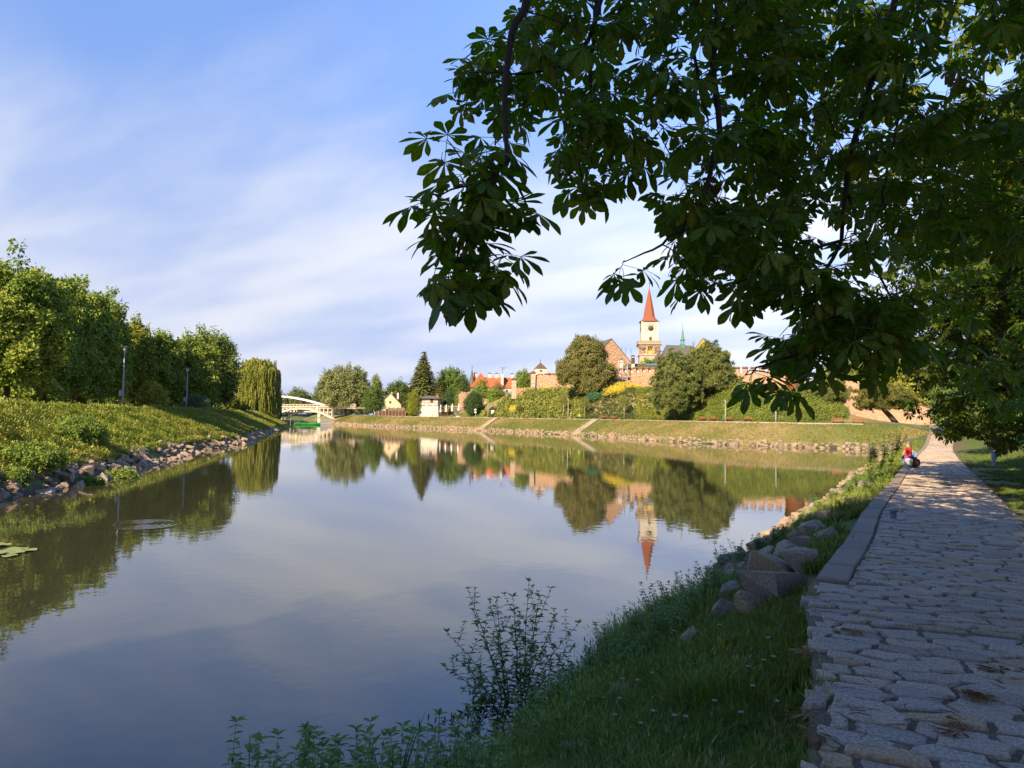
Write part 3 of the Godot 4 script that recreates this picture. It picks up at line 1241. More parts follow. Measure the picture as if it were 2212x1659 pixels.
func shrub(called: String, label: String, where: Vector3, lobes: Array, n: int, size: float, a: Color, b: Color, seed_: int, category := "bush", group := "", clump := "broad") -> Node3D:
	var o := thing(called, label, category, where, 0.0, group)
	var st := begin()
	for i in 5:
		var yaw := i * 1.26 + seed_
		var tip: Vector3 = lobes[0][0] + Vector3(cos(yaw), 0.1, sin(yaw)) * lobes[0][1] * 0.6
		tube(st, [Vector3(0, -0.2, 0), tip * Vector3(0.4, 0.5, 0.4), tip], [0.04, 0.03, 0.012], 5)
	part(st, "stem", M.bark, o)
	var pts := crown_points(lobes, n, size, seed_, 0.25, 0.3, 1.2, -0.5)
	scatter(pts, tints_for(pts, a, b, seed_, 0.9), G[clump], M.foliage, "foliage", o)
	return o

var G := {}     # shared clump meshes

func prepare_green() -> void:
	G.broad = broad_clump(1)
	G.fine = broad_clump(2, 20, 0.5, 0.20)
	G.needle = needle_clump(3)
	G.spray = spray_mesh(4)
	G.strand = strand_mesh(5)
	G.whorl = [whorl_mesh(31), whorl_mesh(32, 4), whorl_mesh(33, 6)]
	G.whorl_green = [whorl_mesh(34, 5, Color(0.16, 0.27, 0.055)), whorl_mesh(35, 4, Color(0.22, 0.33, 0.065)), whorl_mesh(36, 6, Color(0.19, 0.29, 0.06))]
	G.leaf = []
	var shades := [Color(0.28, 0.47, 0.075), Color(0.24, 0.42, 0.07), Color(0.33, 0.50, 0.075), Color(0.41, 0.51, 0.075), Color(0.27, 0.44, 0.085), Color(0.23, 0.39, 0.075)]
	for i in 6:
		G.leaf.append(leaf_mesh(60 + i, shades[i], 0.45 + 0.1 * i))
	G.leaf.append(leaf_mesh(70, Color(0.24, 0.19, 0.035), 1.1))
	G.dry_leaf = [leaf_mesh(71, Color(0.62, 0.26, 0.07), 0.2), leaf_mesh(72, Color(0.45, 0.19, 0.06), 0.1)]
	G.rocks = []
	for i in 10:
		G.rocks.append(hull_rock(40 + i, 13 + i % 3))
	G.tuft = blade_tuft(81, 12, 0.035, 0.45)
	G.tuft_fine = blade_tuft(82, 16, 0.022, 0.5)
	G.tuft_tall = blade_tuft(84, 14, 0.012, 0.4, 0.12)
	G.tuft_far = blade_tuft(83, 14, 0.045, 0.5, 0.25)

# ---------- stone-armoured shores ----------
func shore_stones(label: String, line: PackedVector2Array, from_i: int, to_i: int, n: int, near_first: bool, d0: float, d1: float, s0: float, s1: float, seed_: int, most := 300) -> void:
	var r := RandomNumberGenerator.new()
	r.seed = seed_
	var o := thing("riprap", label, "riprap", Vector3.ZERO, 0.0, "", "structure")
	var len := []
	var total := 0.0
	for i in range(from_i, to_i):
		var mid := (line[i] + line[i + 1]) / 2.0
		total += line[i].distance_to(line[i + 1]) * (1.0 / maxf(mid.length(), 14.0) if near_first else 1.0)
		len.append(total)
	var list := []
	for k in n:
		var pick := r.randf() * total
		var i := 0
		while len[i] < pick:
			i += 1
		i += from_i
		var a := line[i]
		var b := line[i + 1]
		var e := (b - a).normalized()
		var land := Vector2(e.y, -e.x)
		var p := a.lerp(b, r.randf()) + land * lerpf(d0, d1, pow(r.randf(), 1.3))
		var y := H(p.x, p.y)
		if quay_share > 0.5 and path_off > -0.35:
			continue
		var s := lerpf(s0, s1, pow(r.randf(), 2.0))
		var bs := Basis.from_euler(Vector3(r.randf_range(-0.5, 0.5), r.randf() * TAU, r.randf_range(-0.5, 0.5))).scaled(Vector3.ONE * s)
		list.append([p.length(), Transform3D(bs, Vector3(p.x, maxf(y, -0.1) + 0.10 * s, p.y)), r.randi() % G.rocks.size(), r.randi() % M.rocks.size()])
	list.sort_custom(func(u, v): return u[0] < v[0])
	var left := []
	for i in list.size():
		if i < most:
			mesh_part(G.rocks[list[i][2]], "stone", M.rocks[list[i][3]], o, list[i][1])
		else:
			left.append(list[i])
	if left:
		for v in 4:
			var some := []
			for e in left:
				if (e[2] + e[3]) % 4 == v:
					some.append(e[1])
			if some.size() > 8:
				scatter(some, [], G.rocks[v * 2], M.rocks[(v * 2 + 1) % 6], "stones", o)

func build_shores() -> void:
	var n := right_line.size()
	shore_stones("broken stones heaped along the shaded quay below the paved path", right_line, 13, 22, 420, true, -0.2, 2.6, 0.22, 0.62, 5)
	shore_stones("band of broken stones at the foot of the left bank meadow", left_line, 3, 11, 1000, true, -0.3, 1.6, 0.3, 1.05, 6)
	shore_stones("pale band of stones along the far right bank waterline", right_line, 4, 14, 1500, false, -0.3, 1.6, 0.35, 1.0, 7)
	# the few large blocks by the kerb corner
	var o := thing("boulder_heap", "big angular blocks beside the start of the quay kerb", "rocks", at(1690, 1290, 9.0), 0.0, "", "structure")
	o.position = Vector3.ZERO
	for b in [[1665, 1290, 0.72, 2, 2], [1672, 1240, 0.66, 4, 3], [1590, 1290, 0.4, 1, 2], [1705, 1200, 0.55, 3, 5], [1738, 1185, 0.5, 6, 4], [1625, 1320, 0.42, 7, 1], [1570, 1330, 0.4, 5, 2], [1345, 1510, 0.34, 2, 3], [1232, 1632, 0.26, 8, 3], [1100, 1655, 0.24, 4, 0], [1500, 1390, 0.36, 9, 1], [1290, 1540, 0.2, 3, 4], [1725, 1225, 0.5, 0, 0], [1755, 1150, 0.5, 1, 5]]:
		var p := hit(b[0], b[1] + 8)
		p.y = H(p.x, p.z) + b[2] * 0.24
		mesh_part(G.rocks[b[3]], "stone", M.rocks[b[4]], o, Transform3D(Basis.from_euler(Vector3(rnd(-0.4, 0.4), rnd(0, 6), rnd(-0.4, 0.4))).scaled(Vector3.ONE * b[2] * 1.3), p))

# ---------- grass ----------
func grass_patch(called: String, label: String, n: int, pick: Callable, mesh: Mesh, s0: float, s1: float, a: Color, b: Color, seed_: int, dry := Color(0.26, 0.21, 0.09), dry_share := 0.1) -> void:
	var r := RandomNumberGenerator.new()
	r.seed = seed_
	var list := []
	var tints := []
	var tries := 0
	while list.size() < n and tries < n * 5:
		tries += 1
		var p: Variant = pick.call(r)
		if p == null:
			continue
		var q: Vector3 = p
		var patch := n_b.get_noise_2d(q.x * 3.0, q.z * 3.0)
		var s := r.randf_range(s0, s1) * (1.0 + 0.5 * patch)
		var bs := Basis.from_euler(Vector3(r.randf_range(-0.2, 0.2), r.randf() * TAU, r.randf_range(-0.2, 0.2))).scaled(Vector3(s * 1.15, s, s * 1.15))
		list.append(Transform3D(bs, q - Vector3(0, 0.02, 0)))
		var c := a.lerp(b, clampf(0.5 + patch + r.randf_range(-0.3, 0.3), 0, 1))
		if r.randf() < dry_share + n_c.get_noise_2d(q.x, q.z) * dry_share * 2.0:
			c = c.lerp(dry, r.randf_range(0.4, 1.0))
		tints.append(c)
	var o := scatter(list, tints, mesh, M.grass, numbered(called), self)
	tag(o, label, "grass")

func build_grass() -> void:
	var deep := Color(0.145, 0.235, 0.04)
	var fresh := Color(0.25, 0.33, 0.062)
	grass_patch("grass", "uncut grass on the shaded bank left of the paved path", 15000, func(r):
		var x: float = r.randf_range(-4.5, 3.7)
		var z: float = r.randf_range(-11.5, -2.0)
		var y := H(x, z)
		if shore_r < 0.5 or path_off > 0.02 or (path_off > -0.25 and r.randf() < 0.4):
			return null
		return Vector3(x, y, z), G.tuft_fine, 0.13, 0.27, deep, fresh, 1, Color(0.34, 0.29, 0.12), 0.2)
	grass_patch("grass", "tall shaggy grass along the edge of the shaded bank", 3200, func(r):
		var x: float = r.randf_range(-4.5, 3.7)
		var z: float = r.randf_range(-13.5, -4.0)
		var y := H(x, z)
		if shore_r < 0.15 or path_off > -0.6 or n_b.get_noise_2d(x * 6, z * 6) + 0.35 - shore_r * 0.14 < 0.0:
			return null
		return Vector3(x, y, z), G.tuft_tall, 0.2, 0.4, deep, fresh, 9, Color(0.30, 0.25, 0.11), 0.18)
	grass_patch("grass", "grass between the stones below the quay kerb", 5000, func(r):
		var t: float = pow(r.randf(), 1.6)
		var i: int = 0
		var z := lerpf(-10, -92, t)
		var x: float = lerpf(3.0, 51, t) + r.randf_range(-7, 3)
		var y := H(x, z)
		if shore_r < 0.9 or path_off > -0.03 or quay_share < 0.3 or n_b.get_noise_2d(x * 5, z * 5) < 0.0:
			return null
		return Vector3(x, y, z), G.tuft, 0.16, 0.36, Color(0.11, 0.18, 0.03), Color(0.2, 0.26, 0.05), 2)
	grass_patch("grass", "short grass on the slope right of the paved path", 16000, func(r):
		var d: float = 7.0 * pow(12.0, r.randf())
		var a: float = deg_to_rad(r.randf_range(22, 40))
		var x := sin(a) * d
		var z := -cos(a) * d
		var y := H(x, z)
		if path_off < PATH_WIDE + 0.15 or quay_share < 0.6 or n_b.get_noise_2d(x * 2.5, z * 2.5) + (path_off - PATH_WIDE) * 0.4 < 0.25:
			return null
		return Vector3(x, y, z), G.tuft, 0.09, 0.18, Color(0.085, 0.15, 0.026), Color(0.14, 0.21, 0.04), 3)
	grass_patch("grass", "tall meadow grass on the left bank slope", 48000, func(r):
		var t: float = pow(r.randf(), 1.5)
		var z := lerpf(-20, -225, t)
		var x: float = lerpf(-19, -66, t) + r.randf_range(-16, 3)
		var y := H(x, z)
		if shore_l < 1.2 or shore_l > 9.5:
			return null
		return Vector3(x, y, z), G.tuft_far, 0.28, 0.62, Color(0.17, 0.235, 0.035), Color(0.29, 0.32, 0.06), 4, Color(0.44, 0.34, 0.12), 0.14)
	grass_patch("grass", "mown dry grass on the far right bank slope", 26000, func(r):
		var z: float = r.randf_range(-300, -98)
		var x: float = 0.0
		var t := clampf((-z - 108) / 190.0, 0, 1)
		x = lerpf(46, -66, t) + r.randf_range(-22, 34)
		var y := H(x, z)
		if shore_r < 1.4 or shore_r > 8.3 or quay_share > 0.6:
			return null
		return Vector3(x, y, z), G.tuft_far, 0.14, 0.34, Color(0.18, 0.20, 0.045), Color(0.27, 0.26, 0.07), 5, Color(0.42, 0.32, 0.16), 0.42)

# ---------- the chestnut over the quay ----------
func inside(poly: PackedVector2Array, r: RandomNumberGenerator) -> Vector2:
	var lo := Vector2(1e9, 1e9)
	var hi := -lo
	for p in poly:
		lo = lo.min(p)
		hi = hi.max(p)
	for k in 400:
		var q := Vector2(r.randf_range(lo.x, hi.x), r.randf_range(lo.y, hi.y))
		if Geometry2D.is_point_in_polygon(q, poly):
			return q
	return poly[0]

func in_view(p: Vector3, margin: float) -> bool:
	var v := cam_basis.inverse() * (p - Vector3(0, EYE, 0))
	return v.z < -0.5 and absf(v.x / -v.z) < (1106.0 + margin) / FOCAL and absf(v.y / -v.z) < (829.5 + margin) / FOCAL

func build_chestnut() -> void:
	var r := RandomNumberGenerator.new()
	r.seed = 404
	var foot := Vector3(7.6, 0, 1.5)
	foot.y = H(foot.x, foot.z)
	var o := thing("chestnut_tree", "horse chestnut with drooping leafy boughs hanging over the quay from above", "tree", foot)
	var ts := begin(true)
	tube(ts, [Vector3(0, -0.3, 0), Vector3(0, 0.3, 0), Vector3(-0.1, 1.6, -0.1), Vector3(-0.3, 3.2, -0.2), Vector3(-0.8, 5.2, -0.6), Vector3(-1.4, 7.4, -1.2), Vector3(-1.7, 10, -1.6)], [0.62, 0.46, 0.40, 0.36, 0.28, 0.2, 0.08], 12)
	part(ts, "trunk", M.bark, o)
	# boughs: points as picture place and depth; the first point lies out of frame above
	var boughs := [
		[[1320, -420, 5.6], [1200, -120, 5.2], [1140, -10, 5.0], [1105, 75, 4.9], [1090, 200, 4.8], [1096, 345, 4.7], [1046, 430, 4.6], [992, 530, 4.55], [985, 650, 4.5]],
		[[1096, 345, 4.7], [1060, 385, 4.65], [990, 405, 4.6], [945, 425, 4.55]],
		[[1096, 375, 4.7], [1125, 415, 4.7], [1150, 470, 4.7]],
		[[1400, -300, 6.4], [1310, -60, 6.2], [1270, 90, 6.0], [1205, 145, 5.8], [1100, 160, 5.7], [1030, 150, 5.7]],
		[[1400, -260, 6.4], [1295, -20, 6.2], [1275, 130, 6.1], [1280, 260, 6.0], [1250, 360, 6.0], [1265, 420, 6.0]],
		[[1650, -300, 6.0], [1560, -60, 5.8], [1540, 120, 5.7], [1555, 290, 5.6], [1520, 420, 5.5], [1470, 500, 5.4], [1410, 540, 5.3], [1350, 565, 5.2]],
		[[1640, -200, 6.6], [1490, -20, 6.5], [1500, 120, 6.4], [1530, 260, 6.3], [1450, 340, 6.2]],
		[[2050, -250, 7.0], [1940, -30, 6.8], [1890, 150, 6.6], [1832, 350, 6.4], [1818, 520, 6.2], [1760, 620, 6.0], [1742, 760, 5.9], [1700, 830, 5.8]],
		[[1818, 520, 6.2], [1700, 560, 6.0], [1620, 600, 5.9], [1560, 620, 5.8]],
		[[1832, 420, 6.3], [1880, 560, 6.2], [1960, 700, 6.1], [1980, 790, 6.1]],
		[[2100, -200, 8.0], [1990, -20, 7.8], [1945, 230, 7.5], [1905, 420, 7.3], [1930, 560, 7.2]],
		[[2250, -150, 8.4], [2120, 40, 8.1], [2130, 260, 7.9], [2160, 480, 7.7]],
		[[1742, 760, 5.9], [1650, 790, 5.8], [1610, 810, 5.75]],
		[[1742, 700, 5.9], [1850, 760, 5.9], [1905, 770, 5.9]],
	]
	var nodes := []
	for b in boughs:
		var pts := []
		var rad := []
		for i in b.size():
			pts.append(at(b[i][0], b[i][1], b[i][2]) - foot)
		# a little wander between the given points
		var fine := []
		for i in pts.size() - 1:
			for k in 3:
				var q: Vector3 = pts[i].lerp(pts[i + 1], k / 3.0)
				fine.append(q + (Vector3(r.randf_range(-1, 1), r.randf_range(-1, 1), r.randf_range(-1, 1)) * 0.018 if k else Vector3.ZERO))
		fine.append(pts[-1])
		var thick := 0.042 if b.size() > 6 else (0.030 if b.size() > 4 else 0.016)
		for i in fine.size():
			rad.append(lerpf(thick, 0.004, pow(i / float(fine.size() - 1), 0.8)))
			if in_view(fine[i] + foot, 300):
				nodes.append(fine[i])
		var st := begin(true)
		tube(st, fine, rad, 7)
		part(st, "bough", M.twig, o)
		if b[0][1] < -100:      # the limb that carries it, from the trunk
			var l := begin(true)
			var a := Vector3(-0.9, 5.4, -0.7) + Vector3(0, r.randf_range(-0.8, 2.2), 0)
			var mid: Vector3 = a.lerp(pts[0], 0.5) + Vector3(0, 0.9, 0)
			tube(l, [a, mid, pts[0]], [0.12, 0.07, thick], 7)
			part(l, "limb", M.bark, o)
	var regions := [
		[PackedVector2Array([Vector2(1110, 0), Vector2(1180, -120), Vector2(1700, -120), Vector2(1700, 420), Vector2(1600, 430), Vector2(1480, 390), Vector2(1420, 330), Vector2(1330, 330), Vector2(1240, 350), Vector2(1140, 290), Vector2(1080, 180)]), 190, 5.0, 8.6],
		[PackedVector2Array([Vector2(1600, -120), Vector2(2330, -120), Vector2(2330, 520), Vector2(1980, 560), Vector2(1860, 520), Vector2(1740, 500), Vector2(1620, 430)]), 380, 5.5, 10.5],
		[PackedVector2Array([Vector2(965, 320), Vector2(1070, 290), Vector2(1110, 380), Vector2(1085, 470), Vector2(1090, 570), Vector2(1010, 600), Vector2(930, 560), Vector2(985, 460), Vector2(935, 410)]), 20, 4.3, 5.2],
		[PackedVector2Array([Vector2(1010, 90), Vector2(1080, 50), Vector2(1100, 230), Vector2(1030, 215)]), 12, 6.0, 7.6],
		[PackedVector2Array([Vector2(1450, 420), Vector2(1600, 430), Vector2(1700, 500), Vector2(1760, 560), Vector2(1700, 610), Vector2(1590, 600), Vector2(1510, 570), Vector2(1470, 520)]), 46, 5.0, 7.4],
		[PackedVector2Array([Vector2(1660, 560), Vector2(1780, 560), Vector2(1980, 620), Vector2(1990, 740), Vector2(1880, 730), Vector2(1760, 740), Vector2(1680, 780), Vector2(1630, 760), Vector2(1690, 660)]), 66, 5.2, 8.0],
		[PackedVector2Array([Vector2(1700, -120), Vector2(2330, -120), Vector2(2330, 900), Vector2(2080, 860), Vector2(1990, 640), Vector2(1900, 520), Vector2(1780, 300)]), 330, 8.5, 15.0],
		[PackedVector2Array([Vector2(1225, 340), Vector2(1310, 340), Vector2(1300, 400), Vector2(1250, 395)]), 6, 6.0, 7.2],
	]
	var heroes := [[965, 300, 4.5], [935, 420, 4.5], [945, 560, 4.45], [980, 590, 4.4], [1060, 560, 4.5], [1120, 430, 4.6], [1020, 620, 4.5], [1345, 570, 5.0], [1475, 560, 5.2], [1510, 600, 5.4], [1600, 620, 5.6], [1625, 800, 5.5], [1700, 820, 5.3], [1780, 790, 5.5], [1880, 770, 5.3], [1905, 740, 5.6], [1000, 130, 6.4], [1000, 190, 6.4], [1270, 400, 6.0]]
	var tips := []
	for q in heroes:
		tips.append([at(q[0], q[1], q[2]) - foot, 4])
	for reg in regions:
		for k in reg[1]:
			var q := inside(reg[0], r)
			tips.append([at(q.x, q.y, r.randf_range(reg[2], reg[3])) - foot, 3 + r.randi() % 3])
	for tp in tips:
		var near := 1e9
		for n in nodes:
			near = minf(near, tp[0].distance_squared_to(n))
		tp.append(near)
	tips.sort_custom(func(u, v): return u[2] < v[2])
	var leaves := []
	var tw := begin()
	for tp in tips:
		var p: Vector3 = tp[0]
		var best: Vector3 = nodes[0]
		for n in nodes:
			if p.distance_squared_to(n) < p.distance_squared_to(best):
				best = n
		var away := (p - best)
		if away.length() < 1.6:
			tube(tw, [best, best.lerp(p, 0.35) + Vector3(0, 0.05, 0) * away.length(), best.lerp(p, 0.7) + Vector3(0, 0.05, 0) * away.length(), p], [0.006, 0.005, 0.0045, 0.003], 5)
		nodes.append(p)
		var yaw0 := r.randf() * TAU
		for k in tp[1]:
			var yaw: float = yaw0 + TAU * (k + r.randf_range(-0.3, 0.3)) / tp[1]
			var b := Basis(Vector3.UP, yaw) * Basis(Vector3.RIGHT, r.randf_range(-1.2, 0.35)) * Basis(Vector3.BACK, r.randf_range(-0.4, 0.4))
			var s := r.randf_range(0.8, 1.15)
			var v := r.randi() % 6
			if r.randf() < 0.015:
				v = 6
			leaves.append([(p + foot).distance_to(Vector3(0, EYE, 0)), Transform3D(b.scaled(Vector3.ONE * s), p - Vector3(0, r.randf() * 0.05, 0)), v])
	part(tw, "twigs", M.twig, o).set_meta("kind", "stuff")
	leaves.sort_custom(func(u, v): return u[0] < v[0])
	var rest := [[], [], [], [], [], [], []]
	for i in leaves.size():
		var e: Array = leaves[i]
		if i < 300:
			mesh_part(G.leaf[e[2]], "leaf", M.chestnut_leaf, o, e[1])
		else:
			rest[e[2]].append(e[1])
	for v in 7:
		if rest[v].size() > 8:
			scatter(rest[v], [], G.leaf[v], M.chestnut_leaf, "leaves", o)
	# spiny fruit
	for q in [[952, 352, 4.5], [973, 362, 4.5], [1036, 205, 5.6], [1045, 578, 4.5]]:
		var st := begin()
		var bm := at(q[0], q[1], q[2]) - foot
		lathe(st, [Vector2(0, -0.022), Vector2(0.016, -0.016), Vector2(0.023, 0), Vector2(0.016, 0.016), Vector2(0, 0.022)], 10, Transform3D(Basis(), bm))
		for k in 40:
			var d := Vector3(r.randfn(), r.randfn(), r.randfn()).normalized()
			var s := d.cross(Vector3(0.3, 0.5, 0.8)).normalized() * 0.0025
			tri(st, bm + d * 0.02 + s, bm + d * 0.02 - s, bm + d * 0.034)
		bar(st, bm, bm + Vector3(0.01, 0.07, 0), 0.002, 4)
		part(st, "spiny_fruit", M.burr, o)
	# the rest of the crown, overhead and behind
	var pts := crown_points([[Vector3(-0.5, 9.4, 1.8), Vector3(6.8, 5.0, 6.6)], [Vector3(2.6, 10.0, -10.5), Vector3(6.0, 4.2, 7.0)]], 1100, 1.8, 17, 0.45, 0.25, 0.35, -0.95)
	var over := [[], [], []]
	for t in pts:
		if not in_view(t.origin + foot, 160):
			over[over[0].size() % 3 if r.randf() < 0.0 else r.randi() % 3].append(t)
	for v in 3:
		var tt := tints_for(over[v], Color(0.09, 0.16, 0.035), Color(0.15, 0.23, 0.045), v)
		scatter(over[v], tt, G.whorl[v], M.chestnut_leaf, "crown", o)

func chestnut_crown(called: String, label: String, foot: Vector3, height: float, lobes: Array, n: int, size: float, seed_: int, big := 0, group := "") -> void:
	var o := thing(called, label, "tree", foot, 0.0, group)
	part(trunk_shape(height * 0.7, 0.34, seed_, 6, 0.45), "trunk", M.bark, o)
	var pts := crown_points(lobes, n, size, seed_, 0.35, 0.3, 0.45, -0.97)
	if big:
		pts.sort_custom(func(u, v): return (u.origin + foot).length_squared() < (v.origin + foot).length_squared())
	var some := [[], [], []]
	var r := RandomNumberGenerator.new()
	r.seed = seed_
	var made := 0
	for t in pts:
		var p: Vector3 = t.origin
		# leaf whorls hang level or droop, whatever side of the crown they grow on
		var b := Basis(Vector3.UP, r.randf() * TAU) * Basis(Vector3.RIGHT, r.randf_range(-0.6, 0.6)) * Basis(Vector3.BACK, r.randf_range(-0.6, 0.6))
		var placed := Transform3D(b.scaled(Vector3.ONE * size * r.randf_range(0.8, 1.25)), p)
		if big and made < 300 and in_view(p + foot, 0):
			mesh_part(G.whorl_green[made % 3], "leaf_cluster", M.chestnut_leaf, o, placed)
			made += 1
			continue
		some[r.randi() % 3].append(placed)
	for v in 3:
		scatter(some[v], tints_for(some[v], Color(0.09, 0.16, 0.035), Color(0.17, 0.24, 0.05), seed_ + v), G.whorl[v], M.chestnut_leaf, "crown", o)

func face(p: Vector3) -> float:
	return atan2(-p.x, -p.z)

# a thing that stands where the picture shows it, its +z side turned to the camera
func stand(called: String, label: String, category: String, px: float, depth: float, base_y: float, turn := 0.0, group := "") -> Node3D:
	var p := at(px, 890, depth)
	p.y = base_y
	return thing(called, label, category, p, face(p) + turn, group)

# the depth at which a line of sight reaches a given distance behind the far right shore
func bank(px: float, off: float) -> float:
	var d := 95.0
	while d < 420.0:
		var p := at(px, 905, d)
		H(p.x, p.z)
		if shore_r >= off:
			return d
		d += 0.5
	return d

func wpx(n: float, depth: float) -> float:
	return n / FOCAL * depth

func add_box(c: Vector3, s: Vector3, called: String, m: Material, parent: Node) -> MeshInstance3D:
	var st := begin()
	box(st, Vector3.ZERO, s)
	var o := part(st, called, m, parent)
	o.position = c
	return o

# a window: frame and pane with real depth, standing proud of a wall that faces +z
func window(c: Vector3, w: float, h: float, parent: Node, fm: Material, pm: Material, bars := 1) -> MeshInstance3D:
	var st := begin()
	var t := minf(w, h) * 0.09
	for s in [-1.0, 1.0]:
		box(st, Vector3(s * (w - t) / 2, 0, 0), Vector3(t, h, 0.10))
		box(st, Vector3(0, s * (h - t) / 2, 0), Vector3(w - 2 * t, t, 0.09))
	for k in bars:
		box(st, Vector3((k + 1.0) / (bars + 1.0) * w - w / 2, 0, 0), Vector3(t * 0.6, h - 2 * t, 0.07))
	var o := part(st, "window", fm, parent)
	o.position = c
	var p := begin()
	box(p, Vector3(0, 0, -0.02), Vector3(w - 2 * t, h - 2 * t, 0.03))
	part(p, "pane", pm, o)
	return o

func gable_house(o: Node3D, w: float, d: float, wall_h: float, roof_h: float, wm: Material, rm: Material, over := 0.35) -> void:
	# ridge along z: the gable faces +z
	var st := begin()
	extrude(st, PackedVector2Array([Vector2(-w / 2, 0), Vector2(w / 2, 0), Vector2(w / 2, wall_h), Vector2(0, wall_h + roof_h), Vector2(-w / 2, wall_h)]), d, Transform3D(Basis(), Vector3(0, 0, -d / 2)))
	part(st, "wall", wm, o)
	for s in [-1.0, 1.0]:
		var rs := begin()
		var n := Vector2(roof_h, s * w / 2).normalized()
		var slope := Vector2(s * w / 2, -roof_h)
		var top := Vector2(0, wall_h + roof_h + 0.04)
		var low: Vector2 = top + slope * (1.0 + over / slope.length())
		var up := Vector2(absf(roof_h) * s, w / 2).normalized() * 0.16
		extrude(rs, PackedVector2Array([top, low, low + up, top + up]), d + over * 2, Transform3D(Basis(), Vector3(0, 0, -d / 2 - over)))
		part(rs, "roof", rm, o)

func hip_roof(w: float, d: float, h: float, ridge: float, y: float) -> SurfaceTool:
	# ridge along x of the given length; a zero ridge makes a pyramid
	var st := begin()
	var a := Vector3(-w / 2, y, d / 2)
	var b := Vector3(w / 2, y, d / 2)
	var c := Vector3(w / 2, y, -d / 2)
	var e := Vector3(-w / 2, y, -d / 2)
	var r0 := Vector3(-ridge / 2, y + h, 0)
	var r1 := Vector3(ridge / 2, y + h, 0)
	if ridge > 0.01:
		quad(st, a, b, r1, r0)
		quad(st, c, e, r0, r1)
	else:
		tri(st, a, b, r0)
		tri(st, c, e, r0)
	tri(st, b, c, r1)
	tri(st, e, a, r0)
	quad(st, e, c, b, a)
	return st

func chimney(x: float, y: float, z: float, w: float, h: float, parent: Node, m: Material, cap: Material) -> void:
	var st := begin()
	box(st, Vector3(0, h / 2, 0), Vector3(w, h, w))
	var o := part(st, "chimney", m, parent)
	o.position = Vector3(x, y, z)
	var c := begin()
	box(c, Vector3(0, h + 0.08, 0), Vector3(w * 1.25, 0.16, w * 1.25))
	lathe(c, [Vector2(w * 0.55, h + 0.16), Vector2(w * 0.4, h + 0.35), Vector2(0, h + 0.45)], 10)
	part(c, "chimney_cap", cap, o)

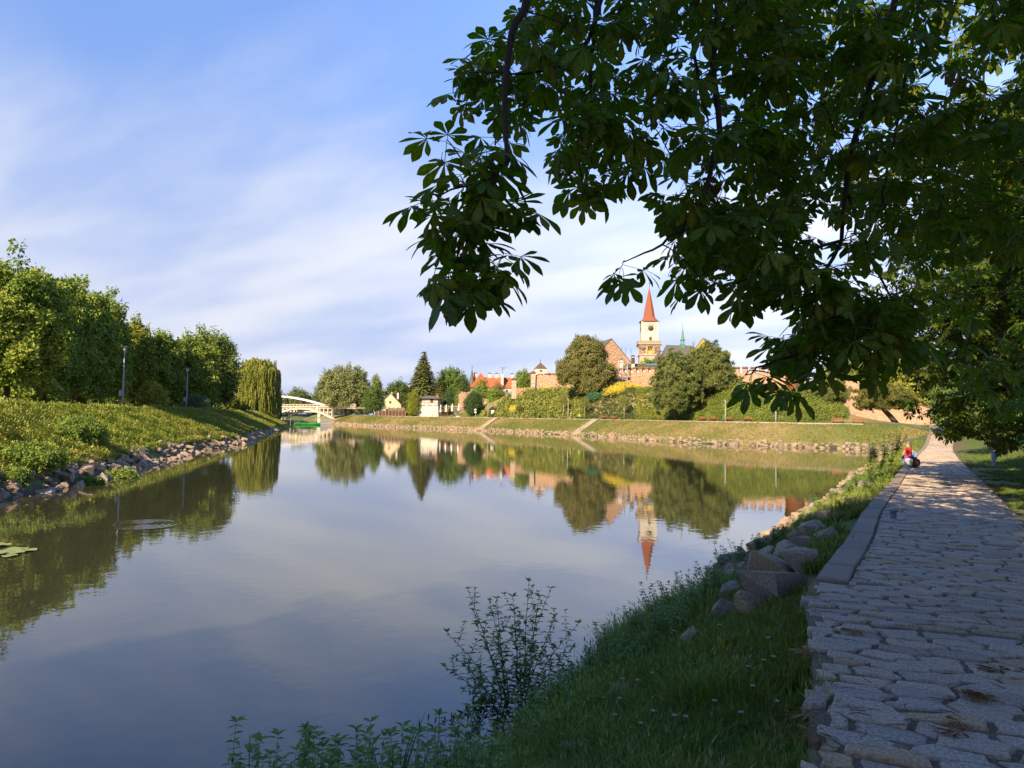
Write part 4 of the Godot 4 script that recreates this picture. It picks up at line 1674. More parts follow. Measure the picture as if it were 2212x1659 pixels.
# ---------- church ----------
func build_church() -> void:
	var D := 277.0
	var base := 9.0
	var o := stand("church_tower", "white-topped stone church tower with red spire and clock", "tower", 1400.5, D, base, 0.10)
	var w := 6.3           # white stage
	var ws := 7.5          # stone stage
	var y0 := high(1400, 786, D) - base
	var y_string := high(1400, 768.5, D) - base
	var y_gal := high(1400, 745, D) - base
	var y_white0 := high(1400, 738, D) - base
	var y_eave := high(1400, 696, D) - base
	var y_tip := high(1400, 620, D) - base
	# stone stage with a pointed opening in the front and side
	var cs := CSGCombiner3D.new()
	cs.name = "stone_stage"
	o.add_child(cs)
	var cb := CSGBox3D.new()
	cb.name = "stage_block"
	cb.size = Vector3(ws, y_gal, ws)
	cb.position.y = y_gal / 2
	cb.material = M.masonry
	cs.add_child(cb)
	var win_y := high(1400, 766, D) - base
	var arch := PackedVector2Array()
	var aw := 0.95
	var ah := 4.6
	arch.append(Vector2(-aw, 0))
	arch.append(Vector2(aw, 0))
	for k in 7:
		var t := k / 6.0
		arch.append(Vector2(aw * cos(t * PI / 2) * (1.0 - 0.05 * t), ah * 0.62 + ah * 0.38 * sin(t * PI / 2)))
	for k in range(5, -1, -1):
		var t := k / 6.0
		arch.append(Vector2(-aw * cos(t * PI / 2) * (1.0 - 0.05 * t), ah * 0.62 + ah * 0.38 * sin(t * PI / 2)))
	for k in 2:
		var cut := CSGPolygon3D.new()
		cut.name = "opening"
		cut.operation = CSGShape3D.OPERATION_SUBTRACTION
		cut.polygon = arch
		cut.depth = 1.0
		cut.material = M.pale_stone
		var turn := 0.0 if k == 0 else -PI / 2
		cut.transform = Transform3D(Basis(Vector3.UP, turn), Basis(Vector3.UP, turn) * Vector3(0.12 if k == 0 else 0.0, win_y, ws / 2 + 0.3))
		cs.add_child(cut)
	for k in 2:
		var turn := 0.0 if k == 0 else -PI / 2
		var tr := Transform3D(Basis(Vector3.UP, turn), Basis(Vector3.UP, turn) * Vector3(0.12 if k == 0 else 0.0, win_y, ws / 2))
		# surround, shutters and their brown doors
		var st := begin()
		var prev := Vector3.ZERO
		for i in range(1, arch.size() + 1):
			var a := arch[i % arch.size()]
			var q := Vector3(a.x * 1.15, a.y * 1.04 - 0.02, 0.06)
			if i > 1:
				beam(st, tr * prev, tr * q, 0.3, 0.22)
			prev = q
		part(st, "window_surround", M.pale_stone, o)
		var sh := begin()
		var small := PackedVector2Array()
		for a in arch:
			small.append(a * Vector2(0.9, 0.97) + Vector2(0, 0.06))
		extrude(sh, small, 0.12, tr.translated_local(Vector3(0, 0, -0.55)))
		var shut := part(sh, "shutter", M.ochre, o)
		for s in [-1.0, 1.0]:
			var dr := begin()
			box(dr, Vector3(s * 0.36, 1.9, -0.38), Vector3(0.56, 1.15, 0.08), tr)
			part(dr, "louvre_door", M.brown_wood, shut)
	# string course and corner buttresses
	var st := begin()
	for y in [y_string - 3.3, y_string - 0.3 + 0.3]:
		box(st, Vector3(0, y, 0), Vector3(ws + 0.5, 0.45, ws + 0.5))
	part(st, "string_course", M.pale_stone, o)
	# rough quoins, alternately long and short, left proud
	var r := RandomNumberGenerator.new()
	r.seed = 6
	for sx in [-1.0, 1.0]:
		var y := y_string + 0.3
		var k := 0
		while y < y_gal - 1.2:
			var hh := r.randf_range(0.38, 0.6)
			var ll := r.randf_range(0.6, 1.0) if k % 2 else r.randf_range(1.0, 1.7)
			var qs := begin()
			box(qs, Vector3(0, 0, 0), Vector3(ll, hh - 0.05, ll))
			var q := part(qs, "quoin", M.quoins[r.randi() % 3], o)
			q.position = Vector3(sx * (ws / 2 + 0.06 - ll / 2), y + hh / 2, ws / 2 + 0.07 - ll / 2)
			y += hh
			k += 1
	for k in 46:
		var qs := begin()
		var ll := r.randf_range(0.4, 0.9)
		box(qs, Vector3.ZERO, Vector3(ll, r.randf_range(0.25, 0.42), 0.2))
		var q := part(qs, "ashlar_block", M.quoins[r.randi() % 3], o)
		var x := r.randf_range(-ws / 2 + 0.9, ws / 2 - 0.9)
		if absf(x - 0.12) < 1.75:
			x = 0.12 + signf(x - 0.12) * r.randf_range(1.75, 2.6)
		q.position = Vector3(x, r.randf_range(y_string + 0.5, y_gal - 1.2), ws / 2 - 0.02)
	# gallery
	var g := begin()
	box(g, Vector3(0, y_gal, 0), Vector3(ws + 1.5, 0.28, ws + 1.5))
	box(g, Vector3(0, y_gal - 0.35, 0), Vector3(ws + 0.8, 0.42, ws + 0.8))
	for k in 13:
		for s in [-1.0, 1.0]:
			box(g, Vector3((k - 6) * 0.6, y_gal - 0.8, s * (ws / 2 + 0.16)), Vector3(0.22, 0.5, 0.3))
			box(g, Vector3(s * (ws / 2 + 0.16), y_gal - 0.8, (k - 6) * 0.6), Vector3(0.3, 0.5, 0.22))
	part(g, "gallery_cornice", M.pale_stone, o)
	var par := begin()
	for s in [-1.0, 1.0]:
		box(par, Vector3(0, y_gal + 0.62, s * (ws / 2 + 0.45)), Vector3(ws + 1.1, 0.95, 0.2))
		box(par, Vector3(s * (ws / 2 + 0.45), y_gal + 0.62, 0), Vector3(0.2, 0.95, ws + 0.6))
		box(par, Vector3(0, y_gal + 1.16, s * (ws / 2 + 0.45)), Vector3(ws + 1.25, 0.14, 0.34))
		box(par, Vector3(s * (ws / 2 + 0.45), y_gal + 1.16, 0), Vector3(0.34, 0.14, ws + 0.5))
	var pp := part(par, "parapet", M.pale_stone, o)
	var rel := begin()
	for k in 12:
		var x := (k - 5.5) * 0.68
		beam(rel, Vector3(x - 0.25, y_gal + 0.3, ws / 2 + 0.58), Vector3(x + 0.25, y_gal + 0.92, ws / 2 + 0.58), 0.05, 0.07)
		beam(rel, Vector3(x - 0.25, y_gal + 0.92, ws / 2 + 0.58), Vector3(x + 0.25, y_gal + 0.3, ws / 2 + 0.58), 0.05, 0.07)
	part(rel, "tracery", M.stone_dark, pp)
	# white stage
	var wh := begin()
	box(wh, Vector3(0, (y_gal + 0.1 + y_eave) / 2, 0), Vector3(w, y_eave - y_gal - 0.1, w))
	part(wh, "white_stage", M.plaster_white, o)
	var fr := begin()
	for k in 9:
		for q in 2:
			var t := Transform3D(Basis(Vector3.UP, -PI / 2 * q), Vector3.ZERO)
			var x := (k - 4) * 0.66
			beam(fr, t * Vector3(x - 0.3, y_eave - 0.62, w / 2 + 0.03), t * Vector3(x, y_eave - 0.95, w / 2 + 0.03), 0.06, 0.1)
			beam(fr, t * Vector3(x, y_eave - 0.95, w / 2 + 0.03), t * Vector3(x + 0.3, y_eave - 0.62, w / 2 + 0.03), 0.06, 0.1)
	part(fr, "frieze", M.pale_stone, o)
	var y_clock := high(1400, 711, D) - base
	for q in 2:
		var t := Transform3D(Basis(Vector3.UP, -PI / 2 * q), Vector3.ZERO) * Transform3D(Basis(Vector3.RIGHT, PI / 2), Vector3(0.35 if q == 0 else 0.0, y_clock, w / 2 + 0.01))
		var c := begin(true)
		lathe(c, [Vector2(0, 0.0), Vector2(1.05, 0.0), Vector2(1.05, 0.1), Vector2(0, 0.1)], 24, t)
		var dial := part(c, "clock_face", M.clock_dark, o)
		var hands := begin()
		for k in 12:
			var a := TAU * k / 12
			var d := Vector3(sin(a), 0, cos(a))
			beam(hands, t * (d * 0.72 + Vector3(0, 0.13, 0)), t * (d * 0.98 + Vector3(0, 0.13, 0)), 0.1, 0.03)
		part(hands, "hour_mark", M.gold, dial)
		for hd in [[0.9, 2.2], [0.62, 4.0]]:
			var hs := begin()
			var d := Vector3(sin(hd[1]), 0, cos(hd[1]))
			beam(hs, t * (d * -0.15 + Vector3(0, 0.17, 0)), t * (d * hd[0] + Vector3(0, 0.17, 0)), 0.09, 0.03)
			part(hs, "clock_hand", M.gold, dial)
		var ft := begin()
		var T := Transform3D(Basis(Vector3.UP, -PI / 2 * q), Vector3.ZERO)
		var cx := 0.35 if q == 0 else 0.0
		var L := [[-1.55, -0.3], [-1.55, 1.0], [-0.75, 1.0], [-0.75, 1.55], [0.75, 1.55], [0.75, 1.0], [1.55, 1.0], [1.55, -0.3]]
		for i in L.size() - 1:
			beam(ft, T * Vector3(cx + L[i][0], y_clock + L[i][1], w / 2 + 0.03), T * Vector3(cx + L[i + 1][0], y_clock + L[i + 1][1], w / 2 + 0.03), 0.06, 0.13)
		for k in [[-1.55, -0.3], [1.55, -0.3], [-1.2, -1.0], [1.2, -1.0]]:
			box(ft, Vector3(cx + k[0], y_clock + k[1], w / 2 + 0.04), Vector3(0.28, 0.28, 0.06), T)
		part(ft, "painted_border", M.stone_dark, dial)
	var dr := begin()
	box(dr, Vector3(0.3, y_white0 + 0.75, w / 2 + 0.02), Vector3(0.95, 1.5, 0.12))
	part(dr, "door", M.brown_wood, o)
	# spire: flared foot, then eight sides
	var sp := begin()
	var rings := []
	for q in [[y_eave, w / 2 + 0.55, 0.0], [y_eave + 0.75, w / 2 - 0.35, 0.12], [y_eave + 1.7, w / 2 - 1.05, 0.5], [y_eave + 5.0, w / 2 - 1.5, 1.0], [y_tip - 0.05, 0.05, 1.0]]:
		var ring := []
		for k in 8:
			var a := TAU * k / 8 + PI / 8
			var rr: float = q[1]
			var oc := Vector2(cos(a), sin(a)) / cos(PI / 8) * rr
			var sq := Vector2(clampf(oc.x * 1.6, -rr, rr), clampf(oc.y * 1.6, -rr, rr))
			var e := sq.lerp(oc, q[2])
			ring.append(Vector3(e.x, q[0], -e.y))
		rings.append(ring)
	for i in rings.size() - 1:
		for k in 8:
			var j := (k + 1) % 8
			quad(sp, rings[i][k], rings[i][j], rings[i + 1][j], rings[i + 1][k])
	for k in range(1, 7):
		tri(sp, rings[0][0], rings[0][k + 1], rings[0][k])
	var spire := part(sp, "spire", M.spire_red, o)
	var fn := begin()
	bar(fn, Vector3(0, y_tip - 0.3, 0), Vector3(0, y_tip + 1.9, 0), 0.07)
	bar(fn, Vector3(-0.45, y_tip + 1.3, 0), Vector3(0.45, y_tip + 1.3, 0), 0.06)
	lathe(fn, [Vector2(0, y_tip + 0.05), Vector2(0.2, y_tip + 0.25), Vector2(0, y_tip + 0.45)], 8)
	part(fn, "finial", M.dark_metal, spire)

	# nave: dark hipped roof, ridge turret and pinnacles
	D = 268.0
	var n := stand("church_nave", "church nave with dark slate roof and green ridge turret", "church", 1468, D, base, 0.35)
	var ridge := high(1468, 746, D) - base
	var eave := high(1468, 800, D) - base
	var ns := begin()
	box(ns, Vector3(0, eave / 2, 0), Vector3(17, eave, 9.5))
	part(ns, "wall", M.pale_stone, n)
	part(hip_roof(18, 10.5, ridge - eave, 10.5, eave), "roof", M.slate, n)
	var seams := begin()
	for k in 22:
		var f := k / 21.0
		beam(seams, Vector3(lerpf(-8.6, 8.6, f), eave + 0.1, 5.2), Vector3(lerpf(-5.2, 5.2, f), ridge + 0.05, 0.06), 0.09, 0.09)
	part(seams, "roof_seam", M.slate, n)
	var T := 1.0
	var tb := ridge - 0.9
	var tx := 1.0
	var tt := high(1474, 703, D) - base
	var ts := begin()
	box(ts, Vector3(tx, tb + 0.6, 0), Vector3(1.5, 1.6, 1.5))
	for k in 8:
		var a := TAU * k / 8
		bar(ts, Vector3(tx + cos(a) * 0.66, tb + 1.4, sin(a) * 0.66), Vector3(tx + cos(a) * 0.66, tb + 2.9, sin(a) * 0.66), 0.12)
	lathe(ts, [Vector2(1.0, tb + 2.8), Vector2(1.0, tb + 3.05), Vector2(0.62, tb + 3.4), Vector2(0.3, tb + 6.0), Vector2(0.04, tt - 0.6)], 8, Transform3D(Basis(), Vector3(tx, 0, 0)))
	var tur := part(ts, "ridge_turret", M.verdigris, n)
	var tf := begin()
	bar(tf, Vector3(tx, tt - 0.8, 0), Vector3(tx, tt + 0.9, 0), 0.05)
	part(tf, "finial", M.dark_metal, tur)
	var em := begin(true)
	for k in 14:
		var a := TAU * k / 14
		var b := TAU * (k + 1) / 14
		bar(em, Vector3(5.25 + cos(a) * 0.4, ridge + 0.9 + sin(a) * 0.55, 0), Vector3(5.25 + cos(b) * 0.4, ridge + 0.9 + sin(b) * 0.55, 0), 0.08, 5)
	bar(em, Vector3(5.25, ridge - 0.1, 0), Vector3(5.25, ridge + 0.5, 0), 0.08)
	part(em, "roof_emblem", M.dark_metal, n)
	var cr := begin()
	bar(cr, Vector3(-8.2, ridge - 5.2, 2), Vector3(-8.2, ridge - 1.9, 2), 0.14)
	bar(cr, Vector3(-9.0, ridge - 2.7, 2), Vector3(-7.4, ridge - 2.7, 2), 0.14)
	part(cr, "gable_cross", M.dark_metal, n)
	for k in 4:
		var ps := begin()
		box(ps, Vector3(0, 1.5, 0), Vector3(0.55, 3.0, 0.55))
		lathe(ps, [Vector2(0.38, 3.0), Vector2(0, 3.9)], 4)
		var q := part(ps, "pinnacle", M.stone_dark, n)
		q.position = Vector3(-8.6 - k * 0.75, ridge - 6.2 - k * 0.95, 2.2)

	# yellow gabled house behind the pines
	D = 262.0
	var yh := stand("yellow_gable_house", "house with a bright yellow brick gable above the pines", "house", 1523, D, base, -0.15)
	var apex := high(1522, 733, D) - base
	gable_house(yh, 8.6, 9.0, apex - 5.6, 5.5, M.yellow_brick, M.slate, 0.2)

# ---------- town wall ----------
# a wall between two picture places, battlements along the top
func town_wall(label: String, px0: float, d0: float, px1: float, d1: float, top0: float, top1: float, merlons: int, m: Material, cap: Material, seed_: int, sink := 2.0, holes := 16) -> Node3D:
	var a := on_ground(px0, d0)
	var b := on_ground(px1, d1)
	var ya := high(px0, top0, d0)
	var yb := high(px1, top1, d1)
	var o := thing("town_wall", label, "wall", Vector3(a.x, minf(a.y, b.y) - sink, a.z), 0.0, "stretches of the old town wall")
	var e := b - a
	e.y = 0
	var n := Vector3(-e.z, 0, e.x).normalized()
	if n.dot(-a) < 0:
		n = -n
	var base := o.position.y
	var r := RandomNumberGenerator.new()
	r.seed = seed_
	var st := begin()
	var steps := 14
	var prev := []
	for i in steps + 1:
		var t := i / float(steps)
		var p := e * t
		var y := lerpf(ya, yb, t) - base + r.randf_range(-0.12, 0.12)
		var now := [p + n * 0.9, p + n * 0.55 + Vector3(0, y, 0), p - n * 0.55 + Vector3(0, y, 0), p - n * 0.9]
		if i:
			var pr := prev
			if (b - a).cross(Vector3.UP).dot(n) > 0:
				for k in 3:
					quad(st, pr[k], now[k], now[k + 1], pr[k + 1])
			else:
				for k in 3:
					quad(st, now[k], pr[k], pr[k + 1], now[k + 1])
		else:
			quad(st, now[3], now[2], now[1], now[0])
		prev = now
	quad(st, prev[0], prev[1], prev[2], prev[3])
	part(st, "masonry", m, o)
	for k in merlons:
		var t := (k + 0.5) / merlons
		var p := e * t + Vector3(0, lerpf(ya, yb, t) - base, 0)
		var long := e.length() / merlons * 0.58
		var bs := Basis(e.normalized(), Vector3.UP, e.normalized().cross(Vector3.UP))
		var ms := begin()
		var hh := r.randf_range(0.95, 1.2)
		box(ms, Vector3(0, hh / 2 - 0.15, 0), Vector3(long, hh + 0.3, 0.8))
		var q := part(ms, "merlon", m, o)
		q.transform = Transform3D(bs, p)
		var cs := begin()
		extrude(cs, PackedVector2Array([Vector2(-0.62, hh), Vector2(0.62, hh), Vector2(0, hh + 0.42)]), long + 0.25, Transform3D(Basis(Vector3(0, 0, -1), Vector3.UP, Vector3.RIGHT), Vector3(-long / 2 - 0.12, 0, 0)))
		part(cs, "coping", cap, q)
	# putlog holes, as dark recessed blocks
	for k in holes:
		var t := r.randf_range(0.05, 0.95)
		var hs := begin()
		box(hs, Vector3.ZERO, Vector3(0.24, 0.24, 0.3))
		var q := part(hs, "putlog_hole", M.void_dark, o)
		var y := (lerpf(ya, yb, t) - base) * r.randf_range(0.45, 0.93)
		var f: float = 0.9 - 0.35 * y / (ya - base)
		q.transform = Transform3D(Basis(e.normalized(), Vector3.UP, e.normalized().cross(Vector3.UP)), e * t + n * (f - 0.125) + Vector3(0, y, 0))
	return o

func build_town_wall() -> void:
	town_wall("town wall stretch with ragged battlements left of the linden", 1158, 222, 1300, 209, 810, 812, 0, M.brick_old, M.tile_old, 31)
	var mw := town_wall("crenellated upper wall behind the ragged stretch", 1158, 225, 1235, 218, 817, 817, 5, M.brick_old, M.tile_red, 32)
	town_wall("town wall stretch with red-capped battlements right of the scaffold", 1300, 211, 1430, 203, 805, 805, 10, M.brick_old, M.tile_red, 33, 2.0, 22)
	town_wall("long plain town wall behind the hanging leaves", 1548, 176, 1748, 166, 806, 806, 11, M.brick_smooth, M.tile_old, 34, 2.0, 10)
	town_wall("low wall end by the far lawn on the right", 1745, 162, 2010, 146, 876, 886, 0, M.brick_smooth, M.tile_old, 35, 2.0, 4)
	town_wall("low garden wall right of the terrace yew", 1000, 256, 1064, 246, 863, 861, 0, M.brick_smooth, M.tile_old, 36, 1.0, 0)
	# white buttress pier and stumps at the left end
	var D := 221.0
	var g := on_ground(1150, D).y - 1.5
	for q in [[1150.5, 806, 4.4, "white plastered wall pier at the left end of the battlements", M.plaster_old], [1109, 820, 4.6, "short brick wall pier left of the white one", M.plaster_old]]:
		var o := stand("wall_pier", q[3], "pier", q[0], D, g, 0.1, "piers of the old town wall")
		var hh: float = high(q[0], q[1], D) - g
		var st := begin()
		var w := wpx(q[2] * 2, D)
		box(st, Vector3(0, hh / 2, 0), Vector3(w, hh, w))
		part(st, "shaft", q[4], o)
		var c := begin()
		for k in 2:
			box(c, Vector3(0, hh * (0.62 + 0.2 * k), 0), Vector3(w + 0.12, 0.22, w + 0.12))
		part(c, "band", M.pale_stone, o)
		var t := hip_roof(w + 0.7, w + 0.7, 0.8, 0.0, hh)
		part(t, "cap", M.tile_old, o)
	var lw := stand("link_wall", "low brick wall with arched opening between the two piers", "wall", 1130, 221, g, 0.1)
	var hh := high(1130, 838, 221) - g
	var cs := CSGCombiner3D.new()
	cs.name = "masonry"
	lw.add_child(cs)
	var cb := CSGBox3D.new()
	cb.name = "wall_block"
	cb.size = Vector3(wpx(34, 221), hh, 0.8)
	cb.position.y = hh / 2
	cb.material = M.brick_old
	cs.add_child(cb)
	var cut := CSGCylinder3D.new()
	cut.name = "opening"
	cut.operation = CSGShape3D.OPERATION_SUBTRACTION
	cut.radius = 0.8
	cut.height = 2.0
	cut.sides = 20
	cut.rotation.x = PI / 2
	cut.position = Vector3(0.4, hh - 2.2, 0)
	cut.material = M.brick_old
	cs.add_child(cut)
	# ruined pier above the cafe terrace
	D = 256.0
	var rp := stand("ruined_pier", "broken brick wall pier above the cafe terrace", "ruin", 1003, D, on_ground(1003, D).y - 0.5, 0.1)
	var rh := high(1003, 846, D) - rp.position.y
	var rs := begin()
	extrude(rs, PackedVector2Array([Vector2(-2.0, 0), Vector2(2.4, 0), Vector2(2.1, rh * 0.45), Vector2(2.2, rh * 0.9), Vector2(1.5, rh), Vector2(0.4, rh * 0.96), Vector2(-1.2, rh), Vector2(-2.3, rh * 0.86), Vector2(-1.7, rh * 0.4)]), 1.6)
	part(rs, "masonry", M.brick_smooth, rp)
	# scaffold before the wall
	D = 205.0
	var so := stand("scaffold", "metal pipe scaffold against the brick wall right of the linden", "scaffold", 1341, D, on_ground(1341, D).y, 0.05)
	var sh := high(1341, 778, D) - so.position.y
	for x in [-2.6, -0.8, 0.4, 1.7]:
		for z in [0.6, -0.5]:
			var p := begin()
			bar(p, Vector3(x, -0.2, z), Vector3(x, sh * (1.0 if x > -1 else 0.72), z), 0.055)
			part(p, "standard", M.pipe, so)
	for k in 6:
		var y := sh * (k + 0.6) / 6.0
		for z in [0.6, -0.5]:
			var p := begin()
			bar(p, Vector3(-2.6 if y < sh * 0.7 else -0.8, y, z), Vector3(1.7, y, z), 0.05)
			part(p, "ledger", M.pipe, so)
		if k < 5:
			var p := begin()
			bar(p, Vector3(0.4 if k % 2 else 1.7, y, 0.62), Vector3(1.7 if k % 2 else 0.4, y + sh / 6.0, 0.62), 0.045)
			part(p, "brace", M.pipe, so)
		if k % 2:
			add_box(Vector3(0.6, y + 0.08, 0.05), Vector3(2.4, 0.06, 0.9), "plank_deck", M.brown_wood, so)
	var dd := stand("wall_doorway", "small dark door frame with handrail at the wall foot", "door", 1365, 204.5, on_ground(1365, 204.5).y, 0.05)
	add_box(Vector3(0, 1.0, 0), Vector3(1.3, 2.0, 0.3), "door", M.void_dark, dd)
	var rl := begin()
	bar(rl, Vector3(-1.6, 2.2, 0.5), Vector3(2.0, 2.1, 0.5), 0.06)
	bar(rl, Vector3(-1.6, 0, 0.5), Vector3(-1.6, 2.2, 0.5), 0.06)
	part(rl, "handrail", M.pipe, dd)
	# brick roof gable behind the linden
	D = 238.0
	var gb := stand("brick_gable_house", "tall house with weathered brick gable behind the linden", "house", 1310, D, 9.0, 0.3)
	var ga := high(1310, 735, D) - 9.0
	gable_house(gb, 16.0, 9.0, ga - 9.0, 9.0, M.brick_old, M.slate, 0.2)
	var ant := begin()
	for x in [5.0, 6.4, 8.2]:
		bar(ant, Vector3(x, ga - 8.0, 0), Vector3(x, ga - 1.2 - x * 0.15, 0), 0.06)
	part(ant, "aerial", M.dark_metal, gb)
	# chimneys, tarpaulin and low roofs behind the battlements
	D = 219.0
	var lo := stand("low_house", "low house roof with white chimney behind the battlements", "house", 1385, D, 9.5, 0.05)
	var lh := high(1385, 800, D) - 9.5
	var ls := begin()
	box(ls, Vector3(0, lh / 2, 0), Vector3(13, lh, 6))
	part(ls, "wall", M.plaster_white, lo)
	part(hip_roof(13.6, 6.6, high(1385, 786, D) - 9.5 - lh, 9.0, lh), "roof", M.moss_roof, lo)
	var ch := wpx(14.5, D) / 2
	chimney(-2.6, lh - 0.5, 2.2, 0.95, high(1388, 768, D) - 9.5 - lh, lo, M.chimney_white, M.void_dark)
	add_box(Vector3(-2.6, lh + 2.7, 2.2), Vector3(1.0, 1.9, 1.0), "chimney_pot", M.chimney_dark, lo)
	chimney(-6.0, lh - 0.5, -1.0, 1.1, high(1370, 774, D) - 9.5 - lh, lo, M.chimney_white, M.slate)
	var tarp := stand("tarpaulin", "bright blue tarpaulin over a roof above the battlements", "tarpaulin", 1407, 217, high(1407, 801, 217), 0.05)
	var tps := begin(true)
	var tw := wpx(14, 217)
	var th := high(1407, 785, 217) - high(1407, 801, 217)
	for i in 8:
		for j in 4:
			var v := []
			for c in [[i, j], [i + 1, j], [i + 1, j + 1], [i, j + 1]]:
				var u: float = c[0] / 8.0
				var f: float = c[1] / 4.0
				v.append(Vector3(lerpf(-tw, tw, u) + f * 0.4, f * th + 0.07 * sin(u * 17.0 + f * 5), -f * 1.5 + 0.12 * sin(u * 21.0 + f * 9.0)))
			quad(tps, v[0], v[1], v[2], v[3])
	part(tps, "sheet", M.blue_tarp, tarp)
	# conical brick tower behind the hanging leaves
	D = 168.0
	var ct := stand("wall_tower", "round-cornered brick wall tower with red cone roof behind leaves", "tower", 1719, D, on_ground(1719, D).y - 2)
	var cy := high(1719, 778, D) - ct.position.y
	var cst := begin(true)
	lathe(cst, [Vector2(2.7, 0), Vector2(2.35, cy), Vector2(2.6, cy), Vector2(2.6, cy + 0.4), Vector2(0, cy + 0.4)], 14)
	part(cst, "shaft", M.brick_orange, ct)
	var ccs := begin()
	lathe(ccs, [Vector2(2.7, cy + 0.41), Vector2(0, high(1719, 736, D) - ct.position.y)], 14)
	part(ccs, "cone_roof", M.tile_red, ct)
	D = 160.0
	var wt := stand("wall_tower", "square brick wall tower with orange tile edge, right of the conifer", "tower", 1838, D, on_ground(1838, D).y - 2, 0.15)
	var wy := high(1838, 822, D) - wt.position.y
	var wts := begin()
	box(wts, Vector3(0, wy / 2, 0), Vector3(2.9, wy, 2.9))
	part(wts, "shaft", M.brick_smooth, wt)
	part(hip_roof(3.4, 3.4, 0.7, 0.0, wy), "roof", M.tile_red, wt)

# ---------- houses on the right bank ----------
func build_houses() -> void:
	# red-roofed terrace
	var D := bank(1064, 60)
	var base := on_ground(1066, D).y
	var o := stand("red_roof_house", "long house with bright red tiled roofs and white chimneys", "house", 1064, D, base, 0.05)
	var L := wpx(98, D)
	var ev := high(1064, 838, D) - base
	var rg := high(1064, 815, D) - base
	var st := begin()
	box(st, Vector3(0, ev / 2, 0), Vector3(L, ev, 7))
	part(st, "wall", M.plaster_white, o)
	part(hip_roof(L + 0.6, 8.0, rg - ev, L - 3.5, ev), "roof", M.tile_bright, o)
	var gs := begin()
	extrude(gs, PackedVector2Array([Vector2(-L / 2 - 0.4, ev - 0.5), Vector2(-L / 2 + 8.6, ev - 0.5), Vector2(-L / 2 + 4.2, high(1030, 806, D) - base)]), 6.0, Transform3D(Basis(), Vector3(0, 0, -2.2)))
	part(gs, "cross_roof", M.tile_bright, o)
	for x in [-L / 2 + 2.0, -L / 2 + 8.0, L / 2 - 8.0, L / 2 - 1.5]:
		chimney(x, rg - 0.6, -0.3, 1.2, 2.1, o, M.chimney_white, M.tile_old)
	add_box(Vector3(L * 0.19, (ev + rg) / 2 + 0.6, 2.4), Vector3(1.0, rg - ev + 1.2, 4.0), "fire_wall", M.chimney_white, o)
	var an := begin()
	bar(an, Vector3(L * 0.21, rg, 0), Vector3(L * 0.21, rg + 4.2, 0), 0.07)
	for k in 3:
		bar(an, Vector3(L * 0.21 - 0.9 + k * 0.3, rg + 4.2 - k * 0.5, 0), Vector3(L * 0.21 + 1.6 - k * 0.5, rg + 4.2 - k * 0.5, 0), 0.05)
	part(an, "television_aerial", M.dark_metal, o)
	for k in 2:
		window(Vector3(-L / 2 + 6.0 + k * 9.0, ev - 1.4, 3.55), 1.1, 1.4, o, M.plaster_white, M.dark_glass)
	# slim slate spire behind it
	var sp := stand("slate_spire", "slim dark slate spire left of the red roofs", "spire", 1018, 300.0, high(1018, 840, 300))
	var sps := begin()
	var y1 := high(1018, 796, 300) - sp.position.y
	lathe(sps, [Vector2(1.5, -3.0), Vector2(1.5, 2.0), Vector2(1.1, 3.0), Vector2(0.05, y1)], 8)
	part(sps, "spire_roof", M.slate, sp)
	var spf := begin()
	bar(spf, Vector3(0, y1 - 0.2, 0), Vector3(0, y1 + 1.2, 0), 0.07)
	bar(spf, Vector3(-0.4, y1 + 0.8, 0), Vector3(0.4, y1 + 0.8, 0), 0.06)
	part(spf, "finial", M.dark_metal, sp)
	# white pavilion with brown pyramid roof
	D = 240.0
	var pb := high(1166, 822, D)
	var pv := stand("white_pavilion", "small white tower house with brown pyramid roof", "house", 1166, D, pb - 6, 0.1)
	var ph := high(1166, 797, D) - pb + 6
	var pw := wpx(25, D)
	var ps := begin()
	box(ps, Vector3(0, ph / 2, 0), Vector3(pw, ph, pw))
	part(ps, "wall", M.plaster_white, pv)
	var rf := part(hip_roof(pw + 0.3, pw + 0.3, high(1166, 783, D) - high(1166, 797, D), 0.0, ph), "roof", M.brown_roof, pv)
	var fb := begin()
	bar(fb, Vector3(0, ph + 1.6, 0), Vector3(0, ph + 3.2, 0), 0.08)
	part(fb, "finial", M.dark_metal, rf)
	var eye := begin()
	lathe(eye, [Vector2(0, 0), Vector2(0.36, 0), Vector2(0.36, 0.08), Vector2(0, 0.08)], 14, Transform3D(Basis(Vector3.RIGHT, PI / 2).scaled_local(Vector3(1.5, 1, 0.7)), Vector3(0, ph - 0.75, pw / 2)))
	part(eye, "oval_window", M.void_dark, pv)
	# old roofs left and right of it
	var orf := stand("old_roof_house", "weathered tiled roof behind the pavilion", "house", 1180, 252, high(1180, 822, 252) - 6, 0.1)
	var os := begin()
	box(os, Vector3(0, 3, 0), Vector3(17, 6, 6))
	part(os, "wall", M.plaster_old, orf)
	part(hip_roof(17.6, 7.0, high(1180, 806, 252) - high(1180, 822, 252), 15, 6), "roof", M.tile_old, orf)

	# cream gabled house
	D = bank(848, 21)
	base = on_ground(848, D).y
	var ch := stand("cream_house", "cream-walled house with brown tiled gable roof", "house", 849, D, base, -0.25)
	var w := wpx(48, D)
	var we := high(849, 875, D) - base
	var wr := high(849, 851, D) - base
	gable_house(ch, w, 9.5, we, wr - we, M.plaster_cream, M.tile_brown, 0.3)
	window(Vector3(0.0, we + 1.0, 4.78), 0.85, 0.9, ch, M.brown_wood, M.dark_glass)
	window(Vector3(-1.1, 2.0, 4.78), 1.2, 1.7, ch, M.brown_wood, M.dark_glass)
	window(Vector3(1.9, 2.3, 4.78), 0.45, 0.5, ch, M.brown_wood, M.dark_glass, 0)
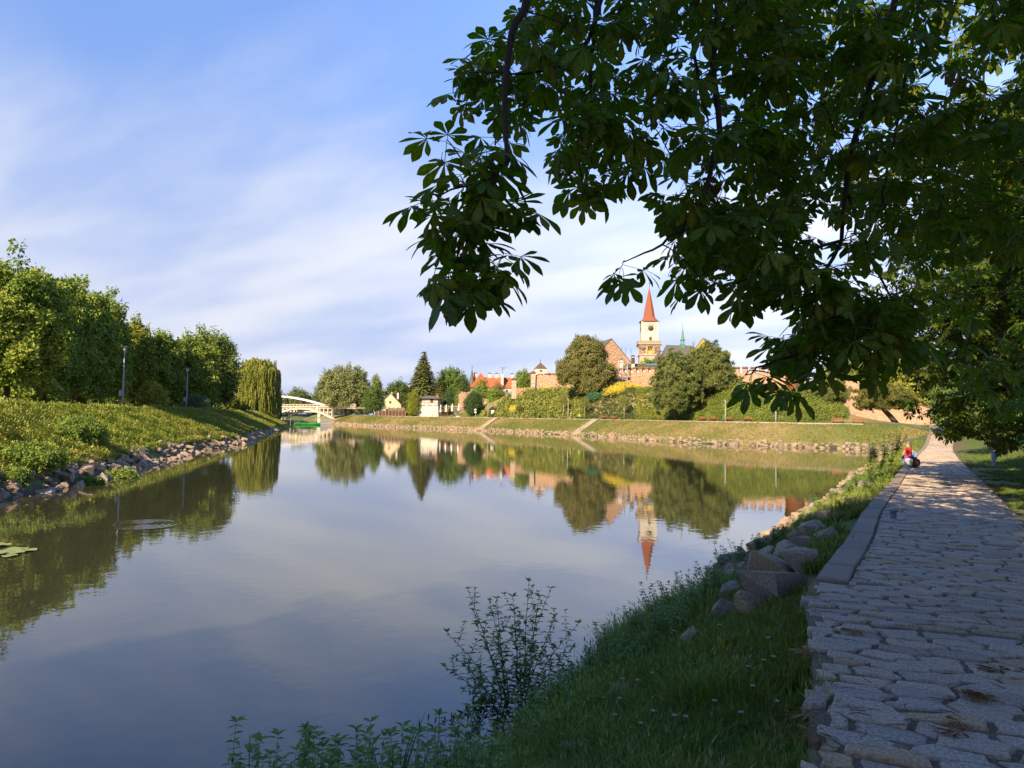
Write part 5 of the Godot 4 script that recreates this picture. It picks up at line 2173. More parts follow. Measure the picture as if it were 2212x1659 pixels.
	chimney(0.4, wr - 0.5, 4.0, 0.5, 1.0, ch, M.plaster_white, M.tile_old)
	chimney(2.4, wr - 2.2, 2.0, 0.75, 2.6, ch, M.plaster_white, M.tile_old)
	var an2 := stand("annex_house", "lower house with orange tiled roof behind the cream house", "house", 872, bank(872, 32), on_ground(872, bank(872, 32)).y, 1.2)
	gable_house(an2, 6.5, 10, 3.4, 3.4, M.plaster_cream, M.tile_brown, 0.3)
	# its fence
	var fd := bank(847, 13.6)
	var fo := stand("board_fence", "dark brown panel fence with pale posts before the cream house", "fence", 847, fd, on_ground(847, fd).y, -0.12)
	var fw := wpx(57, fd)
	for k in 8:
		var x := (k + 0.5) / 8.0 * fw - fw / 2
		add_box(Vector3(x, 0.95, 0), Vector3(fw / 8 - 0.16, 1.9, 0.06), "panel", M.fence_brown, fo)
		add_box(Vector3(x - fw / 16, 1.02, 0.02), Vector3(0.15, 2.05, 0.15), "post", M.post_pale, fo)
	add_box(Vector3(fw / 2, 1.02, 0.02), Vector3(0.15, 2.05, 0.15), "post", M.post_pale, fo)
	var sw := stand("rubble_wall", "grey rubble garden wall behind the brown fence", "wall", 856, fd + 4, on_ground(856, fd + 4).y, -0.12)
	var sr := begin()
	box(sr, Vector3(0, 1.55, 0), Vector3(wpx(36, fd + 4), 3.1, 0.5))
	part(sr, "core", M.rocks[4], sw)
	for k in 70:
		mesh_part(G.rocks[k % 10], "stone", M.rocks[[0, 2, 4, 5][k % 4]], sw, Transform3D(Basis.from_euler(Vector3(rnd(-0.3, 0.3), rnd(0, 6), rnd(-0.3, 0.3))).scaled(Vector3.ONE * rnd(0.5, 0.8)), Vector3(rnd(-0.5, 0.5) * wpx(36, fd + 4), rnd(1.7, 3.2), 0.2)))
	# half-timbered white cafe
	D = bank(928, 19)
	base = on_ground(930, D).y
	var cf := stand("riverside_cafe", "white half-timbered cafe with grey hipped roof", "cafe", 928.5, D, base, -0.2)
	var cw := wpx(43, D)
	var lowh := high(928, 876.5, D) - base
	var uph := high(928, 861.5, D) - base
	var top := high(928, 855, D) - base
	var lwst := begin()
	hexa(lwst, [Vector3(-cw / 2 - 0.35, -0.2, 3.4), Vector3(cw / 2 + 0.2, -0.2, 3.4), Vector3(cw / 2 + 0.2, -0.2, -3), Vector3(-cw / 2 - 0.35, -0.2, -3)], [Vector3(-cw / 2 + 0.05, lowh, 3.0), Vector3(cw / 2 - 0.05, lowh, 3.0), Vector3(cw / 2 - 0.05, lowh, -3), Vector3(-cw / 2 + 0.05, lowh, -3)])
	part(lwst, "lower_wall", M.plaster_white, cf)
	var upst := begin()
	box(upst, Vector3(0, (lowh + uph) / 2, 0), Vector3(cw, uph - lowh, 6.1))
	part(upst, "upper_wall", M.plaster_white, cf)
	part(hip_roof(cw + 2.0, 8.2, top - uph, cw * 0.35, uph), "roof", M.grey_roof, cf)
	var zf := 3.08
	for q in [[-cw * 0.22, lowh, -cw * 0.22, uph], [-cw / 2 + 0.1, uph - 0.1, cw / 2 - 0.1, uph - 0.1], [-cw * 0.22, (lowh + uph) / 2 - 0.25, cw / 2 - 0.1, (lowh + uph) / 2 - 0.25], [cw / 2 - 0.1, lowh, cw / 2 - 0.1, uph], [-cw / 2 + 0.5, lowh + 0.05, -cw * 0.12, lowh + 0.05], [0, lowh + 0.05, cw * 0.2, lowh + 0.05], [cw * 0.28, lowh + 0.05, cw / 2 - 0.1, lowh + 0.05], [0.05, lowh, 0.05, (lowh + uph) / 2 - 0.25]]:
		var b := begin()
		beam(b, Vector3(q[0], q[1], zf), Vector3(q[2], q[3], zf), 0.1, 0.13)
		part(b, "timber", M.timber_dark, cf)
	add_box(Vector3(cw * 0.17, (lowh + uph) / 2 + 0.55, 3.08), Vector3(1.1, (uph - lowh) * 0.52, 0.1), "shutter", M.brown_wood, cf)
	window(Vector3(-cw * 0.37, (lowh + uph) / 2 + 0.6, 3.09), 0.55, 1.1, cf, M.timber_dark, M.dark_glass)
	window(Vector3(-cw * 0.36, 1.5, 3.32), 0.35, 0.8, cf, M.timber_dark, M.dark_glass, 0)
	chimney(cw * 0.36, top - 0.9, -0.5, 0.9, 1.3, cf, M.brick_orange, M.tile_old)
	# terrace deck with rails
	var dk := stand("terrace_deck", "raised wooden cafe terrace with plank rails", "terrace", 985, bank(985, 19), on_ground(985, bank(985, 19)).y, -0.15)
	var dw := wpx(72, bank(985, 19))
	for k in 12:
		add_box(Vector3(0, 1.35 + 0.002 * (k % 2), -1.5 + k * 0.28 - 1.6), Vector3(dw, 0.07, 0.25), "plank", M.deck_wood, dk)
	for k in 10:
		add_box(Vector3((k + 0.5) / 10.0 * dw - dw / 2, 1.15, 0.1), Vector3(0.14, 2.3, 0.14), "post", M.deck_wood, dk)
	for y in [1.1, 1.75, 2.35]:
		add_box(Vector3(0, y, 0.2), Vector3(dw, 0.2, 0.06), "rail", M.deck_wood, dk)
	add_box(Vector3(0, 2.9, -2.2), Vector3(dw * 0.8, 0.12, 0.1), "rail", M.plaster_white, dk)
	for k in 14:
		add_box(Vector3((k + 0.5) / 14.0 * dw * 0.8 - dw * 0.4, 2.35, -2.2), Vector3(0.1, 1.1, 0.09), "baluster", M.plaster_white, dk)
	var wl := stand("white_kerb_wall", "long low white wall at the terrace foot", "wall", 985, bank(985, 13), on_ground(985, bank(985, 13)).y, -0.1)
	add_box(Vector3(wpx(17, 245), 0.22, 0), Vector3(wpx(34, 245), 0.44, 0.3), "coping", M.plaster_white, wl)
	# folded parasols and picnic tables
	var names := ["folded white parasol nearest the cafe wall", "second folded white parasol from the cafe", "third folded white parasol from the cafe", "folded white parasol farthest from the cafe"]
	var pxs := [952, 964, 977, 991]
	for k in 4:
		var q := stand("folded_parasol", names[k], "parasol", pxs[k], bank(pxs[k], 15.5), on_ground(pxs[k], bank(pxs[k], 15.5)).y, 0.0, "folded parasols on the cafe terrace")
		var c := begin(true)
		lathe(c, [Vector2(0.0, 1.3), Vector2(0.42, 1.35), Vector2(0.46, 1.7), Vector2(0.30, 2.4), Vector2(0.26, 3.3), Vector2(0.05, 4.0), Vector2(0, 4.05)], 9)
		part(c, "canopy", M.canvas, q)
		var p := begin()
		bar(p, Vector3.ZERO, Vector3(0, 1.4, 0), 0.04)
		part(p, "pole", M.deck_wood, q)
	for k in 5:
		var px := 938 + k * 13
		var q := stand("picnic_table", ["picnic table left of all the parasols", "picnic table under the first parasol", "picnic table under the second parasol", "picnic table under the third parasol", "picnic table under the last parasol"][k], "table", px, bank(px, 14.2), on_ground(px, bank(px, 14.2)).y, 0.1, "picnic tables on the cafe terrace")
		add_box(Vector3(0, 0.75, 0), Vector3(1.6, 0.07, 0.75), "table_top", M.deck_wood, q)
		for s in [-1.0, 1.0]:
			add_box(Vector3(0, 0.45, s * 0.65), Vector3(1.6, 0.06, 0.28), "bench_seat", M.deck_wood, q)
			add_box(Vector3(s * 0.6, 0.36, 0), Vector3(0.09, 0.71, 0.1), "leg", M.deck_wood, q)
	# notice board with a little roof, round sign, lamp
	var nb := stand("notice_board", "notice board with white sheet under a small gabled roof", "sign", 1064, bank(1064, 13.2), on_ground(1064, bank(1064, 13.2)).y)
	for s in [-1.0, 1.0]:
		add_box(Vector3(s * 0.8, 1.3, 0), Vector3(0.14, 2.6, 0.14), "post", M.timber_dark, nb)
	add_box(Vector3(0, 1.7, 0), Vector3(1.46, 1.6, 0.08), "board", M.timber_dark, nb)
	add_box(Vector3(0.05, 1.75, 0.06), Vector3(1.0, 1.35, 0.02), "sheet", M.canvas, nb)
	var nr := begin()
	extrude(nr, PackedVector2Array([Vector2(-1.25, 2.5), Vector2(1.25, 2.5), Vector2(0, 3.4)]), 0.9, Transform3D(Basis(), Vector3(0, 0, -0.45)))
	part(nr, "roof", M.timber_dark, nb)
	var sg := stand("round_sign", "round white road sign on a post by the yew", "sign", 1027, bank(1027, 13), on_ground(1027, bank(1027, 13)).y)
	var sgp := begin()
	bar(sgp, Vector3.ZERO, Vector3(0, 2.4, 0), 0.05)
	part(sgp, "post", M.pipe, sg)
	var disc := begin(true)
	lathe(disc, [Vector2(0, 0), Vector2(0.36, 0), Vector2(0.36, 0.04), Vector2(0, 0.04)], 20, Transform3D(Basis(Vector3.RIGHT, PI / 2), Vector3(0, 2.35, 0.06)))
	part(disc, "disc", M.canvas, sg)
	add_box(Vector3(0, 1.6, 0.07), Vector3(0.7, 0.4, 0.03), "plate", M.canvas, sg)
	# brown hut at the far right, pale building behind the quay end
	var sh := stand("pale_shed", "pale low building at the end of the quay lawn", "building", 1978, 152, on_ground(1978, 152).y, 0.2)
	gable_house(sh, 8, 6, 2.6, 1.4, M.brick_smooth, M.tile_old, 0.2)

# ---------- bridges ----------
func build_bridges() -> void:
	var A := Vector3(-73, 0, -306)
	var B := Vector3(-117, 0, -352)
	var C := Vector3(-166, 0, -403)
	var o := thing("arch_bridge", "pale concrete arch bridge with balustrade across the river", "bridge", A)
	var e := (B - A)
	var L := e.length()
	var d := e / L
	var side := Vector3(-d.z, 0, d.x)
	if side.dot(-A) < 0:
		side = -side
	var deck := 7.1
	var total := (C - A).length()
	var w := 4.0
	var ds := begin()
	beam(ds, d * -14.0 + Vector3(0, deck - 0.35, 0) - side * w, d * total + Vector3(0, deck - 0.35, 0) - side * w, w * 2, 0.7)
	part(ds, "deck", M.concrete, o)
	var cn := begin()
	beam(cn, d * -14.0 + Vector3(0, deck + 0.02, 0) + side * 0.2, d * total + Vector3(0, deck + 0.02, 0) + side * 0.2, 0.5, 0.3)
	part(cn, "cornice", M.concrete, o)
	# balustrade
	var rail := begin()
	beam(rail, d * -14.0 + Vector3(0, deck + 1.15, 0) + side * 0.2, d * total + Vector3(0, deck + 1.15, 0) + side * 0.2, 0.32, 0.25)
	beam(rail, d * -14.0 + Vector3(0, deck + 0.45, 0) + side * 0.2, d * total + Vector3(0, deck + 0.45, 0) + side * 0.2, 0.22, 0.16)
	part(rail, "handrail", M.concrete, o)
	var s := -14.0
	while s < total:
		var p := begin()
		box(p, Vector3(0, 0.6, 0), Vector3(0.4, 1.2, 0.4))
		var q := part(p, "baluster_post", M.concrete, o)
		q.transform = Transform3D(Basis(d, Vector3.UP, d.cross(Vector3.UP)), d * s + side * 0.2 + Vector3(0, deck + 0.1, 0))
		s += 3.1
	# arches with spandrel columns: main span and a smaller side span
	for sp in [[1.0, L - 1.0, 1.4, deck - 0.75], [L + 2.0, total - 3.0, 1.2, deck - 1.2]]:
		for z in [0.0, -w * 2]:
			var ar := begin()
			var prev := Vector3.ZERO
			for k in 25:
				var t := k / 24.0
				var p: Vector3 = d * lerpf(sp[0], sp[1], t) + side * z + Vector3(0, lerpf(sp[2], sp[3], 1.0 - pow(2 * t - 1, 2)), 0)
				if k:
					beam(ar, prev, p, 0.9, 0.75)
				prev = p
			part(ar, "arch_rib", M.concrete, o)
		var n := 18
		for k in range(1, n):
			var t := k / float(n)
			var y := lerpf(sp[2], sp[3], 1.0 - pow(2 * t - 1, 2)) + 0.3
			if deck - 0.7 - y > 0.35:
				for z in [0.0, -w * 2]:
					var c := begin()
					box(c, Vector3(0, (deck - 0.7 - y) / 2, 0), Vector3(0.55, deck - 0.7 - y, 0.6))
					var q := part(c, "spandrel_column", M.concrete, o)
					q.transform = Transform3D(Basis(d, Vector3.UP, d.cross(Vector3.UP)), d * lerpf(sp[0], sp[1], t) + side * z + Vector3(0, y, 0))
	for s2 in [[0.0, 2.4, 2.2], [L + 0.5, 2.2, 2.0], [total - 1.0, 3.0, deck - 0.8]]:
		var p := begin()
		box(p, Vector3(0, s2[2] / 2 - 0.5, -w), Vector3(s2[1], s2[2] + 1.0, w * 2 + 1.2))
		var q := part(p, "pier", M.concrete, o)
		q.transform = Transform3D(Basis(d, Vector3.UP, -side if d.cross(Vector3.UP).dot(side) < 0 else side), d * s2[0] + side * 0.0)
	# river signs
	for q in [[L * 0.88, "white", 1.0], [L * 0.55, "yellow", 1.0], [L * 0.25, "white", 1.0], [L * 0.63, "square", 1.0]]:
		var sgn := begin()
		box(sgn, Vector3.ZERO, Vector3(1.5, 1.5, 0.08) if q[1] != "square" else Vector3(1.3, 1.4, 0.08))
		var n := part(sgn, "river_sign", M.sign_yellow if q[1] == "yellow" else M.canvas, o)
		n.transform = Transform3D(Basis(d, Vector3.UP, d.cross(Vector3.UP)) * Basis(Vector3.BACK, PI / 4 if q[1] != "square" else 0.0), d * q[0] + side * 0.62 + Vector3(0, deck - 0.75, 0))
		if q[1] == "square":
			for k in [-1.0, 1.0]:
				add_box(Vector3(0, k * 0.6, 0), Vector3(1.3, 0.2, 0.1), "red_band", M.red_paint, n)
	# white arch footbridge behind
	var F := Vector3(-100, 0, -392)
	var fo := thing("white_footbridge", "white steel arch footbridge with truss girder behind the concrete bridge", "bridge", F)
	var fe := (Vector3(-178, 0, -440) - F)
	var fl := fe.length()
	var fd := fe / fl
	var ar := begin()
	var prev := Vector3.ZERO
	for k in 33:
		var t := k / 32.0
		var p := fd * fl * t + Vector3(0, lerpf(8.6, 14.0, 1.0 - pow(2 * t - 1, 2)), 0)
		if k:
			beam(ar, prev, p, 1.0, 1.0)
		prev = p
	part(ar, "arch", M.white_steel, fo)
	var ch := begin()
	for y in [5.2, 8.0]:
		beam(ch, fd * -6.0 + Vector3(0, y, 0), fd * (fl + 6) + Vector3(0, y, 0), 0.4, 0.4)
	part(ch, "chord", M.white_steel, fo)
	for k in 18:
		var a := fd * fl * k / 18.0
		var b := fd * fl * (k + 1) / 18.0
		var dg := begin()
		beam(dg, a + Vector3(0, 5.2 if k % 2 else 8.0, 0), b + Vector3(0, 8.0 if k % 2 else 5.2, 0), 0.25, 0.3)
		part(dg, "diagonal", M.white_steel, fo)
		var vt := begin()
		bar(vt, b + Vector3(0, 5.2, 0), b + Vector3(0, 8.0, 0), 0.11)
		part(vt, "hanger", M.white_steel, fo)
	for s3 in [0.05, 0.42, 0.98]:
		var p := begin()
		box(p, Vector3(0, 1.2, 0), Vector3(1.6, 7.6, 2.4))
		box(p, Vector3(0, 4.9, 0), Vector3(2.6, 0.6, 3.0))
		var q := part(p, "pier", M.concrete, fo)
		q.position = fd * fl * s3
	# far woods beyond the bridges
	for i in 16:
		var px := 560 + i * 15.0
		var dd := 640.0 + 60.0 * (i % 3)
		var p := at(px, 890, dd)
		p.y = 3.0
		var hh := 12.0 + 5.0 * ((i * 7) % 4)
		tree("far_tree", "distant tree on the river bank beyond the bridges", p, hh, [[Vector3(0, hh * 0.5, 0), Vector3(9, hh * 0.52, 9)]], 500, 3.6, Color(0.06, 0.09, 0.035), Color(0.11, 0.135, 0.05), 600 + i, "distant trees beyond the bridges", 0.4)
	var back := thing("far_bank", "distant grassy bank closing the river beyond the bridges", "bank", Vector3(-250, 0, -640), 0.0, "", "structure")
	var fb := begin(true)
	quad(fb, Vector3(-200, -1, 40), Vector3(220, -1, 10), Vector3(220, 4, -30), Vector3(-200, 4, 0))
	quad(fb, Vector3(-200, 4, 0), Vector3(220, 4, -30), Vector3(220, 4.2, -300), Vector3(-200, 4.2, -300))
	part(fb, "slope", M.far_grass, back)

# a tree given by where it shows: place across, depth, top, half width; returns its node
func seen_tree(called: String, label: String, px: float, depth: float, top: float, half: float, n: int, a: Color, b: Color, seed_: int, group := "", clump := "broad", size := 1.0, low := 0.16, extra := []) -> Node3D:
	var p := on_ground(px, depth)
	var h := high(px, top, depth) - p.y
	var R := half / FOCAL * depth
	var c0 := h * (1.0 + low) / 2.0
	var lobes := [[Vector3(0, c0, 0), Vector3(R, h - c0, R)]]
	for e in extra:
		lobes.append([Vector3(e[0] * R, e[1] * h, e[2] * R), Vector3(e[3] * R, e[4] * h, e[3] * R)])
	return tree(called, label, p, h, lobes, n, size, a, b, seed_, group, clampf(h * 0.024, 0.12, 0.55), clump, 0.40)

func conifer(called: String, label: String, px: float, depth: float, top: float, half: float, n: int, a: Color, b: Color, seed_: int, size: float, category_group := "") -> void:
	# a spire of drooping sprays in whorls
	var r := RandomNumberGenerator.new()
	r.seed = seed_
	var p := on_ground(px, depth)
	var h := high(px, top, depth) - p.y
	var R := half / FOCAL * depth
	var o := thing(called, label, "tree", p, 0.0, category_group)
	var st := begin(true)
	tube(st, [Vector3(0, -0.3, 0), Vector3(0, h * 0.5, 0), Vector3(0, h * 0.99, 0)], [h * 0.02, h * 0.012, 0.02], 8)
	part(st, "trunk", M.bark, o)
	var list := []
	for i in n:
		var f := 1.0 - sqrt(r.randf())
		f = clampf(f * 1.02, 0.05, 0.99)
		var layer := floorf(f * 26.0) / 26.0 + r.randf_range(-0.02, 0.03)
		var rad := R * pow(1.0 - layer, 0.85) * r.randf_range(0.3, 1.1)
		var yaw := r.randf() * TAU
		var d := Vector3(sin(yaw), 0, cos(yaw))
		var bs := Basis(Vector3.UP, yaw + PI) * Basis(Vector3.RIGHT, r.randf_range(-0.35, 0.25))
		var s := size * r.randf_range(0.7, 1.2) * lerpf(1.0, 0.45, layer)
		list.append(Transform3D(bs.scaled(Vector3.ONE * s), d * maxf(rad - s * 0.7, 0.0) + Vector3(0, layer * h + rad * 0.08, 0)))
	scatter(list, tints_for(list, a, b, seed_, 0.4), G.spray, M.foliage, "crown", o)

func build_left_trees() -> void:
	var a := Color(0.085, 0.14, 0.02)
	var b := Color(0.18, 0.215, 0.034)
	var grp := "chestnut trees in the left bank avenue"
	var rows := [
		[15, 75, 570, 112, "tallest avenue chestnut cut by the left edge, lit yellow-green on top"],
		[98, 85, 600, 84, "second avenue chestnut from the left edge"],
		[158, 95, 625, 74, "third avenue chestnut from the left edge"],
		[208, 106, 655, 58, "fourth avenue chestnut, left of the nearer lamp post"],
	]
	for i in rows.size():
		var t: Array = rows[i]
		var o := seen_tree("chestnut_tree", t[4], t[0], t[1], t[2], t[3], 6400, a, b, 100 + i, grp, "broad", 1.1, 0.0, [[-0.35, 0.62, 0.35, 0.6, 0.33], [0.4, 0.5, 0.2, 0.62, 0.36], [0.1, 0.42, -0.5, 0.7, 0.32]])
	var more := [
		[288, 116, 705, 36, "slender yellowish tree rising behind the nearer lamp post", Color(0.11, 0.15, 0.02), Color(0.20, 0.20, 0.03)],
		[335, 122, 722, 62, "broad dark-bottomed tree between the two lamp posts", a, b],
		[405, 128, 738, 58, "rounded tree behind the farther lamp post", a, b],
		[452, 140, 718, 56, "tall loose-crowned tree left of the weeping willow", Color(0.085, 0.125, 0.025), Color(0.14, 0.175, 0.04)],
	]
	for i in more.size():
		var t: Array = more[i]
		seen_tree("avenue_tree", t[4], t[0], t[1], t[2], t[3], 3600, t[5], t[6], 120 + i, "trees behind the left bank lamps", "broad", 1.1, 0.0, [[-0.3, 0.6, 0.3, 0.6, 0.33], [0.4, 0.45, 0.2, 0.6, 0.36]])
	# trees deeper in the park close the view under the crowns
	for i in 7:
		var px := 10 + i * 62
		seen_tree("park_tree", ["dark tree deep in the park behind the avenue trunks"][0], px, 165 + 6 * (i % 3), 770 - 12 * (i % 4), 62, 1500, Color(0.035, 0.065, 0.012), Color(0.07, 0.11, 0.02), 140 + i, "dark trees deep in the left park", "broad", 1.8, 0.02)
	var hedge := thing("park_hedge", "dark hedge closing the park behind the avenue trunks", "hedge", Vector3.ZERO)
	var hl := []
	for k in 2600:
		var q := on_ground(rnd(-120, 470), rnd(150, 156))
		hl.append(Transform3D(Basis(Vector3.UP, rnd(0, 6)).scaled(Vector3.ONE * rnd(1.2, 2.0)), q + Vector3(0, rnd(0, 4.2), 0)))
	scatter(hl, tints_for(hl, Color(0.035, 0.06, 0.012), Color(0.06, 0.095, 0.02), 77), G.broad, M.foliage, "foliage", hedge)
	for s in [[95, 88, 862, 14], [158, 96, 856, 20], [55, 82, 866, 11]]:
		var p := on_ground(s[0], s[1])
		var w: float = s[3] / FOCAL * s[1]
		var h: float = high(s[0], s[2], s[1]) - p.y
		shrub("park_shrub", "low yellow-green shrub under the avenue chestnuts", p, [[Vector3(0, h * 0.5, 0), Vector3(w, h * 0.55, w)]], 220, 0.6, Color(0.12, 0.15, 0.02), Color(0.2, 0.2, 0.03), int(s[0]), "bush", "low shrubs under the avenue")
	var gp := on_ground(330, 100)
	shrub("golden_shrub", "golden-green shrub on the bank top between the lamp posts", gp, [[Vector3(0, 1.6, 0), Vector3(1.9, 1.8, 1.7)], [Vector3(-0.4, 2.7, 0), Vector3(0.9, 1.2, 0.9)]], 620, 0.65, Color(0.16, 0.17, 0.015), Color(0.30, 0.26, 0.03), 151)
	var tp := on_ground(424, 118)
	shrub("tamarisk", "feathery blue-green bush right of the farther lamp post", tp, [[Vector3(0, 1.3, 0), Vector3(2.0, 1.6, 1.6)]], 420, 0.6, Color(0.07, 0.11, 0.05), Color(0.11, 0.15, 0.07), 152, "bush", "", "fine")
	# bushes in the meadow on the slope
	for s in [[172, 47, 920, 58, "large leafy bush in the left bank meadow", 900], [75, 36, 955, 60, "low bramble patch near the left edge of the meadow", 700], [270, 42, 985, 34, "bushy weeds above the stones of the left bank", 330], [205, 38, 1015, 26, "green clump leaning over the water on the left bank", 300], [35, 33, 990, 30, "small weed clump above the largest rocks at the left edge", 260]]:
		var p := on_ground(s[0], s[1])
		var w: float = s[3] / FOCAL * s[1]
		shrub("meadow_bush", s[4], p, [[Vector3(0, w * 0.35, 0), Vector3(w, w * 0.6, w)]], s[5], 0.36, Color(0.085, 0.14, 0.022), Color(0.15, 0.19, 0.035), int(s[0]) + 7)
	build_willow()

func build_willow() -> void:
	for wv in [[556, 215, 772, 46, 5200, "tall weeping willow at the end of the left bank", 1], [496, 205, 852, 20, 1100, "small weeping willow beside the bigger one", 2], [593, 232, 838, 14, 900, "dark weeping willow at the water, right of the tall one", 3]]:
		var p := on_ground(wv[0], wv[1])
		var h: float = high(wv[0], wv[2], wv[1]) - p.y
		var R: float = wv[3] / FOCAL * wv[1]
		var o := thing("weeping_willow", wv[5], "tree", p)
		part(trunk_shape(h * 0.8, 0.4 * h / 16.0, 7 + wv[6], 6, 0.34), "trunk", M.bark, o)
		var r := RandomNumberGenerator.new()
		r.seed = 300 + wv[6]
		var lump := FastNoiseLite.new()
		lump.seed = 30 + wv[6]
		lump.frequency = 0.35
		var list := []
		for i in wv[4]:
			var yaw := r.randf() * TAU
			var f := sqrt(r.randf())
			var d := Vector3(cos(yaw), 0, sin(yaw))
			var q := d * R * f
			var bunch := lump.get_noise_2d(q.x * 1.3, q.z * 1.3)
			var top := h * (0.55 + 0.45 * sqrt(maxf(0.0, 1.0 - f * f * 0.92))) * (0.96 + 0.12 * bunch)
			var y := top
			if r.randf() < 0.8:
				y = lerpf(h * 0.12, top, pow(r.randf(), 0.75))
				q = d * R * lerpf(0.55, 1.04, sqrt(r.randf())) * (0.93 + 0.2 * bunch)
				if y > h * 0.8:
					q *= 0.75
			var long := r.randf_range(1.6, 3.4) * h / 16.0
			list.append(Transform3D(Basis.from_euler(Vector3(r.randf_range(-0.06, 0.06), r.randf() * TAU, r.randf_range(-0.06, 0.06))).scaled(Vector3(2.6, long, 2.6)), q + Vector3(0, maxf(y, long * 0.95), 0)))
		var ca := Color(0.115, 0.15, 0.025)
		var cb := Color(0.24, 0.235, 0.05)
		if wv[6] == 3:
			ca = Color(0.06, 0.10, 0.03)
			cb = Color(0.10, 0.15, 0.045)
		scatter(list, tints_for(list, ca, cb, 310 + wv[6], 0.25), G.strand, M.foliage, "hanging_shoots", o)

# swaps the last pine's trunk for a stout leaning one
func lean_trunk(px: float, depth: float, px_top: float) -> void:
	var o: Node3D = get_child(get_child_count() - 1)
	var foot := on_ground(px, depth) - o.position
	var top := at(px_top, 870, depth) - o.position
	var st := begin(true)
	tube(st, [foot - Vector3(0, 0.3, 0), foot.lerp(top, 0.3), foot.lerp(top, 0.7), top, top + Vector3(-1.2, 1.6, 0)], [0.52, 0.44, 0.38, 0.3, 0.12], 9)
	for s in [-1.0, 1.0]:
		tube(st, [foot.lerp(top, 0.75), top + Vector3(s * 1.4, 0.7, 0.3), top + Vector3(s * 3.2, 1.3, 0.4)], [0.2, 0.14, 0.05], 6)
	o.get_node("trunk").mesh = done(st)

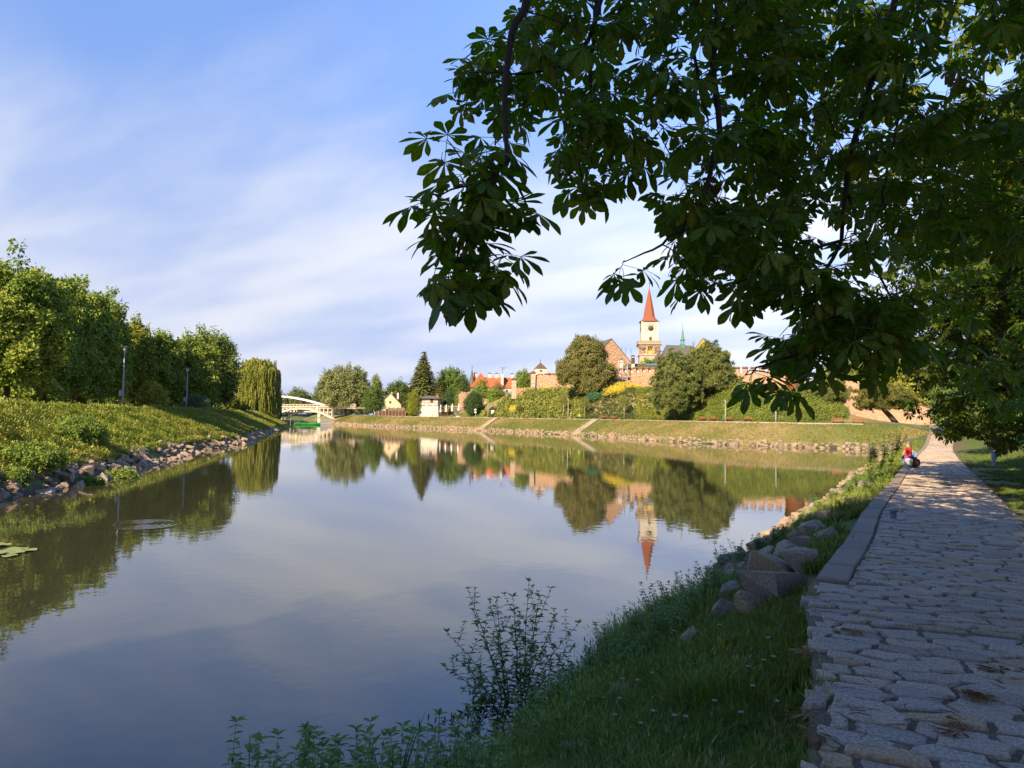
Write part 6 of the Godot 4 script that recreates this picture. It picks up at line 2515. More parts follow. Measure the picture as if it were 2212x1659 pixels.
func build_right_trees() -> void:
	var grey := Color(0.105, 0.125, 0.05)
	var pale := Color(0.185, 0.20, 0.085)
	var dark := Color(0.045, 0.08, 0.022)
	var mid := Color(0.09, 0.135, 0.03)
	var lit := Color(0.15, 0.185, 0.04)
	seen_tree("white_poplar", "large grey-green poplar at the right end of the bridge", 746, 305, 789, 50, 3600, grey, pale, 201, "", "broad", 1.6, 0.04, [[-0.6, 0.55, 0.2, 0.5, 0.3], [0.5, 0.5, 0.3, 0.55, 0.33]])
	seen_tree("columnar_poplar", "narrow poplar behind the large grey-green one", 812, 345, 814, 12, 700, mid, lit, 202, "", "broad", 1.5, 0.1)
	seen_tree("columnar_poplar", "distant narrow poplar just above the bridge end", 701, 400, 852, 8, 400, mid, lit, 203, "", "broad", 1.6, 0.1)
	seen_tree("broadleaf_tree", "dark leafy tree left of the cream house", 806, 290, 838, 20, 1300, dark, mid, 204, "", "broad", 1.3, 0.05)
	seen_tree("broadleaf_tree", "leafy tree rising behind the cream house roof", 858, 315, 826, 30, 1700, dark, mid, 205, "", "broad", 1.5, 0.05)
	conifer("spruce_tree", "tall pointed spruce behind the cafe", 913, 290, 758, 50, 5200, Color(0.085, 0.11, 0.038), Color(0.17, 0.185, 0.06), 206, 2.6)
	conifer("spruce_tree", "shorter yellowish spruce right of the tall one", 952, 280, 815, 28, 2000, Color(0.09, 0.115, 0.03), Color(0.15, 0.16, 0.045), 207, 1.9)
	seen_tree("broadleaf_tree", "round bright green tree left of the red roofs", 975, 305, 798, 33, 1900, Color(0.06, 0.11, 0.02), Color(0.11, 0.165, 0.03), 208, "", "broad", 1.5, 0.2)
	seen_tree("thuja", "yellow-green columnar thuja between house and cafe", 893, 257, 844, 13, 900, Color(0.12, 0.145, 0.02), Color(0.20, 0.21, 0.03), 209, "", "fine", 1.1, -0.1)
	seen_tree("yew", "dark upright yew behind the cafe parasols", 970, 266, 841, 15, 900, Color(0.03, 0.06, 0.022), Color(0.06, 0.095, 0.03), 210, "", "fine", 1.2, -0.05)
	seen_tree("yew", "dark yew left of the red roofs", 1003, 290, 810, 12, 800, Color(0.035, 0.06, 0.02), Color(0.065, 0.10, 0.028), 211, "", "fine", 1.3, 0.0)
	seen_tree("yew", "round dark yew beside the terrace and the notice board", 1023, 232, 847, 20, 1500, Color(0.025, 0.055, 0.018), Color(0.05, 0.09, 0.028), 212, "", "fine", 1.1, -0.1)
	seen_tree("ivy_column", "bright green climber left of the ruined wall pier", 990, 262, 846, 8, 420, Color(0.10, 0.15, 0.025), Color(0.17, 0.21, 0.04), 213, "", "fine", 1.1, -0.1)
	seen_tree("garden_tree", "leafy tree in front of the red roofs", 1040, 252, 822, 22, 1000, mid, lit, 214, "", "broad", 1.1, -0.1)
	seen_tree("garden_tree", "reddish-green shrubby tree below the red roofs", 1076, 246, 828, 17, 700, Color(0.10, 0.10, 0.04), Color(0.15, 0.14, 0.06), 215, "", "fine", 1.2, -0.1)
	seen_tree("garden_tree", "fresh green tree left of the small white pavilion", 1128, 236, 800, 17, 900, Color(0.08, 0.13, 0.02), Color(0.15, 0.20, 0.035), 216, "", "broad", 1.0, 0.0)
	seen_tree("garden_tree", "round green bush at the left end of the hillside planting", 1066, 238, 840, 15, 600, Color(0.09, 0.15, 0.02), Color(0.16, 0.21, 0.03), 217, "", "fine", 1.2, -0.3)
	# the linden before the town wall
	var p := on_ground(1262, 194)
	var h := high(1262, 724, 194) - p.y
	tree("linden_tree", "huge dense linden in front of the town wall", p, h, [[Vector3(0.6, h * 0.62, 0), Vector3(5.6, h * 0.37, 5.2)], [Vector3(-3.2, h * 0.42, 0.5), Vector3(4.6, h * 0.26, 4.2)], [Vector3(3.6, h * 0.40, 0.6), Vector3(4.6, h * 0.27, 4.0)], [Vector3(0.6, h * 0.24, 1.2), Vector3(3.4, h * 0.2, 3.2)], [Vector3(-0.6, h * 0.78, 0), Vector3(3.6, h * 0.2, 3.4)]], 5600, 0.95, Color(0.085, 0.10, 0.03), Color(0.165, 0.15, 0.055), 220, "", 0.45)
	# pines on the lawn
	for t in [[1462, 147, 768, 50, "left one of the two big pines beside the church roof", 221, [[-0.35, 0.33, 0.4, 0.75, 0.2], [0.3, 0.5, 0.2, 0.7, 0.24], [-0.2, 0.72, -0.1, 0.6, 0.2]]], [1532, 148, 746, 48, "right one of the two big pines, with a forked trunk", 222, [[0.35, 0.34, 0.3, 0.8, 0.2], [-0.3, 0.52, 0.3, 0.7, 0.24], [0.25, 0.72, 0.1, 0.62, 0.2]]]]:
		seen_tree("pine_tree", t[4], t[0], t[1], t[2], t[3], 4000, Color(0.075, 0.105, 0.032), Color(0.165, 0.185, 0.06), t[5], "big pines on the lawn", "needle", 1.35, 0.12, t[6])
	seen_tree("pine_tree", "spreading pine with a leaning bare trunk near the quay end", 1908, 126, 832, 56, 2000, Color(0.065, 0.08, 0.02), Color(0.15, 0.145, 0.04), 223, "", "needle", 1.1, 0.34, [[-0.5, 0.5, 0.2, 0.55, 0.18], [0.55, 0.5, 0.2, 0.5, 0.16]])
	lean_trunk(1938, 126, 1895)
	seen_tree("cedar_tree", "low spreading conifer behind the last benches", 1788, 131, 822, 42, 1900, Color(0.09, 0.115, 0.035), Color(0.16, 0.175, 0.055), 224, "", "needle", 1.0, 0.12)
	conifer("blue_spruce", "pale blue-green spruce half hidden behind hanging leaves", 1727, 138, 826, 22, 1100, Color(0.10, 0.13, 0.10), Color(0.16, 0.19, 0.14), 225, 1.2)
	seen_tree("broadleaf_tree", "light green tree above the town wall behind hanging leaves", 1826, 182, 770, 46, 1700, Color(0.11, 0.145, 0.035), Color(0.18, 0.20, 0.055), 226, "", "broad", 1.3, 0.1)
	seen_tree("broadleaf_tree", "sunlit tree behind the quay end, beside the right chestnuts", 1950, 165, 745, 60, 2000, Color(0.12, 0.15, 0.03), Color(0.22, 0.22, 0.04), 227, "", "broad", 1.3, 0.05)
	seen_tree("broadleaf_tree", "bright crown in front of the church tower foot", 1402, 236, 776, 24, 900, Color(0.07, 0.13, 0.015), Color(0.13, 0.19, 0.025), 228, "", "broad", 1.0, 0.2)
	seen_tree("broadleaf_tree", "dark tree at the far end of the quay lawn", 1880, 190, 800, 44, 1500, dark, mid, 229, "", "broad", 1.4, 0.0)
	seen_tree("broadleaf_tree", "tree closing the view above the end of the quay", 2030, 180, 780, 60, 1700, dark, mid, 230, "", "broad", 1.4, 0.0)
	for t in [[2065, 100, 805, 46, "tree on the right slope just beyond the quay end", 232], [2140, 92, 800, 50, "tree on the right slope behind the standing person", 233], [2215, 84, 800, 56, "tree on the right slope at the picture edge", 234]]:
		seen_tree("slope_tree", t[4], t[0], t[1], t[2], t[3], 1500, dark, mid, t[5], "trees on the right slope", "broad", 1.0, -0.1)
	seen_tree("broadleaf_tree", "rightmost tree beyond the standing person", 2160, 150, 790, 70, 1700, dark, mid, 231, "", "broad", 1.4, 0.0)
	# young staked trees along the far path
	for t in [[1120, bank(1120, 13), 872, "slim young tree by the path, leftmost of four"], [1217, bank(1217, 13), 850, "young tree between the first benches and the bicycles"], [1262, bank(1262, 13), 855, "young tree right of the bicycles"], [1348, bank(1348, 13), 853, "young tree left of the second pair of benches"]]:
		var q := on_ground(t[0], t[1])
		var hh: float = high(t[0], t[2], t[1]) - q.y
		var o := thing("young_tree", t[3], "tree", q, 0.0, "young trees along the far path")
		var st := begin(true)
		tube(st, [Vector3(0, -0.1, 0), Vector3(0.03, hh * 0.5, 0), Vector3(-0.02, hh * 0.9, 0)], [0.07, 0.06, 0.02], 6)
		part(st, "trunk", M.pale_bark, o)
		var pts := crown_points([[Vector3(0, hh * 0.72, 0), Vector3(hh * 0.24, hh * 0.28, hh * 0.24)]], 170, 0.55, int(t[0]), 0.4)
		scatter(pts, tints_for(pts, Color(0.09, 0.12, 0.03), Color(0.16, 0.165, 0.05), int(t[0])), G.fine, M.foliage, "crown", o)

# low planting that covers a slope: one object of clumps between picture limits
func slope_cover(label: String, px0: float, px1: float, d0: float, d1: float, n: int, size: float, a: Color, b: Color, seed_: int, clump := "fine", limit = null) -> void:
	var r := RandomNumberGenerator.new()
	r.seed = seed_
	var list := []
	for k in n:
		var px := r.randf_range(px0, px1)
		var d := r.randf_range(d0, d1)
		var p := on_ground(px, d)
		if shore_r < 13.4 or (limit != null and not limit.call(p, shore_r, px)):
			continue
		var up := Vector3(r.randfn() * 0.3, 1, r.randfn() * 0.3 + 0.3).normalized()
		var lumpy := 0.5 + 0.5 * n_b.get_noise_2d(p.x * 3.0, p.z * 3.0)
		list.append(Transform3D((frame_of(up) * Basis(Vector3.UP, r.randf() * TAU)).scaled(Vector3.ONE * size * r.randf_range(0.7, 1.3)), p + Vector3(0, r.randf() * size * 1.1 * (0.3 + lumpy), 0)))
	var o := scatter(list, tints_for(list, a, b, seed_, 0.2), G[clump], M.foliage, numbered("hillside_planting"), self)
	tag(o, label, "shrubs")

func build_slope_cover() -> void:
	var deep := Color(0.06, 0.10, 0.022)
	var soft_green := Color(0.13, 0.165, 0.035)
	slope_cover("tangle of green shrubs on the hillside below the left town wall", 1040, 1262, 184, 226, 9000, 1.5, Color(0.085, 0.115, 0.025), Color(0.175, 0.185, 0.045), 401, "broad")
	slope_cover("dark juniper carpet on the hillside below the scaffold", 1255, 1372, 160, 206, 6000, 0.8, Color(0.055, 0.085, 0.03), Color(0.095, 0.12, 0.042), 402, "needle", func(p, d, px): return not (px < 1310 and d > 22 and d < 27))
	slope_cover("light green juniper carpet left of the big pines", 1372, 1475, 150, 202, 5600, 0.8, Color(0.115, 0.15, 0.022), Color(0.19, 0.21, 0.035), 403, "needle")
	slope_cover("green shrub carpet under the big pines and the wall right of them", 1475, 1830, 122, 172, 15500, 1.0, Color(0.085, 0.125, 0.024), Color(0.16, 0.19, 0.035), 404)
	# golden bushes under the wall
	for s in [[1345, 190, 3.0, "large golden bush under the scaffold"], [1330, 184, 2.8, "golden bush at the left end of the yellow strip"], [1368, 194, 2.8, "round golden bush left of the bare gap in the wall"], [1413, 195, 1.8, "small golden bush between wall and pines"], [1180, 217, 2.4, "yellowish bush under the left town wall"], [1115, 216, 2.2, "yellow-tinged bush on the left of the hillside"]]:
		var p := on_ground(s[0], s[1])
		shrub("golden_bush", s[3], p, [[Vector3(0, s[2] * 0.35, 0), Vector3(s[2], s[2] * 0.55, s[2])]], 420, 0.55, Color(0.33, 0.27, 0.03), Color(0.52, 0.42, 0.06), int(s[0]))
	var p2 := on_ground(1284, 190)
	shrub("teal_shrub", "blue-green shrub at the foot of the linden", p2, [[Vector3(0, 0.8, 0), Vector3(2.4, 1.4, 2.0)]], 400, 0.6, Color(0.03, 0.10, 0.05), Color(0.06, 0.15, 0.075), 411)
	var p3 := on_ground(1398, 199)
	shrub("dark_green_shrub", "dark green shrub between golden bushes by the wall", p3, [[Vector3(0, 0.8, 0), Vector3(1.6, 1.2, 1.4)]], 300, 0.5, Color(0.05, 0.10, 0.02), Color(0.09, 0.15, 0.03), 412)

# ---------- people: one skin round a skeleton of tapered bones ----------
func body_mesh(bones: Array, cell: float) -> SurfaceTool:
	var lo := Vector3(1e9, 1e9, 1e9)
	var hi := -lo
	for b in bones:
		var m := Vector3.ONE * (maxf(b[2], b[3]) + 0.08)
		lo = lo.min(b[0] - m).min(b[1] - m)
		hi = hi.max(b[0] + m).max(b[1] + m)
	var n := Vector3i(((hi - lo) / cell).ceil()) + Vector3i.ONE * 2
	var field := PackedFloat32Array()
	var owner_of := PackedInt32Array()
	var own_d := PackedFloat32Array()
	field.resize(n.x * n.y * n.z)
	owner_of.resize(n.x * n.y * n.z)
	own_d.resize(n.x * n.y * n.z)
	field.fill(1.0)
	own_d.fill(1.0)
	for bi in bones.size():
		var b: Array = bones[bi]
		var m := Vector3.ONE * (maxf(b[2], b[3]) + 0.07)
		var i0 := Vector3i(((b[0].min(b[1]) - m - lo) / cell).floor()).clamp(Vector3i.ZERO, n - Vector3i.ONE)
		var i1 := Vector3i(((b[0].max(b[1]) + m - lo) / cell).ceil()).clamp(Vector3i.ZERO, n - Vector3i.ONE)
		var ab: Vector3 = b[1] - b[0]
		var l2 := maxf(ab.length_squared(), 1e-6)
		for z in range(i0.z, i1.z + 1):
			for y in range(i0.y, i1.y + 1):
				for x in range(i0.x, i1.x + 1):
					var p := lo + Vector3(x, y, z) * cell
					var t := clampf((p - b[0]).dot(ab) / l2, 0, 1)
					var d: float = p.distance_to(b[0] + ab * t) - lerpf(b[2], b[3], t)
					var k := (z * n.y + y) * n.x + x
					var f := field[k]
					var h := clampf(0.5 + 0.5 * (f - d) / 0.035, 0, 1)
					field[k] = lerpf(f, d, h) - 0.035 * h * (1 - h)
					if d < own_d[k]:
						own_d[k] = d
						owner_of[k] = bi
	var st := begin(true)
	var at_cell := {}
	var verts := []
	var cols := []
	for z in n.z - 1:
		for y in n.y - 1:
			for x in n.x - 1:
				var sum := Vector3.ZERO
				var cnt := 0
				var v := []
				for c in 8:
					v.append(field[((z + (c >> 2)) * n.y + y + ((c >> 1) & 1)) * n.x + x + (c & 1)])
				var any := false
				var all := true
				for q in v:
					if q < 0:
						any = true
					else:
						all = false
				if not any or all:
					continue
				for e in [[0, 1], [2, 3], [4, 5], [6, 7], [0, 2], [1, 3], [4, 6], [5, 7], [0, 4], [1, 5], [2, 6], [3, 7]]:
					var a: float = v[e[0]]
					var b2: float = v[e[1]]
					if (a < 0) != (b2 < 0):
						var t := a / (a - b2)
						var pa := Vector3(e[0] & 1, (e[0] >> 1) & 1, e[0] >> 2)
						var pb := Vector3(e[1] & 1, (e[1] >> 1) & 1, e[1] >> 2)
						sum += pa.lerp(pb, t)
						cnt += 1
				at_cell[(z * n.y + y) * n.x + x] = verts.size()
				verts.append(lo + (Vector3(x, y, z) + sum / cnt) * cell)
				cols.append(bones[owner_of[(z * n.y + y) * n.x + x]][4])
	for z in range(1, n.z - 1):
		for y in range(1, n.y - 1):
			for x in range(1, n.x - 1):
				var k := (z * n.y + y) * n.x + x
				var a := field[k]
				for ax in 3:
					var step := [1, n.x, n.x * n.y]
					var b3 := field[k + step[ax]]
					if (a < 0) == (b3 < 0):
						continue
					var s1: int = step[(ax + 1) % 3]
					var s2: int = step[(ax + 2) % 3]
					var ids := [k - s1 - s2, k - s2, k, k - s1]
					if not (at_cell.has(ids[0]) and at_cell.has(ids[1]) and at_cell.has(ids[2]) and at_cell.has(ids[3])):
						continue
					var o := [0, 1, 2, 0, 2, 3] if a > 0 else [0, 2, 1, 0, 3, 2]
					for i in o:
						var w: int = at_cell[ids[i]]
						st.set_color(cols[w])
						st.add_vertex(verts[w])
	return st

func hand(st: SurfaceTool, wrist: Vector3, down: Vector3, front: Vector3, skin: Color) -> void:
	# palm, four fingers of different length with a bend, and a thumb from the side of the palm
	st.set_color(skin)
	var side := down.cross(front).normalized()
	tube(st, [wrist, wrist + down * 0.05, wrist + down * 0.09], [0.03, 0.038, 0.034], 7)
	for k in 4:
		var o := side * 0.0 + front * (0.027 - 0.018 * k)
		var l: float = [0.065, 0.078, 0.072, 0.055][k]
		var a := wrist + down * 0.085 + o
		tube(st, [a, a + down * l * 0.55, a + down * l * 0.85 + side * l * 0.35], [0.0095, 0.009, 0.007], 5)
	var t := wrist + down * 0.03 + front * 0.03
	tube(st, [t, t + down * 0.035 + front * 0.025, t + down * 0.065 + front * 0.03], [0.011, 0.0105, 0.008], 5)

func head_parts(o: Node3D, c: Vector3, hair: Material, look: Vector3) -> void:
	var st := begin(true)
	var t := Transform3D(frame_of(Vector3(0, 1, -0.25)), c + Vector3(0, 0.018, 0) - look * 0.012)
	lathe(st, [Vector2(0.104, -0.03), Vector2(0.108, 0.03), Vector2(0.085, 0.085), Vector2(0.045, 0.11), Vector2(0, 0.117)], 12, t)
	part(st, "hair", hair, o)

func build_people() -> void:
	var skin := Color(0.42, 0.24, 0.16)
	var navy := Color(0.02, 0.025, 0.05)
	var grey := Color(0.26, 0.27, 0.31)
	var shoe := Color(0.05, 0.045, 0.04)
	# standing man on the grass right of the path
	var p := on_ground(2146, 40.9)
	var o := thing("person", "standing person in navy shirt and loose grey trousers on the shaded grass", "person", p, -2.2)
	var bones := [
		[Vector3(0, 0.96, 0), Vector3(0, 1.2, 0.01), 0.15, 0.155, navy], [Vector3(0, 1.2, 0.01), Vector3(0, 1.40, 0), 0.155, 0.14, navy],
		[Vector3(0, 1.44, 0), Vector3(0, 1.53, 0.01), 0.06, 0.055, skin], [Vector3(0, 1.60, 0.02), Vector3(0, 1.68, 0.01), 0.088, 0.095, skin], [Vector3(0, 1.60, 0.10), Vector3(0, 1.585, 0.115), 0.018, 0.016, skin]]
	for s in [-1.0, 1.0]:
		bones.append([Vector3(s * 0.10, 1.43, 0), Vector3(s * 0.19, 1.41, 0), 0.075, 0.07, navy])
		bones.append([Vector3(s * 0.20, 1.40, 0), Vector3(s * 0.24, 1.20, -0.01), 0.066, 0.06, navy])
		bones.append([Vector3(s * 0.24, 1.19, -0.01), Vector3(s * 0.26, 1.10, 0.0), 0.05, 0.045, skin])
		bones.append([Vector3(s * 0.26, 1.10, 0.0), Vector3(s * 0.24, 0.88, 0.10), 0.044, 0.032, skin])
		bones.append([Vector3(s * 0.09, 0.92, 0), Vector3(s * 0.12, 0.50, 0.02), 0.125, 0.105, grey])
		bones.append([Vector3(s * 0.12, 0.50, 0.02), Vector3(s * 0.13, 0.08, 0), 0.105, 0.10, grey])
		bones.append([Vector3(s * 0.13, 0.05, 0.0), Vector3(s * 0.14, 0.04, 0.17), 0.05, 0.042, shoe])
		bones.append([Vector3(s * 0.095, 1.625, 0.0), Vector3(s * 0.1, 1.64, 0.0), 0.02, 0.02, skin])
	var st := body_mesh(bones, 0.024)
	for s in [-1.0, 1.0]:
		hand(st, Vector3(s * 0.24, 0.88, 0.10), Vector3(0, -0.95, 0.3).normalized(), Vector3(0, 0.3, 0.95), skin)
	part(st, "body", M.skin_and_cloth, o)
	head_parts(o, Vector3(0, 1.66, 0.0), M.hair_dark, Vector3(0, 0, 1))
	# the dark bin-like tube he holds at his side
	var tb := thing("carry_tube", "dark tube with pale lid at the standing person's side", "container", p + Vector3(0.17, 0.42, -0.16), 0.0)
	var ts := begin(true)
	lathe(ts, [Vector2(0, 0), Vector2(0.09, 0), Vector2(0.11, 0.62), Vector2(0, 0.62)], 14)
	part(ts, "tube", M.void_dark, tb)
	var tl := begin(true)
	lathe(tl, [Vector2(0, 0.63), Vector2(0.12, 0.63), Vector2(0.12, 0.68), Vector2(0, 0.69)], 14)
	part(tl, "lid", M.canvas, tb)

	# angler sitting at the kerb
	var red := Color(0.50, 0.02, 0.03)
	var dark := Color(0.03, 0.02, 0.025)
	var q := quay_spot(1964, 38.2, 0.06)
	var w := thing("person", "seated angler in a red sleeveless top at the quay edge", "person", q, -0.9)
	bones = [
		[Vector3(0, 0.40, -0.04), Vector3(0, 0.58, 0.03), 0.15, 0.13, dark], [Vector3(0, 0.58, 0.03), Vector3(0, 0.84, 0.10), 0.13, 0.14, red],
		[Vector3(0, 0.88, 0.12), Vector3(0, 0.96, 0.16), 0.055, 0.052, skin], [Vector3(0, 1.02, 0.19), Vector3(0, 1.10, 0.18), 0.086, 0.093, skin], [Vector3(0, 1.02, 0.275), Vector3(0, 1.005, 0.29), 0.018, 0.016, skin]]
	for s in [-1.0, 1.0]:
		bones.append([Vector3(s * 0.08, 0.87, 0.10), Vector3(s * 0.17, 0.85, 0.11), 0.07, 0.06, red])
		bones.append([Vector3(s * 0.18, 0.84, 0.11), Vector3(s * 0.24, 0.60, 0.17), 0.052, 0.045, skin])
		bones.append([Vector3(s * 0.24, 0.60, 0.17), Vector3(s * 0.08, 0.54, 0.38), 0.043, 0.032, skin])
		bones.append([Vector3(s * 0.09, 0.40, 0.0), Vector3(s * 0.14, 0.44, 0.40), 0.10, 0.08, dark])
		bones.append([Vector3(s * 0.14, 0.44, 0.40), Vector3(s * 0.15, 0.08, 0.44), 0.075, 0.05, dark])
		bones.append([Vector3(s * 0.15, 0.05, 0.43), Vector3(s * 0.16, 0.04, 0.60), 0.045, 0.04, shoe])
		bones.append([Vector3(s * 0.09, 1.05, 0.17), Vector3(s * 0.095, 1.065, 0.17), 0.02, 0.02, skin])
	st = body_mesh(bones, 0.022)
	for s in [-1.0, 1.0]:
		hand(st, Vector3(s * 0.08, 0.54, 0.38), Vector3(-s * 0.7, -0.1, 0.7).normalized(), Vector3(0, 1, 0), skin)
	part(st, "body", M.skin_and_cloth, w)
	head_parts(w, Vector3(0, 1.07, 0.17), M.hair_brown, Vector3(0, 0, 1))
	var ch := thing("folding_chair", "blue folding chair under the seated angler", "chair", q, -0.9)
	add_box(Vector3(0, 0.25, -0.04), Vector3(0.46, 0.04, 0.42), "seat", M.blue_tarp, ch)
	add_box(Vector3(0, 0.58, -0.25), Vector3(0.46, 0.4, 0.03), "backrest", M.blue_tarp, ch)
	for s in [-1.0, 1.0]:
		for z in [-0.24, 0.16]:
			var l := begin()
			bar(l, Vector3(s * 0.22, 0, z), Vector3(s * 0.22, 0.25 if z > 0 else 0.75, z), 0.014)
			part(l, "leg", M.pipe, ch)
	var bk := thing("bucket", "white bucket standing at the angler's feet", "bucket", quay_spot(1959, 37.0, 0.06))
	var bs := begin(true)
	lathe(bs, [Vector2(0, 0), Vector2(0.20, 0), Vector2(0.26, 0.38), Vector2(0.23, 0.44), Vector2(0, 0.46)], 18)
	part(bs, "pail", M.canvas, bk)
	var bh := begin()
	for k in 8:
		var a := PI * k / 8
		var b := PI * (k + 1) / 8
		bar(bh, Vector3(cos(a) * 0.25, 0.38 - sin(a) * 0.22, 0.14), Vector3(cos(b) * 0.25, 0.38 - sin(b) * 0.22, 0.14), 0.008, 4)
	part(bh, "handle", M.dark_metal, bk)
	var bg := thing("tackle_bag", "round dark brown bag beside the bucket", "bag", quay_spot(1975, 37.2, 0.06))
	var gs := begin(true)
	lathe(gs, [Vector2(0, 0.0), Vector2(0.22, 0.06), Vector2(0.27, 0.24), Vector2(0.22, 0.40), Vector2(0.08, 0.46), Vector2(0, 0.46)], 16)
	part(gs, "body", M.bag_brown, bg)
	var gb := begin()
	lathe(gb, [Vector2(0.1, 0.44), Vector2(0.12, 0.52), Vector2(0.08, 0.52), Vector2(0.06, 0.45)], 10)
	part(gb, "strap", M.void_dark, bg)
	var pk := thing("pink_bag", "small magenta bag between angler and bucket", "bag", quay_spot(1963, 37.6, 0.06), 0.4)
	add_box(Vector3(0, 0.42, 0), Vector3(0.42, 0.3, 0.2), "pouch", M.magenta, pk)
	add_box(Vector3(0, 0.14, 0), Vector3(0.4, 0.28, 0.24), "box", M.void_dark, pk)
	var rd := thing("fishing_rod", "dark upright fishing rod beside the angler", "rod", quay_spot(1967.5, 37.4, 0.05))
	var rs := begin()
	tube(rs, [Vector3(0, 0, 0), Vector3(0.01, 0.9, 0), Vector3(0.0, 1.35, 0)], [0.028, 0.02, 0.008], 6)
	part(rs, "blank", M.dark_metal, rd)
	var rg := begin(true)
	lathe(rg, [Vector2(0.03, 0.05), Vector2(0.034, 0.3), Vector2(0.03, 0.32)], 8)
	part(rg, "grip", M.void_dark, rd)

	# walkers on the far path: same skeleton, other clothes
	var looks := [[1000 + 475.0 * 0.0, 812.5, Color(0.45, 0.05, 0.03), "walker in dark red on the far path left of the cream house"], [0, 817.5, Color(0.6, 0.16, 0.05), "walker in orange beside the one in dark red"]]
	for l in looks:
		var f := on_ground(l[1], bank(l[1], 10.5))
		var wk := thing("person", l[3], "person", f, face(f) + 0.6, "walkers on the far path")
		var leg := Color(0.05, 0.05, 0.07)
		var bb := [[Vector3(0, 0.95, 0), Vector3(0, 1.38, 0), 0.14, 0.15, l[2]], [Vector3(0, 1.44, 0), Vector3(0, 1.53, 0), 0.06, 0.055, skin], [Vector3(0, 1.60, 0.02), Vector3(0, 1.68, 0.01), 0.088, 0.095, skin]]
		for s in [-1.0, 1.0]:
			bb.append([Vector3(s * 0.19, 1.40, 0), Vector3(s * 0.25, 1.12, s * 0.06), 0.062, 0.048, l[2]])
			bb.append([Vector3(s * 0.25, 1.12, s * 0.06), Vector3(s * 0.23, 0.86, s * 0.14), 0.044, 0.034, skin])
			bb.append([Vector3(s * 0.09, 0.92, 0), Vector3(s * 0.10, 0.50, -s * 0.10), 0.11, 0.08, leg])
			bb.append([Vector3(s * 0.10, 0.50, -s * 0.10), Vector3(s * 0.10, 0.08, -s * 0.22), 0.08, 0.055, leg])
			bb.append([Vector3(s * 0.10, 0.05, -s * 0.22), Vector3(s * 0.10, 0.04, -s * 0.22 + 0.16), 0.045, 0.04, shoe])
		part(body_mesh(bb, 0.04), "body", M.skin_and_cloth, wk)
		head_parts(wk, Vector3(0, 1.66, 0), M.hair_dark, Vector3(0, 0, 1))

func quay_spot(px: float, depth: float, up: float) -> Vector3:
	var p := at(px, 900, depth)
	var k := nearest(quay_line, Vector2(p.x, p.z))
	p.y = lerpf(QUAY[k[2]][2], QUAY[k[2] + 1][2], k[3]) + up
	return p

# ---------- street furniture ----------
func bench(o: Node3D, wood: Material) -> void:
	for k in 3:
		add_box(Vector3(0, 0.45, 0.06 + k * 0.15 - 0.1), Vector3(1.8, 0.05, 0.12), "seat_slat", wood, o)
		add_box(Vector3(0, 0.60 + k * 0.13, -0.26 - k * 0.035), Vector3(1.8, 0.11, 0.04), "back_slat", wood, o)
	for s in [-1.0, 1.0]:
		var st := begin()
		beam(st, Vector3(s * 0.72, 0.0, 0.26), Vector3(s * 0.72, 0.42, -0.10), 0.07, 0.06)
		beam(st, Vector3(s * 0.72, 0.0, -0.28), Vector3(s * 0.72, 0.42, 0.14), 0.07, 0.06)
		beam(st, Vector3(s * 0.72, 0.40, -0.18), Vector3(s * 0.72, 0.95, -0.36), 0.06, 0.06)
		beam(st, Vector3(s * 0.72, 0.42, -0.2), Vector3(s * 0.72, 0.42, 0.3), 0.06, 0.05)
		part(st, "leg_frame", M.dark_metal, o)

func lamp_post(o: Node3D, h: float, cabinet: bool) -> void:
	var st := begin(true)
	tube(st, [Vector3(0, -0.1, 0), Vector3(0, h * 0.28, 0), Vector3(0, h - 0.55, 0)], [0.11, 0.10, 0.06], 9)
	part(st, "pole", M.lamp_grey, o)
	var l := begin(true)
	lathe(l, [Vector2(0, h - 0.55), Vector2(0.1, h - 0.55), Vector2(0.20, h - 0.12), Vector2(0, h - 0.12)], 12)
	part(l, "lantern", M.lamp_glass, o)
	var c := begin(true)
	lathe(c, [Vector2(0, h - 0.11), Vector2(0.40, h - 0.11), Vector2(0.42, h - 0.06), Vector2(0.1, h), Vector2(0, h + 0.01)], 16)
	part(c, "cap", M.lamp_grey, o)
	if cabinet:
		add_box(Vector3(-0.26, 1.75, 0.02), Vector3(0.32, 0.62, 0.22), "meter_box", M.lamp_grey, o)

func bollard(o: Node3D, s: float, m: Material) -> void:
	var st := begin(true)
	lathe(st, [Vector2(0, 0.02), Vector2(0.15, 0.02), Vector2(0.12, 0.05), Vector2(0.105, 0.12), Vector2(0.105, 0.24), Vector2(0.13, 0.29), Vector2(0.185, 0.31), Vector2(0.195, 0.34), Vector2(0.17, 0.375), Vector2(0.10, 0.395), Vector2(0, 0.40)], 20, Transform3D(Basis().scaled(Vector3.ONE * s), Vector3.ZERO))
	part(st, "mooring_post", m, o)
	var pl := begin()
	box(pl, Vector3(0.04, 0.008, 0), Vector3(0.86, 0.028, 0.42) * s)
	part(pl, "base_plate", M.plate_grey, o)

